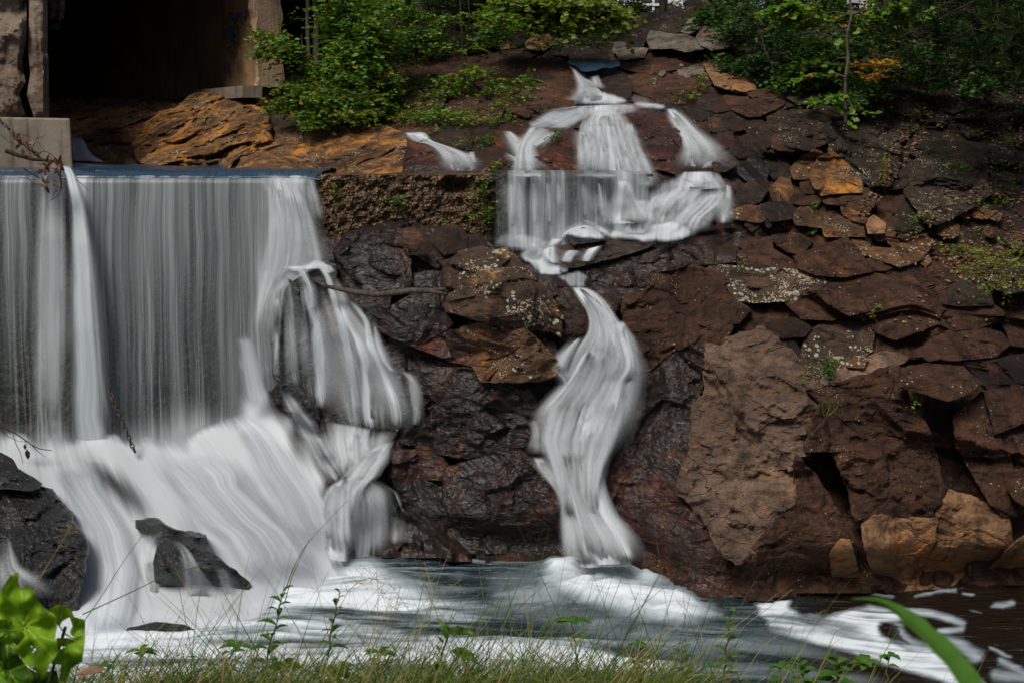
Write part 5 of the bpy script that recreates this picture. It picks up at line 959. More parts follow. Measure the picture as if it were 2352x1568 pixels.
for pts, a_, b_, d_ in [('1650 880 1670 980 1680 1080 1690 1180', 20, 24, 1.0), ('1770 740 1790 860 1780 980 1790 1180', 18, 24, .7), ('1860 740 1900 860 1930 980 1960 1180', 18, 24, .7), ('1330 850 1290 930 1250 1010 1240 1100 1250 1180', 16, 40, .9), ('1960 820 1960 900 1990 1000 2020 1120', 12, 18, .7),
                        ('1580 450 1620 520 1670 600 1720 700', 8, 30, 1.0), ('1160 1215 1165 1350 1170 1540', 16, 18, .6), ('1220 1215 1225 1350 1230 1540', 14, 16, .6), ('1320 1215 1330 1350 1340 1520', 16, 18, .6), ('1410 1215 1420 1350 1420 1520', 18, 20, .6), ('1480 1215 1490 1350 1500 1480', 14, 16, .5), ('1650 1220 1660 1330 1680 1480', 16, 22, .6), ('1760 1220 1770 1330 1790 1480', 16, 22, .6)]: cord(pts, a_, b_, d_, off=.25 if pts.split()[1][:2] == '12' else .15, crop='TC')
# the wide white slide under the weir
def kf(a): return np.interp(a, [-300, 0, 150, 300, 420, 520, 620, 900], [.1, .15, .32, .55, .72, .62, .55, .5])
def flow(u, v):
    a = u.copy()
    for _ in range(12): a = u - np.clip(v - 990, -300, 700) * kf(a) * (1 - .0006 * np.clip(v - 990, 0, 500) * 0)
    return a * .8, v * 1.15
def prof(u, v):
    d = np.ones(u.shape)
    for cx, cy, rx, ry, an, a in [(255, 1105, 95, 30, .75, .75), (300, 1150, 60, 28, .9, .5), (560, 1130, 26, 80, -.35, .28), (608, 1180, 26, 70, -.45, .30), (655, 1260, 30, 70, -.6, .35), (430, 1260, 30, 60, -.4, .12), (690, 1080, 20, 90, -.5, .2), (330, 1290, 50, 70, 0, .25), (170, 1110, 30, 22, .6, .3), (100, 1060, 40, 14, 0, .3)]:
        x, y = u - cx, v - cy; q = ((x * math.cos(an) + y * math.sin(an)) / rx) ** 2 + ((-x * math.sin(an) + y * math.cos(an)) / ry) ** 2; d = d * (1 - a * np.exp(-q * 1.2))
    return d
foam_patch('waterfall', 'O', '-300 978 60 985 165 983 300 985 425 985 470 960 520 930 538 850 530 770 560 750 598 762 625 830 650 900 690 985 735 1060 775 1110 800 1200 815 1300 870 1300 900 1330 880 1450 620 1480 300 1520 -300 1520', dens=1.0, sw=52, wob=20, off=.12, step=6, flow=flow, prof=prof, sm=9, useD=True)
water('waterfall', 'O', '250 1040 560 1010|330 1120 620 1090|420 1200 690 1180|500 1290 760 1270|560 1380 820 1330', dens=.85, off=.35, mat='rapid', useD=True, clump=.35, sm=9, edge=.4, bot=.25, top=.2)
water('waterfall', 'O', '70 1050 230 1050|130 1120 260 1130|180 1200 330 1230|200 1300 340 1330|180 1400 330 1400|170 1470 320 1470', dens=.8, off=.22, mat='rapid', useD=True, clump=.3, sm=8, edge=.35, bot=.15, top=.15)
water('waterfall', 'O', '500 940 560 930|530 1000 640 990|560 1080 710 1070|620 1170 770 1160|690 1270 810 1260', dens=.9, off=.45, mat='rapid', useD=True, clump=.4, sm=9, edge=.4, bot=.2, top=.15)
water('waterfall', 'O', '530 760 590 762|540 800 600 810|540 870 620 880|545 950 650 950', dens=.85, off=.4, mat='rapid', useD=True, clump=.2, sm=9, edge=.4, bot=.25, top=.15)
water('waterfall', 'O', '640 890 660 890|690 980 720 980|740 1070 770 1060|775 1120 800 1110', dens=.6, off=.25, clump=.4, sm=6, edge=.3)
water('waterfall', 'BL', '940 520 1120 560|960 640 1060 640|940 760 1050 760|980 880 1060 900|1020 1030 1080 1040', dens=.45, off=.1, clump=.6, sm=18)
water('waterfall', 'BL', '1130 590 1200 590|1210 660 1290 680|1230 760 1340 780|1240 900 1420 900|1250 1060 1500 1050', dens=.3, off=.08, clump=.9, sm=18)
water('waterfall', 'BL', '1440 740 1560 800|1470 850 1600 900|1500 1050 1640 1060', dens=.3, off=.06, clump=1.0, sm=18)
water('waterfall', 'BL', '0 560 60 560|0 800 120 780|0 1050 480 1000', dens=.3, off=.1, clump=.6, sm=18)
water('waterfall', 'BL', '830 1240 900 1200|810 1300 1000 1290', dens=.45, off=.06, clump=.6, sm=18)
# ------------------------------------------------------------ the pool
def pool():
    xs = np.arange(-11, 12.5, .030); ys = np.arange(11.0, 16.6, .030); X, Y = np.meshgrid(xs, ys); Z0 = 0 * X; u, v = proj(np.stack([X, Y, Z0], -1))
    # coordinates along and across the current
    ac = Y + .16 * X + .020 * (X - 2) ** 2; al = X
    wv = .25 * fbm(np.stack([X * .7, Y * 1.4, 0 * X], -1), 3, 4)
    st = fbm(np.stack([al * .55, (ac + wv) * 3.6, 0 * X], -1), 5, 7, .62); st2 = fbm(np.stack([al * 1.4, (ac + wv) * 11, 0 * X], -1), 3, 2, .6)
    sw_ = fbm(np.stack([X * 1.6 + 1.5 * wv, Y * 3 + 1.5 * wv, 0 * X], -1), 5, 5, .6)
    wu = u + 30 * fbm(np.stack([X * 1.1, Y * 2, 0 * X + 4], -1), 4, 6, .6); wv_ = v + 16 * fbm(np.stack([X * 1.1, Y * 2, 0 * X + 9], -1), 4, 6, .6)
    main = soft(wu, wv_, [(-900, 1290), (850, 1283), (890, 1322), (1000, 1368), (1150, 1412), (1300, 1448), (1480, 1495), (1600, 1540), (1850, 1600), (1900, 1800), (-900, 1800)], 34)
    dl = np.interp(u, [500, 900, 1150, 1400, 1650, 1900], [1.05, .92, .78, .62, .42, .25])
    f1 = main * np.clip(dl - .14 + 1.6 * st + .6 * st2, 0, 1)
    dn = .45 * ss(.0, .5, soft(wu, wv_, [(900, 1430), (1150, 1440), (1400, 1500), (1500, 1560), (1200, 1545), (1000, 1490)], 20)); f1 = f1 * (1 - dn * np.clip(.5 - 1.4 * st, 0, 1))
    f1 = f1 * (1 - .75 * soft(wu, wv_, [(560, 1500), (700, 1470), (860, 1500), (1000, 1540), (1010, 1600), (560, 1600)], 18) * np.clip(.7 - st * 1.6, 0, 1))
    imp = soft(wu, wv_, [(1265, 1290), (1480, 1300), (1530, 1335), (1610, 1378), (1660, 1405), (1570, 1425), (1440, 1410), (1330, 1385), (1240, 1340)], 22) * np.clip(.95 + .5 * st + .7 * sw_, 0, 1)
    side = .45 * soft(wu, wv_, [(1120, 1330), (1260, 1300), (1300, 1400), (1500, 1440), (1700, 1480), (1600, 1520), (1350, 1450), (1150, 1400)], 25) * np.clip(.45 + 2.2 * sw_ * (sw_ > 0), 0, 1)
    thin = .32 * soft(wu, wv_, [(850, 1280), (1300, 1290), (1290, 1330), (1000, 1330)], 14) * np.clip(.1 + 2.2 * sw_, 0, 1)
    rt = .26 * soft(wu, wv_, [(1600, 1400), (1780, 1420), (1900, 1500), (2100, 1620), (1700, 1700), (1500, 1500)], 30) * np.clip(.35 + 1.8 * st, 0, 1)
    wu2 = u + 14 * fbm(np.stack([X * 3, Y * 5, 0 * X + 4], -1), 4, 6, .65); wv2 = v + 7 * fbm(np.stack([X * 3, Y * 5, 0 * X + 9], -1), 4, 6, .65)
    ed = cv('BR', '528 1040 640 995 750 1000 765 1060 830 1110 960 1135 1080 1110 1170 1065 1300 1050 1420 1075 1560 1120 1500 1140 1380 1150 1340 1190 1360 1240 1440 1290 1560 1340 1720 1350 1900 1440 2080 1568 2200 1700 2100 1720 1900 1600 1700 1520 1500 1470 1350 1400 1220 1370 1100 1340 960 1310 800 1260 620 1200 590 1130')
    ef = soft(wu2, wv2, [tuple(x) for x in ed], 8) * np.clip(.86 + .9 * st2 + .6 * sw_, 0, 1)
    for ln_, th_, a in [('1540 1085 1700 1095 1850 1130 1935 1165 1925 1195 1850 1205 1770 1215', 8, .9), ('1480 1190 1490 1250 1560 1310 1660 1340 1780 1310 1800 1290 1900 1310 2020 1390', 16, .8), ('880 1110 1000 1130 1080 1100 1150 1060', 4, .5), ('1150 965 1300 960 1450 975', 4, .6), ('1600 975 1750 950 1880 938', 3.5, .8), ('1930 958 2000 965', 4, .7), ('2140 1040 2200 1045 2255 1030', 7, .8), ('2110 1330 2200 1370 2260 1390', 5, .8), ('2200 1420 2290 1470 2343 1500', 9, .7), ('2160 1510 2250 1520 2400 1540', 13, .8), ('1990 1080 2050 1090', 2.5, .5), ('1850 1340 1950 1350 2060 1370', 5, .5)]:
        L_ = [tuple(x) for x in cv('BR', ln_)]; ef = np.maximum(ef, a * .85 * (.75 + .5 * st2) * ss(th_ * 1.5, th_ * .1, dseg(wu2, wv2, L_, False)))
    dk = soft(wu2, wv2, [tuple(x) for x in cv('BR', '1340 1180 1420 1155 1500 1180 1490 1240 1560 1310 1440 1270 1360 1230')], 4); ef = ef * (1 - .9 * dk)
    wisp = .42 * ss(1850, 1650, u) * np.clip(1.5 * st2 + 1.1 * st + .12, 0, 1); f = np.clip(np.maximum.reduce([f1, imp, side, thin, rt, ef, wisp]), 0, 1)
    brown = ss(1700, 1950, u)
    Z = .10 * f1 * fbm(np.stack([al * .8, ac * 2.5, 0 * X], -1), 3, 3) + .03 * sw_ * (1 - brown * .8) + .12 * imp * np.clip(.5 + sw_, 0, 1) + .012 * st2
    o = mesh('water', np.stack([X, Y, Z], -1).reshape(-1, 3), gridF(len(ys), len(xs)), M['pool'], smooth=True, attrs={'foam': f, 'brown': brown}); o['kind'] = 'structure'
    mb = MB(); mb.add([(-60, 4, -.25), (60, 4, -.25), (60, 17.5, -.25), (-60, 17.5, -.25)], [(0, 1, 2, 3)]); o = mb.build('river_bed', M['wetblack']); o['kind'] = 'structure'
pool()
# ------------------------------------------------------------ plants
def leafgeo(C, Dr, Nn, L, W=.5, tint=None):
    """a folded pointed leaf per centre: base, two sides, tip"""
    C = np.asarray(C); n = len(C); Dr = Dr / (np.linalg.norm(Dr, axis=1)[:, None] + 1e-9); Sd = np.cross(Dr, Nn); Sd /= np.linalg.norm(Sd, axis=1)[:, None] + 1e-9; Nn = np.cross(Sd, Dr)
    L = np.broadcast_to(L, (n,))[:, None]; w_ = L * W * .5
    a = C; m1 = C + Dr * L * .35 + Sd * w_ + Nn * L * .07; m2 = C + Dr * L * .35 - Sd * w_ + Nn * L * .07; q1 = C + Dr * L * .72 + Sd * w_ * .7 + Nn * L * .03; q2 = C + Dr * L * .72 - Sd * w_ * .7 + Nn * L * .03; b = C + Dr * L - Nn * L * .08
    V = np.stack([a, m1, q1, b, q2, m2], 1).reshape(-1, 3); i = np.arange(n)[:, None] * 6
    Fq = np.concatenate([i + np.array([[0, 1, 2, 3]]), i + np.array([[0, 3, 4, 5]])]); return V, Fq, np.repeat(tint, 6)
def sprays(rng, tips, dirs, nl, tl, L, droop=.25, up=.75, W=.55):
    C = []; Dd = []; Nn = []; T = []; tw = []
    for p, d in zip(tips, dirs):
        d = d / (np.linalg.norm(d) + 1e-9); l = tl * (.6 + .8 * rng.rand()); s = np.cross(d, [0, 0, 1]); s /= np.linalg.norm(s) + 1e-9; tt = rng.rand()
        k = np.arange(nl); f = (k + .5) / nl; q = p + d * (l * f)[:, None] - np.array([0, 0, 1]) * (droop * l * f ** 2)[:, None]
        sg = np.where(k % 2, 1, -1)[:, None]; a = d * .6 + sg * s * .85 + rng.normal(0, .22, (nl, 3)); C.append(q + rng.normal(0, .015, (nl, 3))); Dd.append(a)
        nn = np.array([0, 0, up]) + rng.normal(0, .38, (nl, 3)) + np.array([0, -.25, 0]); Nn.append(nn); T.append(np.clip(.45 + .28 * rng.randn(nl) + .25 * (tt - .5), 0, 1)); tw.append(q[::max(1, nl // 3)])
    return np.concatenate(C), np.concatenate(Dd), np.concatenate(Nn), np.concatenate(T), tw
def plant(name, label, cat, base_, top, blobs, n, L, mat, seed, tr=.03, nl=9, tl=.4, group=None, bark='twig', trunk2=None, W=.55, tintb=0.0, up=.75, stem='stem', crown='foliage', droop=.25, maxlimb=40):
    """base_, top: (u, v, Y); blobs: (u, v, Y, radius u px, radius v px)"""
    rng = np.random.RandomState(seed); b = P(*base_); t = P(*top); root = empty(name, b, label, cat, group)
    mb = MB(); m = 9; f = np.linspace(0, 1, m)[:, None]; line = b + (t - b) * f + np.concatenate([np.zeros((1, 3)), rng.normal(0, .05 * np.linalg.norm(t - b) / 6, (m - 1, 3))]); mb.tube(line, [tr, tr * .45], 6)
    if trunk2:
        for b2, t2, r2 in trunk2:
            bb, t3 = P(*b2), P(*t2); l2 = bb + (t3 - bb) * f + rng.normal(0, .03, (m, 3)); mb.tube(l2, [r2, r2 * .6], 6)
    tips = []; dirs = []; w_ = np.array([x[3] * x[4] for x in blobs], float); w_ /= w_.sum(); lim = 0
    for bl, ww in zip(blobs, w_):
        c = P(*bl[:3]); sx = bl[3] * bl[2] / F; sz = bl[4] * bl[2] / F; k = max(2, int(n * ww))
        j = np.argmin(np.linalg.norm(line - c + np.array([0, 0, .3 * sz]), axis=1)); s0 = line[j]
        mid = (s0 + c) / 2 + np.array([0, 0, .12 * np.linalg.norm(c - s0)]); mb.tube([s0, mid, c], [tr * .5, tr * .2], 4)
        for i in range(k):
            o = rng.normal(0, 1, 3); o /= np.linalg.norm(o); o *= rng.rand() ** .45; pt = c + o * np.array([sx, max(sx * .8, .25), sz]); tips.append(pt)
            dd = (pt - s0) * np.array([1, 1, .25]); dd = dd / (np.linalg.norm(dd) + 1e-9) + rng.normal(0, .45, 3) * np.array([1, 1, .4]); dirs.append(dd)
            if lim < maxlimb * len(blobs) and rng.rand() < .3: mb.tube([c + (pt - c) * .1, pt, pt + dd / np.linalg.norm(dd) * tl * .7], [tr * .18 + .003, .002], 3, caps=False); lim += 1
    C, Dd, Nn, T, tw = sprays(rng, tips, dirs, nl, tl, L, W=W, up=up, droop=droop)
    mb.build(stem, M[bark], root)
    LL = L * (.65 + .6 * rng.rand(len(C))); V, Fq, T = leafgeo(C, Dd, Nn, LL, W, np.clip(T + tintb, 0, 1)); mesh(crown, V, Fq, M[mat], root, attrs={'tint': T}); return root
SH = 'leafy shrubs on the rocks between the tunnel and the cascade'
plant('shrub', 'leafy shrub with arching sprays right beside the tunnel wall', 'shrub', (722, 290, 22.4), (690, 80, 22.4), [(640, 95, 22, 44, 24), (668, 118, 21.8, 40, 22), (655, 130, 22, 52, 14), (700, 170, 22, 38, 28), (690, 215, 21.6, 42, 26), (725, 245, 21.4, 48, 28), (650, 245, 21.8, 34, 12)], 330, .095, 'leaf', 1, tl=.38, group=SH)
plant('shrub', 'tallest bright green shrub right of the grey trunks, reaching the picture top', 'shrub', (800, 290, 22.6), (810, -60, 22.6), [(800, 20, 22.4, 60, 40), (840, 70, 22.2, 60, 40), (780, 75, 22.6, 30, 40), (800, 130, 22, 60, 36), (790, 185, 21.8, 60, 36), (770, 235, 21.5, 60, 34), (850, 180, 22, 40, 26), (740, 275, 21.3, 40, 12)], 620, .095, 'leaf', 2, tl=.4, group=SH)
plant('shrub', 'smaller shrub right of the tallest bright green shrub', 'shrub', (870, 280, 22.3), (900, -40, 23), [(890, 30, 23, 46, 36), (880, 100, 22.6, 36, 30), (860, 150, 22.3, 40, 26), (900, 130, 22.6, 30, 16), (850, 240, 21.6, 46, 24), (880, 205, 22, 24, 20)], 330, .09, 'leaf', 3, tl=.36, group=SH)
plant('shrub', 'low pale green shrub at the foot of the tall shrubs above the rocks', 'shrub', (740, 290, 21.6), (740, 250, 21.4), [(720, 225, 21.4, 50, 28), (680, 245, 21.5, 40, 16), (790, 262, 21.2, 60, 18)], 150, .075, 'leafyellow', 4, tl=.3, tr=.012, group=SH, tintb=-.25)
root = empty('tree', P(712, 200, 23.6), 'pair of slender grey tree trunks standing close together in the shrubs', 'tree')
mb = MB()
for a, b, r in [((709, 240, 23.6), (706, -120, 23.6), .045), ((728, 240, 23.6), (724, -120, 23.8), .055), ((716, 240, 23.9), (735, -120, 24), .035)]:
    f = np.linspace(0, 1, 12)[:, None]; A_, B_ = P(*a), P(*b); mb.tube(A_ + (B_ - A_) * f + np.random.RandomState(int(a[0])).normal(0, .012, (12, 3)), [r, r * .8], 8)
mb.build('trunk', M['bark'], root, smooth=True)
C, Dd, Nn, T, tw = sprays(np.random.RandomState(4), [P(700 + 60 * a, -140 - 40 * b, 23.8) for a, b in np.random.RandomState(8).rand(60, 2)], np.random.RandomState(9).normal(0, 1, (60, 3)) * np.array([1, 1, .2]), 10, .5, .1)
V, Fq, T = leafgeo(C, Dd, Nn, .1, .55, T); mesh('foliage', V, Fq, M['leaf'], root, attrs={'tint': T})
plant('sapling', 'thin twin stemmed sapling on the slope left of the topmost stream', 'tree', (1068, 215, 22.6), (1055, -60, 22.8), [(1010, 45, 22.8, 62, 12), (960, 30, 22.8, 50, 16), (1000, 75, 22.6, 50, 12), (1110, 40, 22.6, 70, 12), (1140, 62, 22.4, 60, 8), (1085, 165, 22.3, 34, 12), (1040, 180, 22.3, 26, 10), (1030, 110, 22.6, 44, 12), (1100, 95, 22.6, 30, 10)], 260, .085, 'leaf', 5, tr=.022, tl=.35, trunk2=[((1066, 200, 22.7), (1078, -60, 22.9), .014), ((1060, 150, 22.7), (1030, 20, 22.9), .008)])
plant('maple_tree', 'bright yellow green maple branches hanging over the top of the picture centre', 'tree', (1420, 120, 27), (1400, -160, 25), [(1230, 8, 23.5, 90, 14), (1330, 10, 23.5, 90, 22), (1200, 26, 23.4, 60, 12), (1300, 42, 23.3, 60, 10), (1400, 30, 23.6, 50, 14), (1160, 20, 23.6, 40, 10)], 300, .12, 'leafyellow', 6, tr=.06, tl=.45, W=.9, tintb=-.25, bark='bark', stem='trunk', crown='crown')
for i, (u, v, Y, s) in enumerate([(1180, 90, 26, 55), (1290, 80, 26.5, 60), (1385, 75, 26.5, 50), (1110, 100, 25, 40), (1240, 120, 25, 40), (1350, 110, 25.8, 36), (1040, 20, 27, 60), (960, 110, 25, 46), (1150, 40, 27, 60), (1330, 35, 28, 60), (1430, 30, 29, 40)]):
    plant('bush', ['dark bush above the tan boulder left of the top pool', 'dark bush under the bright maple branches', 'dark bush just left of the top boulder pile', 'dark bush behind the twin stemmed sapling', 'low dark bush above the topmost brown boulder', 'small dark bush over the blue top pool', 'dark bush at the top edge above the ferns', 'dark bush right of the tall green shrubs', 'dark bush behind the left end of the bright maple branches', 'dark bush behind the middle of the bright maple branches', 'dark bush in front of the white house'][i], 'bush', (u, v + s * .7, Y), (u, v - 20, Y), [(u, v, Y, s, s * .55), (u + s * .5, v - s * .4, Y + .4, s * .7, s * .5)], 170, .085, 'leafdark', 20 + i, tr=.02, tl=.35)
for i, (u, v, Y, s, lb) in enumerate([(1725, 60, 23.5, 55, 'dark shrub behind the big pale boulder'), (1790, 130, 22.5, 62, 'dark leafy shrub right below the big pale boulder'), (1850, 60, 23.5, 70, 'dark shrub left of the thin sapling at the picture top'), (1860, 165, 21.8, 55, 'shrub with mid green leaves left of the sapling trunk'), (1930, 120, 22.5, 45, 'dark shrub directly behind the sapling trunk'), (2010, 60, 23.5, 60, 'shrub under the pale gap in the trees at the right'), (2060, 150, 22.5, 55, 'shrub with yellowing leaves left of the pine boughs'), (1960, 215, 21.6, 40, 'low shrub under the orange leaf sprays'), (1700, 150, 23, 36, 'small shrub at the foot of the big pale boulder'), (2110, 60, 24, 60, 'dark shrub in front of the pink red building'), (2180, 145, 22.5, 55, 'dark shrub under the pine boughs'), (2290, 175, 22, 55, 'dark shrub under the pine at the right edge'), (1660, 30, 25, 40, 'dark shrub behind the tall pointed rock'), (2240, 60, 24, 70, 'dark shrub behind the pine boughs')]):
    plant('shrub', lb, 'shrub', (u, v + s * .9, Y), (u, v - s * .3, Y), [(u, v, Y, s, s * .5), (u - s * .5, v + s * .4, Y - .3, s * .7, s * .4), (u + s * .5, v - s * .5, Y + .2, s * .8, s * .4)], 190, .09, 'leaf' if i in (3, 7) else 'leafdark', 40 + i, tr=.018, tl=.4, tintb=-.4 if i in (3, 7, 1) else .02, W=.7, group='shrubs along the top of the right bank')  # lower tint on some shrubs paints in upper right shade
plant('sapling', 'straight thin grey sapling standing on the dark cliff at the right', 'tree', (1942, 282, 20.6), (1953, -120, 20.8), [(1905, 232, 20.4, 26, 6), (1925, 222, 20.4, 18, 5), (1960, 250, 20.4, 14, 4), (1870, 40, 21, 70, 8), (1990, 40, 21, 70, 10), (1900, 150, 21, 46, 8), (1915, 95, 21, 40, 7), (1840, 15, 21, 60, 10), (2060, 30, 21, 60, 10), (1890, 175, 21, 40, 8)], 190, .11, 'leaf', 60, tr=.032, tl=.36, W=.9, bark='bark', tintb=.1, stem='trunk', crown='crown')
plant('sapling', 'leaning bare thin stem in the dark shrubs right of the boulder pile', 'tree', (1788, 198, 21.6), (1725, 20, 22.4), [(1720, 20, 22.4, 30, 16)], 20, .09, 'leafdark', 61, tr=.014, tl=.3)
plant('branch', 'horizontal spray of orange leaves right of the thin sapling', 'branch', (2050, 152, 21.2), (1975, 150, 21), [(1990, 151, 21, 34, 2), (2030, 148, 21, 30, 2)], 16, .08, 'leaforange', 62, tr=.006, tl=.3, droop=.05)
plant('branch', 'lower spray of red orange leaves right of the thin sapling', 'branch', (2040, 180, 21.1), (1970, 176, 20.9), [(1985, 177, 20.9, 24, 3)], 10, .08, 'leaforange', 63, tr=.006, tl=.28, droop=.05, tintb=-.3)
plant('branch', 'yellow leaved sprays in front of the dark trees left of the pine', 'branch', (2090, 100, 21.6), (2030, 95, 21.4), [(2050, 90, 21.4, 26, 3), (2040, 118, 21.4, 30, 4), (2050, 140, 21.3, 26, 5), (1995, 38, 21.6, 20, 4)], 30, .08, 'leafyellow', 64, tr=.007, tl=.28, tintb=.35, droop=.08)
plant('branch', 'thin branch of small yellow green leaves hanging over grey boulders at the right edge', 'branch', (2480, 600, 15.2), (2200, 578, 15), [(2215, 570, 15, 46, 10), (2280, 585, 15, 60, 12), (2330, 600, 15, 50, 14), (2300, 630, 15, 60, 10), (2350, 570, 15, 40, 14), (2260, 612, 15, 40, 8), (2290, 648, 15, 50, 6)], 105, .055, 'leafyellow', 65, tr=.008, tl=.26, nl=8, droop=.1, W=.6, tintb=-.05)
plant('branch', 'bright green leaves entering from the right edge at mid height of the cliff', 'branch', (2440, 200, 20), (2340, 185, 20), [(2350, 185, 20, 12, 14)], 8, .07, 'leafyellow', 66, tr=.006, tl=.2)
# pine boughs: long needles in tufts
def pine(name, label, start, ends, seed, nt=26, L=.14, tb=.0, group=None):
    rng = np.random.RandomState(seed); s = P(*start); root = empty(name, s, label, 'pine bough' if name != 'pine_tree' else 'tree', group); mb = MB(); C = []; Dd = []; T = []
    for e in ends:
        E = P(*e); k = 8; f = np.linspace(0, 1, k)[:, None]; l = s + (E - s) * f + np.array([0, 0, 1]) * (.25 * np.sin(f * 3.14)) + rng.normal(0, .03, (k, 3)); mb.tube(l, [.03, .008], 5)
        for i in range(nt):
            g = .25 + .75 * rng.rand(); c = s + (E - s) * g + np.array([0, 0, 1]) * .25 * math.sin(g * 3.14); o = rng.normal(0, 1, 3) * np.array([.35, .35, .18]); q = c + o; mb.tube([c, q], [.006, .004], 3, caps=False)
            d0 = o / np.linalg.norm(o); nn = 46; d = d0 * .9 + rng.normal(0, .6, (nn, 3)); C.append(q + d0 * (rng.rand(nn, 1) - .5) * .14); Dd.append(d); T.append(np.clip(rng.normal(.4 + tb, .2, nn) + .3 * (rng.rand() - .5), 0, 1))
    mb.build('limb', M['twig'], root); C = np.concatenate(C); Dd = np.concatenate(Dd); T = np.concatenate(T)
    V, Fq, T = leafgeo(C, Dd, np.tile([0., -.4, 1.], (len(C), 1)) + rng.normal(0, .3, C.shape), L * (.7 + .5 * rng.rand(len(C))), .05, T); mesh('needles', V, Fq, M['needle'], root, attrs={'tint': T})
pine('pine_bough', 'dark pine bough with drooping tufts in the upper right corner', (2560, -60, 20), [(2060, 90, 19), (2130, 140, 19), (2110, 40, 19.5), (2200, 170, 18.6), (2180, 90, 19), (2240, 30, 19.5), (2250, 140, 18.8), (2120, 185, 19.4), (2330, 190, 19), (2360, 60, 19.4), (2290, 90, 19.4)], 1, nt=40, group='pine boughs in the upper right corner')
pine('pine_bough', 'brighter green pine tuft at the right edge of the picture', (2480, 60, 17.5), [(2300, 110, 17), (2330, 90, 17), (2350, 130, 17)], 2, nt=20, tb=.35, group='pine boughs in the upper right corner')
pine('pine_tree', 'tall dark pine standing behind the upper right corner', (2250, 200, 26), [(2100, 0, 25), (2200, 60, 25), (2320, 20, 25), (2400, 90, 25), (2150, -60, 25), (2300, -80, 25)], 3, nt=46, L=.2)
# low plants
def tuft(u, v, hpx, n, label, mat='leaf', L=.05, seed=0, group=None, name='plant', off=.05, grassy=False, wpx=None, cat='plant'):
    rng = np.random.RandomState(seed + 500); Y = float(hitY(np.array([u]), np.array([v]))[0]) - off; s = Y / F; b = P(u, v, Y); root = empty(name, b, label, cat, group); mb = MB(); tips = []; dirs = []; wpx = wpx or hpx * .7
    if grassy:
        for i in range(n):
            a = rng.normal(0, 1, 3) * np.array([wpx * s * .5, .08, 0]); t = b + a + np.array([0, 0, hpx * s * (.6 + .5 * rng.rand())]); mb.tube([b + a * .3, b + a * .6 + (t - b) * .5, t], [.006, .002], 3, .3 * rng.rand() + .2, caps=False)
        mb.build('blades', M['grass'], root); return
    for i in range(n):
        o = rng.normal(0, 1, 3) * np.array([wpx * s * .45, .08, 0]) + np.array([0, -.03, hpx * s * rng.rand()]); tips.append(b + o); dirs.append(o * np.array([1, 1, .2]) + rng.normal(0, .05, 3)); mb.tube([b + o * .05, b + o * .5 + [0, 0, .02], b + o], [.006, .003], 3, caps=False)
    mb.build('stem', M['stalk'], root); C, Dd, Nn, T, _ = sprays(rng, tips, dirs, 5, L * 2.2, L)
    V, Fq, T = leafgeo(C, Dd, Nn, L * (.6 + .6 * rng.rand(len(C))), .55, T); mesh('foliage', V, Fq, M[mat], root, attrs={'tint': T})
tuft(1897, 858, 36, 34, 'bushy green fern tuft growing under the lichened hollow', mat='weed', L=.045, wpx=12)
tuft(1848, 860, 16, 8, 'small yellow green sprig left of the bushy fern tuft', mat='leafyellow', L=.04, wpx=8)
tuft(903, 472, 18, 20, 'little green fern growing in the middle of the weir wall', mat='weed', L=.06, wpx=24)
tuft(767, 455, 34, 12, 'narrow yellow green fern hanging on the left part of the weir wall', mat='leafyellow', L=.05, wpx=6)
tuft(1106, 455, 40, 26, 'fern hanging at the right end of the bare weir wall', mat='weed', L=.06, wpx=16)
tuft(1112, 508, 40, 34, 'leafy vine hanging down the weir wall beside the right overflow', mat='leaf', L=.055, wpx=26)
tuft(1268, 322, 18, 14, 'green tuft on the red block between the cascade arms', mat='weed', L=.06, wpx=18)
tuft(1090, 330, 16, 22, 'green plants at the foot of the square dark block', mat='leaf', L=.07, wpx=40)
tuft(1128, 392, 18, 14, 'yellow leaved plant on the weir crest', mat='leafyellow', L=.07, wpx=16)
tuft(988, 312, 12, 6, 'tiny yellow sprig at the start of the small left stream', mat='leafyellow', L=.06, wpx=8)
tuft(2005, 722, 14, 6, 'small green sprig below the long smooth slab', mat='leafyellow', L=.05, wpx=14)
tuft(2094, 930, 20, 9, 'small yellow green plant on the shaded recess under the overhanging block', mat='leafyellow', L=.045, wpx=16)
tuft(2021, 425, 60, 14, 'tall thin goldenrod stem in front of the dark cliff', mat='leafyellow', L=.06, wpx=10)
tuft(1700, 615, 12, 5, 'tiny sprig on the lichen speckled wall', mat='leaf', L=.04)
tuft(1206, 756, 10, 5, 'tiny green sprig under the lichened centre boulder', mat='leaf', L=.035)
tuft(1620, 610, 26, 12, 'thin grass tuft at the left end of the lichen speckled wall', grassy=True)
tuft(1895, 955, 42, 12, 'thin dry grass hanging on the pale striated face', grassy=True)
tuft(1865, 480, 12, 10, 'small green plant on the orange stained rocks below the right jumble', mat='weed', L=.05)
tuft(1855, 540, 10, 10, 'small green fern at the top of the large brown boulder', mat='weed', L=.05, wpx=16)
tuft(1570, 225, 10, 12, 'moss and leaves on the rock right of the top pool', mat='leafyellow', L=.06, wpx=30)
tuft(1605, 215, 40, 12, 'goldenrod plant on the tan boulder at the top right', mat='leafyellow', L=.06, wpx=14)
tuft(1575, 232, 12, 10, 'low yellow plant by the small blue puddle', mat='leafyellow', L=.06, wpx=22)
rg = np.random.RandomState(77); gp = 'small ground plants on the slope under the shrubs'
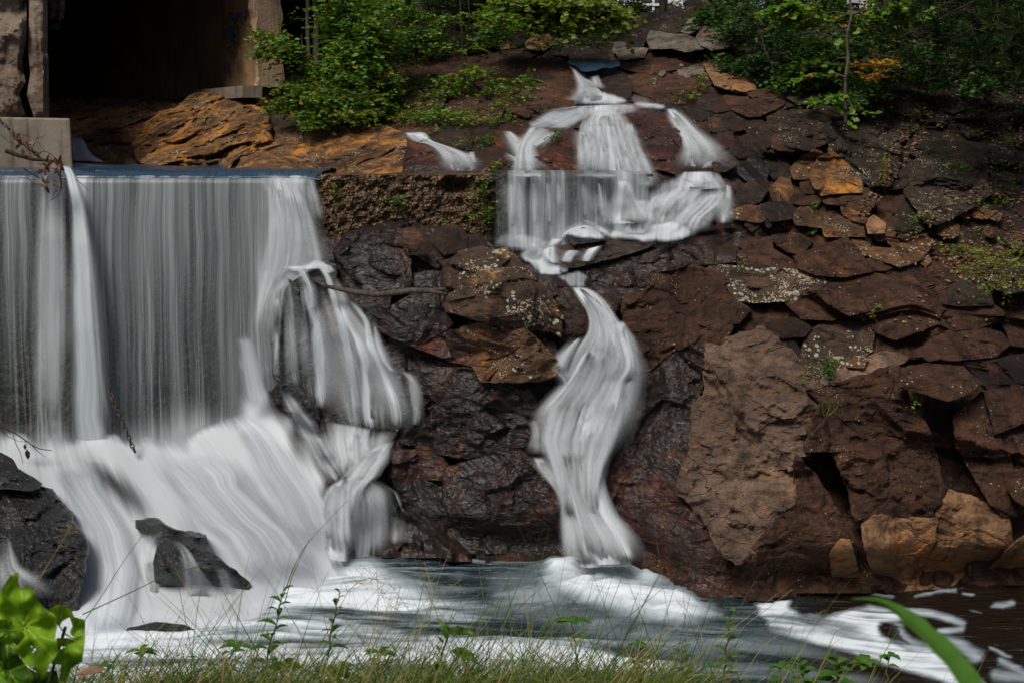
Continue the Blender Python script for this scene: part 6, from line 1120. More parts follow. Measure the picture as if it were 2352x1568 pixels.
for i in range(46):
    u = 860 + 350 * rg.rand(); v = 175 + 110 * rg.rand()
    if u > 1100: v = 170 + 70 * rg.rand()
    tuft(u, v + 8, 10 + 16 * rg.rand(), 12, ['bright', 'mid green', 'yellow green', 'dark leaved'][i % 4] + ' ground plant ' + ('right of the smaller shrub' if u < 950 else 'among the ferns' if u < 1040 else 'round the foot of the twin stemmed sapling' if u < 1110 else 'left of the topmost brown boulder'), mat=['leaf', 'leaf', 'leafyellow', 'weed'][i % 4], L=.075, seed=i, group=gp, wpx=34, name='ground_plant')
for i in range(16):
    u = 880 + 300 * rg.rand(); v = 268 + 22 * rg.rand(); tuft(u, v, 10 + 8 * rg.rand(), 10, ['yellowish', 'green'][i % 2] + ' low plant ' + ('above the stained brown rock' if u < 980 else 'above the square dark block' if u < 1080 else 'above the forked cascade arm'), mat=['leafyellow', 'leaf'][i % 2], L=.06, seed=90 + i, group=gp, wpx=30, name='ground_plant')
gp = 'small plants on the dark right slope'
for i in range(26):
    u = 2060 + 290 * rg.rand(); v = 210 + 330 * rg.rand(); tuft(u, v, 8 + 14 * rg.rand(), 8, ['pale', 'dark'][i % 2] + ' small plant on the dark right slope ' + ('below the pine' if v < 330 else 'beside the grey slab' if v < 440 else 'among dead leaves') + (' near the edge' if u > 2200 else ''), mat=['leaf', 'leafdark'][i % 2], L=.06, seed=120 + i, group=gp, wpx=26, name='ground_plant')
gp = 'weeds by the abutment'
for i, (u, v) in enumerate([(35, 245), (60, 262), (85, 262), (118, 262), (28, 258)]): tuft(u, v, 30, 14, 'weed growing at the foot of the broken abutment', mat='leaf', L=.07, seed=160 + i, group=gp, wpx=30, name='weed', off=5.1 if 0 else .3)
def fern(u, v, sz, seed, label):
    rng = np.random.RandomState(seed); Y = float(hitY(np.array([u]), np.array([v]))[0]) - .15; b = P(u, v, Y); s = Y / F * sz; root = empty('fern', b, label, 'fern', 'ferns in the shade under the sapling'); C = []; Dd = []; T = []; L = []; mb = MB()
    for k in range(9):
        a = k * .7 + rng.rand() * .3; d = np.array([math.cos(a), -abs(math.sin(a)) * .6, .55]); f = np.linspace(.1, 1, 22); q = b + d * (f * s)[:, None] - np.array([0, 0, 1]) * (f ** 2 * s * .6)[:, None]; mb.tube(q, [.005, .002], 3, caps=False)
        sd_ = np.cross(d, [0, 0, 1]); sd_ /= np.linalg.norm(sd_)
        for sg in (-1, 1): C.append(q); Dd.append(np.tile(sg * sd_ + d * .3, (22, 1))); L.append(.30 * s * np.sin(np.clip(f * 1.1 + .2, 0, 1) * 3.14) ** .6 * (1.05 - f)); T.append(rng.rand(22) * .3 + .35)
    mb.build('stem', M['stalk'], root); C = np.concatenate(C); V, Fq, T = leafgeo(C, np.concatenate(Dd), np.tile([0, -.4, 1.], (len(C), 1)), np.concatenate(L), .3, np.concatenate(T)); mesh('fronds', V, Fq, M['weed'], root, attrs={'tint': T})
fern(970, 200, 46, 1, 'broad fern left of the sapling foot'); fern(1000, 178, 40, 2, 'upper fern close behind the sapling foot'); fern(1015, 215, 34, 3, 'lowest fern at the sapling foot')
# far trees: a row of their own trunks and crowns
rg = np.random.RandomState(31); n0 = 0
for i in range(15):
    u = 560 + i * 135 + 40 * rg.rand(); Y = 29 + 8 * rg.rand(); k = Y / F; by = D(np.array([u]), np.array([30.]))[0]
    if 1400 < u < 1560: Y = 31
    tb = P(u, 60, Y); bl = []
    for q in range(6): bl.append((u + rg.normal(0, 60), (-60 if not 1410 < u < 1550 else -90) - 60 * q * .5 + rg.normal(0, 40), Y + rg.normal(0, 1), 75, 45))
    if not (1400 < u < 1560 or 1960 < u < 2120): bl += [(u + rg.normal(0, 40), 10, Y, 70, 40), (u + rg.normal(0, 50), 50, Y - .5, 60, 30)]
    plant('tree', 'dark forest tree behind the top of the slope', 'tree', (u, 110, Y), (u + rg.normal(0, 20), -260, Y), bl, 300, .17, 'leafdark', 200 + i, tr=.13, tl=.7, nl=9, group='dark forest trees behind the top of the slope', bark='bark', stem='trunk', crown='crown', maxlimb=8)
# tall trees added for their shade, crowns above the view
for i, (x, y, z) in enumerate([(-13, 30, 13), (-7, 31, 14), (-1, 33, 15), (5, 32, 14), (10, 29, 13), (15, 26, 12), (17, 20, 12), (-2, 28, 12.5), (9, 25, 13.5)]):
    u0, v0 = proj(np.array([[x, y, 5.]]))[0][0], 40
    bl = []
    for q in range(9):
        a = rg.rand() * 6.28; c = np.array([x + 3.2 * math.cos(a) * rg.rand(), y - 1.5 - 4 * rg.rand(), z - 1 + 3.5 * rg.rand()]); uu, vv = proj(c[None]); bl.append((uu[0], vv[0], c[1], 1.5 * F / c[1], 1.0 * F / c[1]))
    tp = proj(np.array([[x, y, z + 2]])); plant('tree', 'added tall tree, crown out of view, put in to shade the gorge top', 'tree', (u0, v0, y), (tp[0][0], tp[1][0], y), bl, 330, .26, 'leafdark', 300 + i, tr=.17, tl=1.0, nl=8, group='tall trees added out of view to shade the gorge top', bark='bark', stem='trunk', crown='crown', maxlimb=6)
# distant wood closing the view
rng = np.random.RandomState(3); n = 16000; C = np.stack([rng.uniform(-34, 36, n), rng.uniform(46, 52, n), rng.uniform(4, 19, n)], -1)
uu, vv = proj(C); kp = ~((uu > 1425) & (uu < 1560) & (vv < 40)) & ~((uu > 1990) & (uu < 2115) & (vv < 118)); C = C[kp]; n = len(C)
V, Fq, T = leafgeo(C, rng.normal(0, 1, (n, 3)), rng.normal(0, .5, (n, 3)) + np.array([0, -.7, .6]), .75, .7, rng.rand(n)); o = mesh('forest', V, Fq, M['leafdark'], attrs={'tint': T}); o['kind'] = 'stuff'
# houses glimpsed through the trees
def house(label, u0, u1, v0, v1, Y, wm, wins):
    a = P(u0, v1, Y); b = P(u1, v0, Y); root = empty('house', ((a[0] + b[0]) / 2, Y, a[2] - 2), label, 'house'); mb = MB(); mb.box((a[0], Y, a[2] - 4), (b[0], Y + 5, b[2] + .6)); mb.build('wall', M[wm], root)
    mb = MB(); mb.add([(a[0] - .4, Y - .5, b[2] + .6), (b[0] + .4, Y - .5, b[2] + .6), (b[0] + .4, Y + 5.5, b[2] + .6), (a[0] - .4, Y + 5.5, b[2] + .6), (a[0] - .4, Y + 2.5, b[2] + 2.4), (b[0] + .4, Y + 2.5, b[2] + 2.4)], [(0, 1, 5, 4), (2, 3, 4, 5), (0, 4, 3), (1, 2, 5), (0, 3, 2, 1)]); mb.build('roof', M['roof'], root)
    for (x, z, w_, h) in wins:
        c = P(x, z, Y); mb = MB(); mb.box((c[0] - w_ / 2, Y - .06, c[2] - h / 2), (c[0] + w_ / 2, Y - .01, c[2] + h / 2)); wn = mb.build('window', M['glass'], root); mb = MB(); mb.box((c[0] - .04, Y - .09, c[2] - h / 2), (c[0] + .04, Y - .07, c[2] + h / 2)); mb.box((c[0] - w_ / 2, Y - .12, c[2] - .04), (c[0] + w_ / 2, Y - .10, c[2] + .04))
        g = mb.build('frame', M['white'], None); mw = np.array(g.location); g.parent = wn; g.location = mw - np.array(wn.location) - np.array(root.location) if False else [0, 0, 0]
        g.data.transform(__import__('mathutils').Matrix.Translation(Vector(mw - np.array(root.location))))
house('white house glimpsed through the leaves at the top centre', 1405, 1575, -60, 60, 42, 'white', [(1500, 12, .8, .5), (1465, 20, .6, .35)])
house('pink red building glimpsed through the trees at the top right', 2040, 2150, 12, 130, 43, 'redwall', [(2052, 70, .5, .7)])
house('white walled building left of the pink red one behind the trees', 1985, 2042, -60, 120, 44, 'white', [])
# dead leaves and needles lying about
rng = np.random.RandomState(12); pts = []
for (pl, n) in [([(2140, 440), (2352, 400), (2352, 600), (2200, 620), (2080, 560)], 900), ([(2070, 250), (2160, 220), (2120, 320), (2050, 420), (1990, 500), (1960, 500), (2030, 380)], 800), ([(2100, 180), (2352, 190), (2352, 330), (2150, 300)], 400), ([(2100, 560), (2352, 600), (2352, 660), (2180, 650)], 200), ([(900, 190), (1200, 200), (1200, 290), (860, 290)], 260), ([(1850, 600), (2180, 600), (2352, 700), (2300, 820), (1900, 700)], 60), ([(1500, 100), (1700, 150), (1700, 220), (1500, 220)], 80)]:
    pa = np.array(pl, float); lo, hi = pa.min(0), pa.max(0); c = rng.rand(n * 3, 2) * (hi - lo) + lo; c = c[inpoly(c[:, 0], c[:, 1], pa)][:n]; pts.append(c)
pts = np.concatenate(pts); Yh = hitY(pts[:, 0], pts[:, 1]); C = P(pts[:, 0], pts[:, 1], Yh - .02); n = len(C); Dr = rng.normal(0, 1, (n, 3)) * np.array([1, 1, .3])
V, Fq, T = leafgeo(C, Dr, rng.normal(0, .4, (n, 3)) + np.array([0, -.5, 1]), .06 * (.6 + .8 * rng.rand(n)), .6, rng.rand(n)); o = mesh('dead_leaves', V, Fq, M['litter'], attrs={'tint': T}); o['kind'] = 'stuff'

# ------------------------------------------------------------ small things in the falls
mb = MB(); ln = [P(*a) for a in [(738, 655, 16.75), (770, 662, 16.7), (810, 670, 16.65), (860, 677, 16.6), (915, 672, 16.6), (945, 667, 16.6), (985, 668, 16.6), (1028, 673, 16.55)]]
mb.tube(ln, [.022, .035, .04, .038, .034], 8); mb.tube([P(960, 668, 16.6), P(1000, 664, 16.58), P(1024, 664, 16.5)], .018, 6); mb.tube([P(905, 674, 16.6), P(880, 688, 16.6), P(840, 690, 16.6)], [.02, .008], 5)
tag(mb.build('driftwood', M['wood'], smooth=True), 'long wet driftwood stick lying across the rocks left of the lichened boulder', 'driftwood')
def chain(label, pts):
    pts = np.array([P(*p) for p in pts]); root = empty('chain', pts[0], label, 'chain'); sg = np.append(0, np.cumsum(np.linalg.norm(np.diff(pts, axis=0), axis=1))); n = int(sg[-1] / .062)
    for i in range(n):
        s0 = sg[-1] * i / n; c = np.array([np.interp(s0, sg, pts[:, k]) for k in range(3)]); c2 = np.array([np.interp(min(s0 + .05, sg[-1]), sg, pts[:, k]) for k in range(3)]); d = (c2 - c) / (np.linalg.norm(c2 - c) + 1e-9)
        a = np.cross(d, [0, 1, 0]); a /= np.linalg.norm(a) + 1e-9; a = a if i % 2 else np.cross(d, a); th = np.linspace(0, 6.283, 13); mb = MB(); mb.tube(c + d * (np.cos(th) * .045)[:, None] + a * (np.sin(th) * .026)[:, None], .010, 5, caps=False); mb.build('link', M['steel'], root, smooth=True)
chain('rusty chain slanting down in front of the pale concrete block', [(-40, 240, 17.7), (0, 278, 17.6), (50, 322, 17.5), (97, 368, 17.4)])
chain('chain hanging in front of the foot of the big weir curtain', [(252, 900, 16.9), (262, 925, 16.85), (285, 975, 16.8), (302, 1020, 16.75), (312, 1042, 16.7)])
root = empty('dead_branch', P(60, 350, 17.4), 'dead twiggy branch with withered brown leaves caught on the weir crest at the left', 'branch'); mb = MB(); rng = np.random.RandomState(9)
TLp = lambda x, y, Y=17.35: P(x * .33985, y * .33985, Y)
for st, r in [('40 1020 120 1050 220 1078 300 1085 390 1095', .035), ('390 1095 405 1150 412 1220 415 1280', .02), ('160 1140 220 1180 320 1230 415 1275', .012), ('415 1275 395 1320 350 1350 330 1360', .006), ('100 940 170 990 240 1045 300 1090', .01), ('220 1000 250 930 262 905', .006), ('240 940 290 925 305 915', .005), ('255 1040 300 1020 350 1045 390 1090', .007), ('90 930 150 910 210 925 260 970', .005), ('180 1200 230 1245 290 1250 330 1230', .005), ('515 1215 560 1250 600 1290', .006), ('300 1130 360 1140 400 1160', .006), ('400 1280 370 1300 345 1345', .005), ('0 905 60 960 150 1000', .005)]:
    a = np.array([float(t) for t in st.split()]).reshape(-1, 2); mb.tube(np.array([TLp(x, y) for x, y in a]), [r, r * .5], 5)
mb.build('twigs', M['twig'], root); C = np.array([TLp(x + rng.normal(0, 9), y + rng.normal(0, 11), 17.3) for x, y in [(115, 945), (150, 980), (170, 965), (310, 1100), (325, 1130), (300, 1120), (395, 1120), (405, 1145), (400, 1135), (400, 1110), (318, 1240), (325, 1250), (300, 1145)] for _ in range(3)])
V, Fq, T = leafgeo(C, rng.normal(0, 1, C.shape) * np.array([.5, .5, 1]), rng.normal(0, 1, C.shape), .13, .5, rng.rand(len(C)) * .5); mesh('withered_leaves', V, Fq, M['litter'], root, attrs={'tint': T})
root = empty('dead_branch', P(0, 980, 11), 'thin bare twig with two curled brown leaves at the left edge', 'branch'); mb = MB()
MLp = lambda x, y: P(x * .33985, y * .33985 + 520.6, 11.0)
for st, r in [('-60 1350 0 1355 60 1375 120 1405 170 1440 210 1470 270 1500 350 1510', .007), ('210 1470 260 1520 310 1555', .004), ('-40 1340 0 1335 70 1322 180 1338', .004), ('85 1400 110 1470 140 1530 155 1600', .004), ('170 1440 180 1470 185 1490', .003), ('0 1370 60 1420 130 1450 220 1450', .003)]:
    a = np.array([float(t) for t in st.split()]).reshape(-1, 2); mb.tube(np.array([MLp(x, y) for x, y in a]), [r, r * .5], 4)
mb.build('twigs', M['twig'], root)
for (x, y, l) in [(165, 1465, .05), (180, 1500, .085)]:
    V, Fq, T = leafgeo(np.array([MLp(x, y)] * 2) + [[0, 0, 0], [.008, 0, 0]], np.array([[.1, 0, -1], [-.15, .1, -1.]]), np.array([[.6, -1, 0], [-.6, -1, 0.]]), l * 1.2, .45, np.array([.1, .3])); mesh('curled_leaf', V, Fq, M['litter'], root, attrs={'tint': T})
# ------------------------------------------------------------ the near bank
xs = np.linspace(-5, 5, 90); ys = np.concatenate([np.linspace(.3, 4.2, 40), np.linspace(4.3, 9, 20)]); X, Y = np.meshgrid(xs, ys)
Z = np.where(Y < 3.75, 3.87 - .30 * ss(.35, 1.2, X) + .0 * Y, 3.87 - .30 * ss(.35, 1.2, X) - (Y - 3.75) * .95) + .05 * vnoise(np.stack([X * 2, Y * 2, 0 * X], -1), 3) - .10 * ss(2.0, .5, X) * 0
o = mesh('bank', np.stack([X, Y, Z], -1).reshape(-1, 3), gridF(len(ys), len(xs)), M['soil'], smooth=True); o['kind'] = 'structure'
def bankz(x, y): return -.30 * ss(.35, 1.2, x) + np.where(y < 3.75, 3.87, 3.87 - (y - 3.75) * .95) + 0 * x
rng = np.random.RandomState(21); nb = 16000; sg = 7
x = rng.uniform(-2.2, 2.5, nb); y = rng.uniform(3.3, 4.15, nb); tall = rng.rand(nb) < .06; Lb = np.where(tall, rng.uniform(.35, .62, nb), rng.uniform(.10, .27, nb)); Lb = Lb * np.interp(x, [-2.2, -1.3, -.9, .6, 1.3, 2.5], [.7, .8, 1.1, 1.15, .85, .6])
az_ = rng.normal(.25, .9, nb); lean = np.where(tall, rng.uniform(.25, .95, nb), rng.uniform(.3, 1.35, nb)); dx_ = np.sin(lean) * np.cos(az_) * np.where(rng.rand(nb) < .75, 1, -1); dy_ = np.sin(lean) * np.sin(az_) * .4; dz_ = np.cos(lean)
f = np.linspace(0, 1, sg); curve = rng.uniform(.1, .9, nb) * np.where(tall, .35, 1)
B0 = np.stack([x, y, bankz(x, y) - .02], -1); dr = np.stack([dx_, dy_, dz_], -1)
pt = B0[:, None] + dr[:, None] * (Lb[:, None] * f[None])[..., None] + np.stack([np.sign(dx_) * .5, 0 * x, -1 + 0 * x], -1)[:, None] * (curve * Lb * .45)[:, None, None] * (f ** 2)[None, :, None]
wd_ = np.where(tall, .0013, .0019)[:, None] * (1.05 - f[None] ** 2); sd_ = np.stack([np.cos(rng.rand(nb) * 6), np.sin(rng.rand(nb) * 6) * .3, .35 * rng.normal(0, 1, nb)], -1); sd_ /= np.linalg.norm(sd_, axis=1)[:, None]
V = np.stack([pt - sd_[:, None] * wd_[..., None], pt + sd_[:, None] * wd_[..., None]], 2).reshape(-1, 3)
i = np.arange(nb)[:, None] * sg * 2 + np.arange(sg - 1)[None] * 2; i = i.reshape(-1, 1); Fq = i + np.array([[0, 1, 3, 2]])
tn_ = np.where(rng.rand(nb) < .32, rng.uniform(.7, 1, nb), rng.uniform(0, .6, nb)); o = mesh('grass', V, Fq, M['grass'], attrs={'tint': np.repeat(tn_, sg * 2)}); o['kind'] = 'stuff'
# long single stalks with seed heads traced from the photograph
def stalk(pts, label, head=0, tint=.25, r=.0016, Y=3.9, group='long grass stalks leaning over the water'):
    a = np.array([float(t) for t in pts.split()]).reshape(-1, 2); k = np.append(0, np.cumsum(np.hypot(*np.diff(a, axis=0).T))); t = np.linspace(0, k[-1], 16)
    q = np.stack([np.interp(t, k, a[:, 0]), np.interp(t, k, a[:, 1])], -1); q = blur(q, 4, 0); q[0] = a[0]; q[-1] = a[-1]; p = P(q[:, 0], q[:, 1], np.linspace(Y - .1, Y + .15, 16)); root = empty('grass_stalk', p[0], label, 'grass stalk', group); mb = MB(); mb.tube(p, [r, r * .5], 4, tint); mb.build('stem', M['grass'], root)
    if head:
        rng = np.random.RandomState(len(pts)); C = []; Dd = []; mb = MB(); n = 26
        for i in range(n):
            g = 1 - .32 * rng.rand(); j = g * 15; b = np.array([np.interp(j, range(16), p[:, c]) for c in range(3)]); e = b + rng.normal(0, 1, 3) * np.array([1, .3, .7]) * head * (1.25 - g) * 1.3; mb.tube([b, e], [.0006, .0004], 3, .85, caps=False); C.append(e); Dd.append(e - b)
        C = np.array(C); V, Fq, T = leafgeo(C, np.array(Dd), rng.normal(0, 1, C.shape), .009, .3, np.full(n, .85)); o = mesh('seed_head', np.concatenate([np.concatenate(mb.v), V]), [tuple(x) for x in mb.f] + [tuple(int(z) + mb.n for z in x) for x in Fq], M['grass'], root, attrs={'tint': np.concatenate([mb.t, T])})
stalk('190 1430 240 1360 275 1300 340 1210', 'thin green stalk crossing the split rock at the lower left', tint=.15)
stalk('70 1380 100 1310 130 1265 165 1205', 'straw coloured stalk with a feathery head in front of the black boulder', head=.05, tint=.85)
stalk('190 1410 300 1360 400 1310 475 1298', 'long green blade arching right across the split rock', tint=.2, r=.0022)
stalk('650 1370 670 1310 700 1250 740 1210 797 1150', 'tall thin dark stalk leaning right over the white water', tint=.1)
stalk('655 1380 668 1330 690 1280 710 1240', 'short thin stalk beside the tall dark one', tint=.2)
stalk('545 1470 530 1430 515 1400 509 1380', 'fine upright stalk left of the tallest weed', tint=.5)
stalk('955 1470 1000 1370 985 1330 975 1290', 'pale stalk bending left in the middle foreground', head=.03, tint=.9)
stalk('860 1560 930 1470 990 1400 1030 1345 1060 1330', 'arching stalk with a drooping straw seed head', head=.04, tint=.8)
stalk('960 1540 950 1450 962 1390 978 1315', 'slim upright green stalk in the middle foreground', tint=.3)
stalk('1000 1560 1060 1450 1120 1400 1200 1380 1250 1388', 'long stalk bending right above the foreground grass', tint=.6)
stalk('1040 1520 1090 1440 1130 1380 1182 1330', 'green blade rising to the right in the centre', tint=.25)
stalk('780 1540 850 1460 905 1420 920 1345', 'feathery pale stalk near the middle of the foreground', head=.06, tint=.9)
stalk('700 1530 760 1440 800 1350 835 1320 870 1330', 'delicate stalk with a wide open seed head over the foam', head=.08, tint=.85)
stalk('840 1500 865 1430 870 1370 862 1285', 'faint upright stalk with tiny seeds over the foam', head=.07, tint=.85)
stalk('1400 1545 1440 1460 1450 1400 1466 1360', 'lone green stalk against the dark swirl', tint=.2)
stalk('1310 1560 1316 1480 1300 1400 1300 1380', 'thin stalk beside the buttercup leaf', tint=.3)
stalk('1640 1560 1700 1440 1760 1400 1820 1352', 'straw stalk leaning right at the edge of the eddy', tint=.85)
stalk('1700 1560 1760 1470 1820 1440 1895 1400', 'reddish stalk leaning right near the eddy foam', tint=.9)
stalk('1870 1560 1900 1500 1920 1440 1940 1445', 'short stalk in front of the white eddy foam', tint=.6)
stalk('2000 1560 2040 1480 2070 1440 2090 1400', 'thin stalk left of the blurred blade', tint=.5)
stalk('1560 1560 1620 1480 1600 1420 1555 1380', 'brown stalk curling left at the right foreground', tint=.9)
# leafy weeds
def weed(label, base_, top, n, Lpx, Y=3.8, seed=0, mat='weed', W=.40, whorl=False, group=None, bend=0, name='weed', tb=.0):
    rng = np.random.RandomState(seed); b = P(*base_, Y); t = P(*top, Y + .05); root = empty(name, b, label, 'weed', group); k = 12; f = np.linspace(0, 1, k)[:, None]; l = b + (t - b) * f + np.array([1, 0, 0]) * (bend * np.sin(f * 3.14)) + rng.normal(0, .003, (k, 3)); mb = MB(); mb.tube(l, [.0035, .0018], 5, .2); mb.build('stem', M['stalk'], root)
    L0 = Lpx * 1.35 * Y / F; C = []; Dd = []; Ls = []; T = []
    for i in range(n):
        g = .12 + .88 * i / (n - 1) if not whorl else (.97 if i < n * .7 else .5 + .4 * rng.rand()); a = i * 2.4 + rng.rand() * .5; c = np.array([np.interp(g * (k - 1), range(k), l[:, j]) for j in range(3)]); C.append(c); Dd.append([math.cos(a), .5 * math.sin(a), .35 + .5 * g * (not whorl)]); Ls.append(L0 * (.7 + .5 * rng.rand()) * (1 - .45 * g * (not whorl))); T.append(np.clip(rng.normal(.45 + tb, .15), 0, 1))
    C = np.array(C); Dd = np.array(Dd); Dd /= np.linalg.norm(Dd, axis=1)[:, None]; n_ = len(C); m = 7; s_ = np.linspace(0, 1, m); V = []; Fq = []; TT = []
    for i in range(n_):
        side = np.cross(Dd[i], [0, 0, 1]); side /= np.linalg.norm(side) + 1e-9; nrm = np.cross(side, Dd[i]); wv_ = Ls[i] * W * .5 * np.sin(np.clip(s_ * .93 + .05, 0, 1) * 3.14) ** .8; mid = C[i] + Dd[i] * (s_ * Ls[i])[:, None] - np.array([0, 0, 1]) * (.45 * Ls[i] * s_ ** 2)[:, None]
        o = len(V) * 1; V += list(mid - side * wv_[:, None] + nrm * (wv_ * .35)[:, None]); V += list(mid); V += list(mid + side * wv_[:, None] + nrm * (wv_ * .35)[:, None]); TT += [T[i]] * (3 * m)
        for j in range(m - 1): Fq += [(o + j, o + j + 1, o + m + j + 1, o + m + j), (o + m + j, o + m + j + 1, o + 2 * m + j + 1, o + 2 * m + j)]
    mesh('leaves', np.array(V), np.array(Fq), M[mat], root, attrs={'tint': TT}, smooth=True)
weed('tallest leafy weed in the left half of the foreground', (600, 1560), (652, 1358), 17, 50, seed=1, tb=-.1)
weed('dark leaved weed right of the tallest leafy weed', (752, 1500), (780, 1362), 15, 36, seed=2, tb=-.35)
weed('small lance leaved weed below the awash rock', (515, 1530), (540, 1480), 9, 40, seed=3, whorl=True)
weed('small weed with drooping leaves left of centre bottom', (320, 1520), (326, 1495), 7, 34, seed=4, whorl=True)
weed('low rosette at the bottom left near the dead leaf', (230, 1545), (232, 1530), 8, 26, seed=5, whorl=True)
weed('dark palmate weed under the feathery seed heads', (870, 1540), (868, 1498), 10, 32, seed=6, whorl=True, tb=-.2)
weed('tall leafy weed in front of the dark current right of centre', (1660, 1568), (1680, 1398), 18, 36, seed=7, tb=.1)
weed('short leafy weed left of the tall one at the right', (1565, 1560), (1570, 1480), 10, 36, seed=8)
weed('green weed at the bottom between buttercup and tall weed', (1440, 1568), (1462, 1520), 9, 28, seed=9, whorl=True)
weed('broad leaved weed at the lower right bottom edge', (1925, 1590), (1925, 1515), 10, 56, seed=10, W=.55)
weed('jagged leaved weed left of the broad leaved weed', (1850, 1580), (1840, 1520), 10, 40, seed=11, W=.5, tb=.1)
weed('slender weed with a small leaf crown near the lower right', (2030, 1580), (2045, 1505), 7, 24, seed=12, whorl=True, W=.6)
weed('weed with a fan of leaves right of the broad leaved weed', (2000, 1590), (1985, 1522), 9, 34, seed=13, whorl=True, W=.55)
weed('buttercup like stalk topped by a ragged leaf in the centre right', (1332, 1580), (1315, 1424), 7, 34, seed=14, whorl=True, W=.55, tb=.05)
weed('thin stalk with a small green leaf crown right of centre', (1465, 1560), (1468, 1475), 6, 22, seed=15, whorl=True, W=.6)
weed('low green weed beside the yellow green grass clump', (640, 1568), (655, 1530), 8, 38, seed=16, whorl=True, W=.5, tb=.3)
weed('round leaved weed among the grass at the lower left centre', (780, 1568), (775, 1540), 7, 34, seed=17, whorl=True, W=.7, tb=.1)
weed('leafy sprout at the lower right near the eddy', (1790, 1590), (1790, 1530), 8, 30, seed=18, whorl=True, W=.5)
# flat traced leaves
def bigleaf(name, polys, mat, Y, parent=None, holes=0, seed=0, curl=.03, step=3.2, tint=.5):
    V, Fq = fill(polys, step, (lambda u, v: fbm(np.stack([u / 15, v / 15, 0 * u + seed], -1), 3, 5) > holes) if holes else None)
    c = V.mean(0); r = np.hypot(*(V - c).T) / np.hypot(*(V - c).T).max(); a = np.arctan2(V[:, 1] - c[1], V[:, 0] - c[0]); yy = Y + curl * (r ** 2) * np.cos(a * 3 + seed) + .02 * vnoise(np.stack([V[:, 0] / 30, V[:, 1] / 30, 0 * r + seed], -1), 2) + .008 * np.abs(np.sin(a * 4 + seed)) * (1 - r)
    return mesh(name, P(V[:, 0], V[:, 1], yy), Fq, M[mat], parent, smooth=True, attrs={'tint': np.full(len(V), tint) + .35 * (np.abs(np.sin(a * 2.5 + seed)) * r < .045) - .12 * (np.abs(np.sin(a * 7 + r * 5)) < .12) + .12 * vnoise(np.stack([V[:, 0] / 25, V[:, 1] / 25, 0 * r + seed], -1), 4)})
M['bigleaf'] = leaf_mat('large_leaf', [(0, (.02, .055, .006)), (.5, (.16, .32, .012)), (1, (.32, .48, .03))], trans=.4, rough=.45)
root = empty('thimbleberry_plant', P(60, 1600, 2.4), 'large insect eaten bright green leaves in the lower left corner', 'plant'); mb = MB()
mb.tube([P(90, 1640, 2.5), P(120, 1540, 2.5), P(150, 1440, 2.45)], .004, 6, .3); mb.tube([P(30, 1640, 2.5), P(40, 1500, 2.5), P(45, 1400, 2.45)], .004, 6, .3); mb.tube([P(147, 1345, 2.38), P(131, 1430, 2.40), P(150, 1455, 2.42), P(172, 1468, 2.42)], .0014, 5, .9); mb.build('stem', M['stalk'], root)
for pl, hs_, sd_, yy, tn in [('-60 970 0 950 28 905 70 840 128 812 124 890 150 940 165 925 182 905 228 945 250 1000 300 1060 372 1105 388 1180 372 1260 402 1350 330 1450 300 1512 262 1500 170 1440 130 1380 60 1310 -60 1260', .62, 1, 2.40, .62),
                             ('325 1072 360 1050 405 1035 480 1068 502 1120 576 1140 574 1290 556 1420 480 1470 436 1568 400 1545 412 1442 340 1440 385 1352 455 1315 510 1280 470 1222 490 1180 470 1120 420 1150 400 1190 350 1110', .7, 2, 2.42, .55),
                             ('-60 1130 60 1140 140 1180 170 1250 115 1315 40 1260 -60 1240', .0, 3, 2.34, .35), ('-60 1240 60 1290 140 1400 230 1520 180 1640 60 1700 -60 1600', .0, 4, 2.46, .12), ('380 1260 470 1262 520 1285 450 1320 385 1320', .0, 5, 2.44, .8), ('150 1450 260 1500 380 1480 400 1560 300 1680 160 1680', .0, 6, 2.5, .1), ('-60 1390 20 1420 40 1560 -60 1640', .0, 7, 2.33, .3)]:
    bigleaf('leaf', cv('BL', pl), 'bigleaf', yy, root, hs_, sd_, tint=tn)
root = empty('broad_leaved_plant', P(1015, 1560, 3.7), 'small plant with two large worm eaten leaves in the middle foreground', 'plant'); mb = MB()
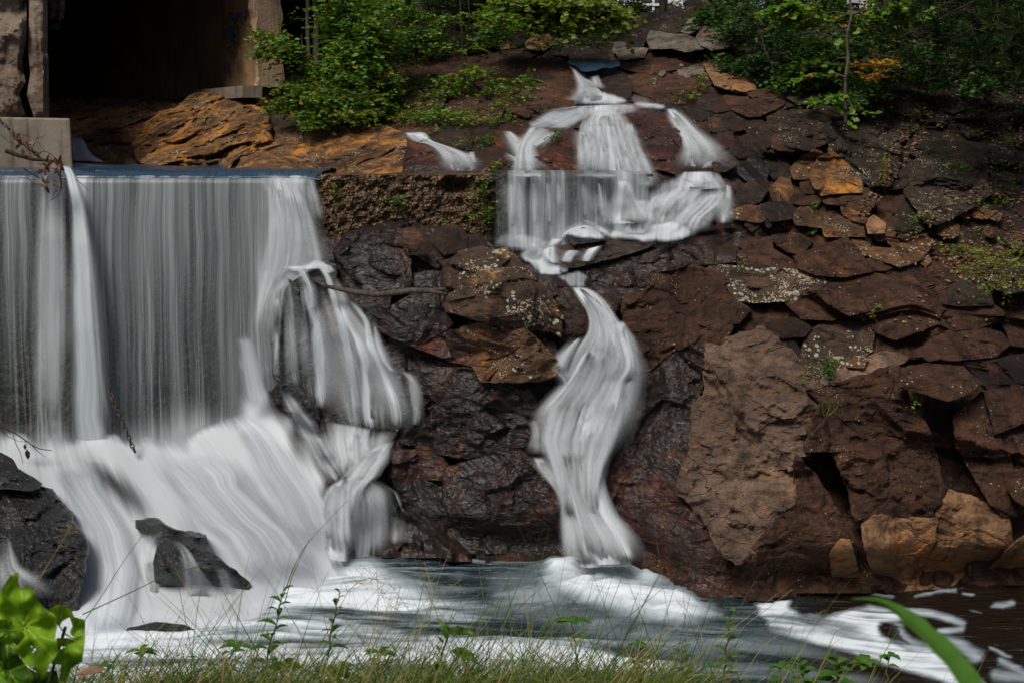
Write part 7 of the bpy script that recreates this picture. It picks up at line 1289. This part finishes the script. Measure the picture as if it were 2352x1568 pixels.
mb.tube([P(1000, 1580, 3.7), P(1015, 1500, 3.7), P(1030, 1460, 3.68), P(1022, 1440, 3.68)], .003, 5, .2); mb.tube([P(1025, 1465, 3.7), P(1045, 1440, 3.68)], .002, 5, .2); mb.build('stem', M['stalk'], root)
for pl, sd_ in [('655 1122 690 1140 740 1180 764 1215 740 1262 722 1268 690 1220 682 1160', 1), ('772 1190 800 1178 850 1190 890 1215 930 1258 860 1238 800 1238 772 1258', 2), ('660 1245 700 1265 716 1300 690 1290', 3), ('760 1350 800 1322 860 1330 915 1370 922 1420 880 1420 810 1395', 4), ('645 1440 690 1415 722 1440 700 1490 660 1490', 5), ('650 1300 680 1320 690 1360 665 1340', 6)]: bigleaf('leaf', cv('BC', pl), 'weed', 3.66, root, .72 if sd_ in (1, 4) else 0, sd_, .015, step=3, tint=.55)
# blade of tall grass close to the lens
pc = cv('BR', '1180 1000 1260 1000 1340 1005 1420 1030 1500 1075 1570 1130 1640 1180 1700 1240 1760 1290 1820 1350 1880 1420 1940 1500 2000 1590 2040 1660'); wv_ = np.array([2, 4, 6, 8, 12, 17, 19, 18, 22, 23, 22, 25, 26, 26]) * 1.0
t_ = np.gradient(pc, axis=0); t_ /= np.linalg.norm(t_, axis=1)[:, None]; nn_ = np.stack([-t_[:, 1], t_[:, 0]], -1); q = [P((pc + nn_ * wv_[:, None] * s)[:, 0], (pc + nn_ * wv_[:, None] * s)[:, 1], np.linspace(1.05, .85, 14) + .004 * abs(s)) for s in (-1, -.5, 0, .5, 1)]
tag(mesh('reed_leaf', np.array(q).transpose(1, 0, 2).reshape(-1, 3), gridF(14, 5), M['weed'], smooth=True, attrs={'tint': np.full(70, .55)}), 'broad blurred green blade of grass close to the camera at the lower right', 'grass blade')
V, Fq, T = leafgeo(np.array([P(170, 1548, 3.3), P(182, 1545, 3.3)]), np.array([[1, .1, .12], [.9, .2, .1]]), np.array([[0, -.5, 1.], [.2, -.6, 1.]]), .075, .4, np.array([.45, .6])); tag(mesh('dead_leaf', V, Fq, M['litter'], attrs={'tint': T}), 'curled brown dead leaf lying in the grass beside the big green leaves', 'leaf')
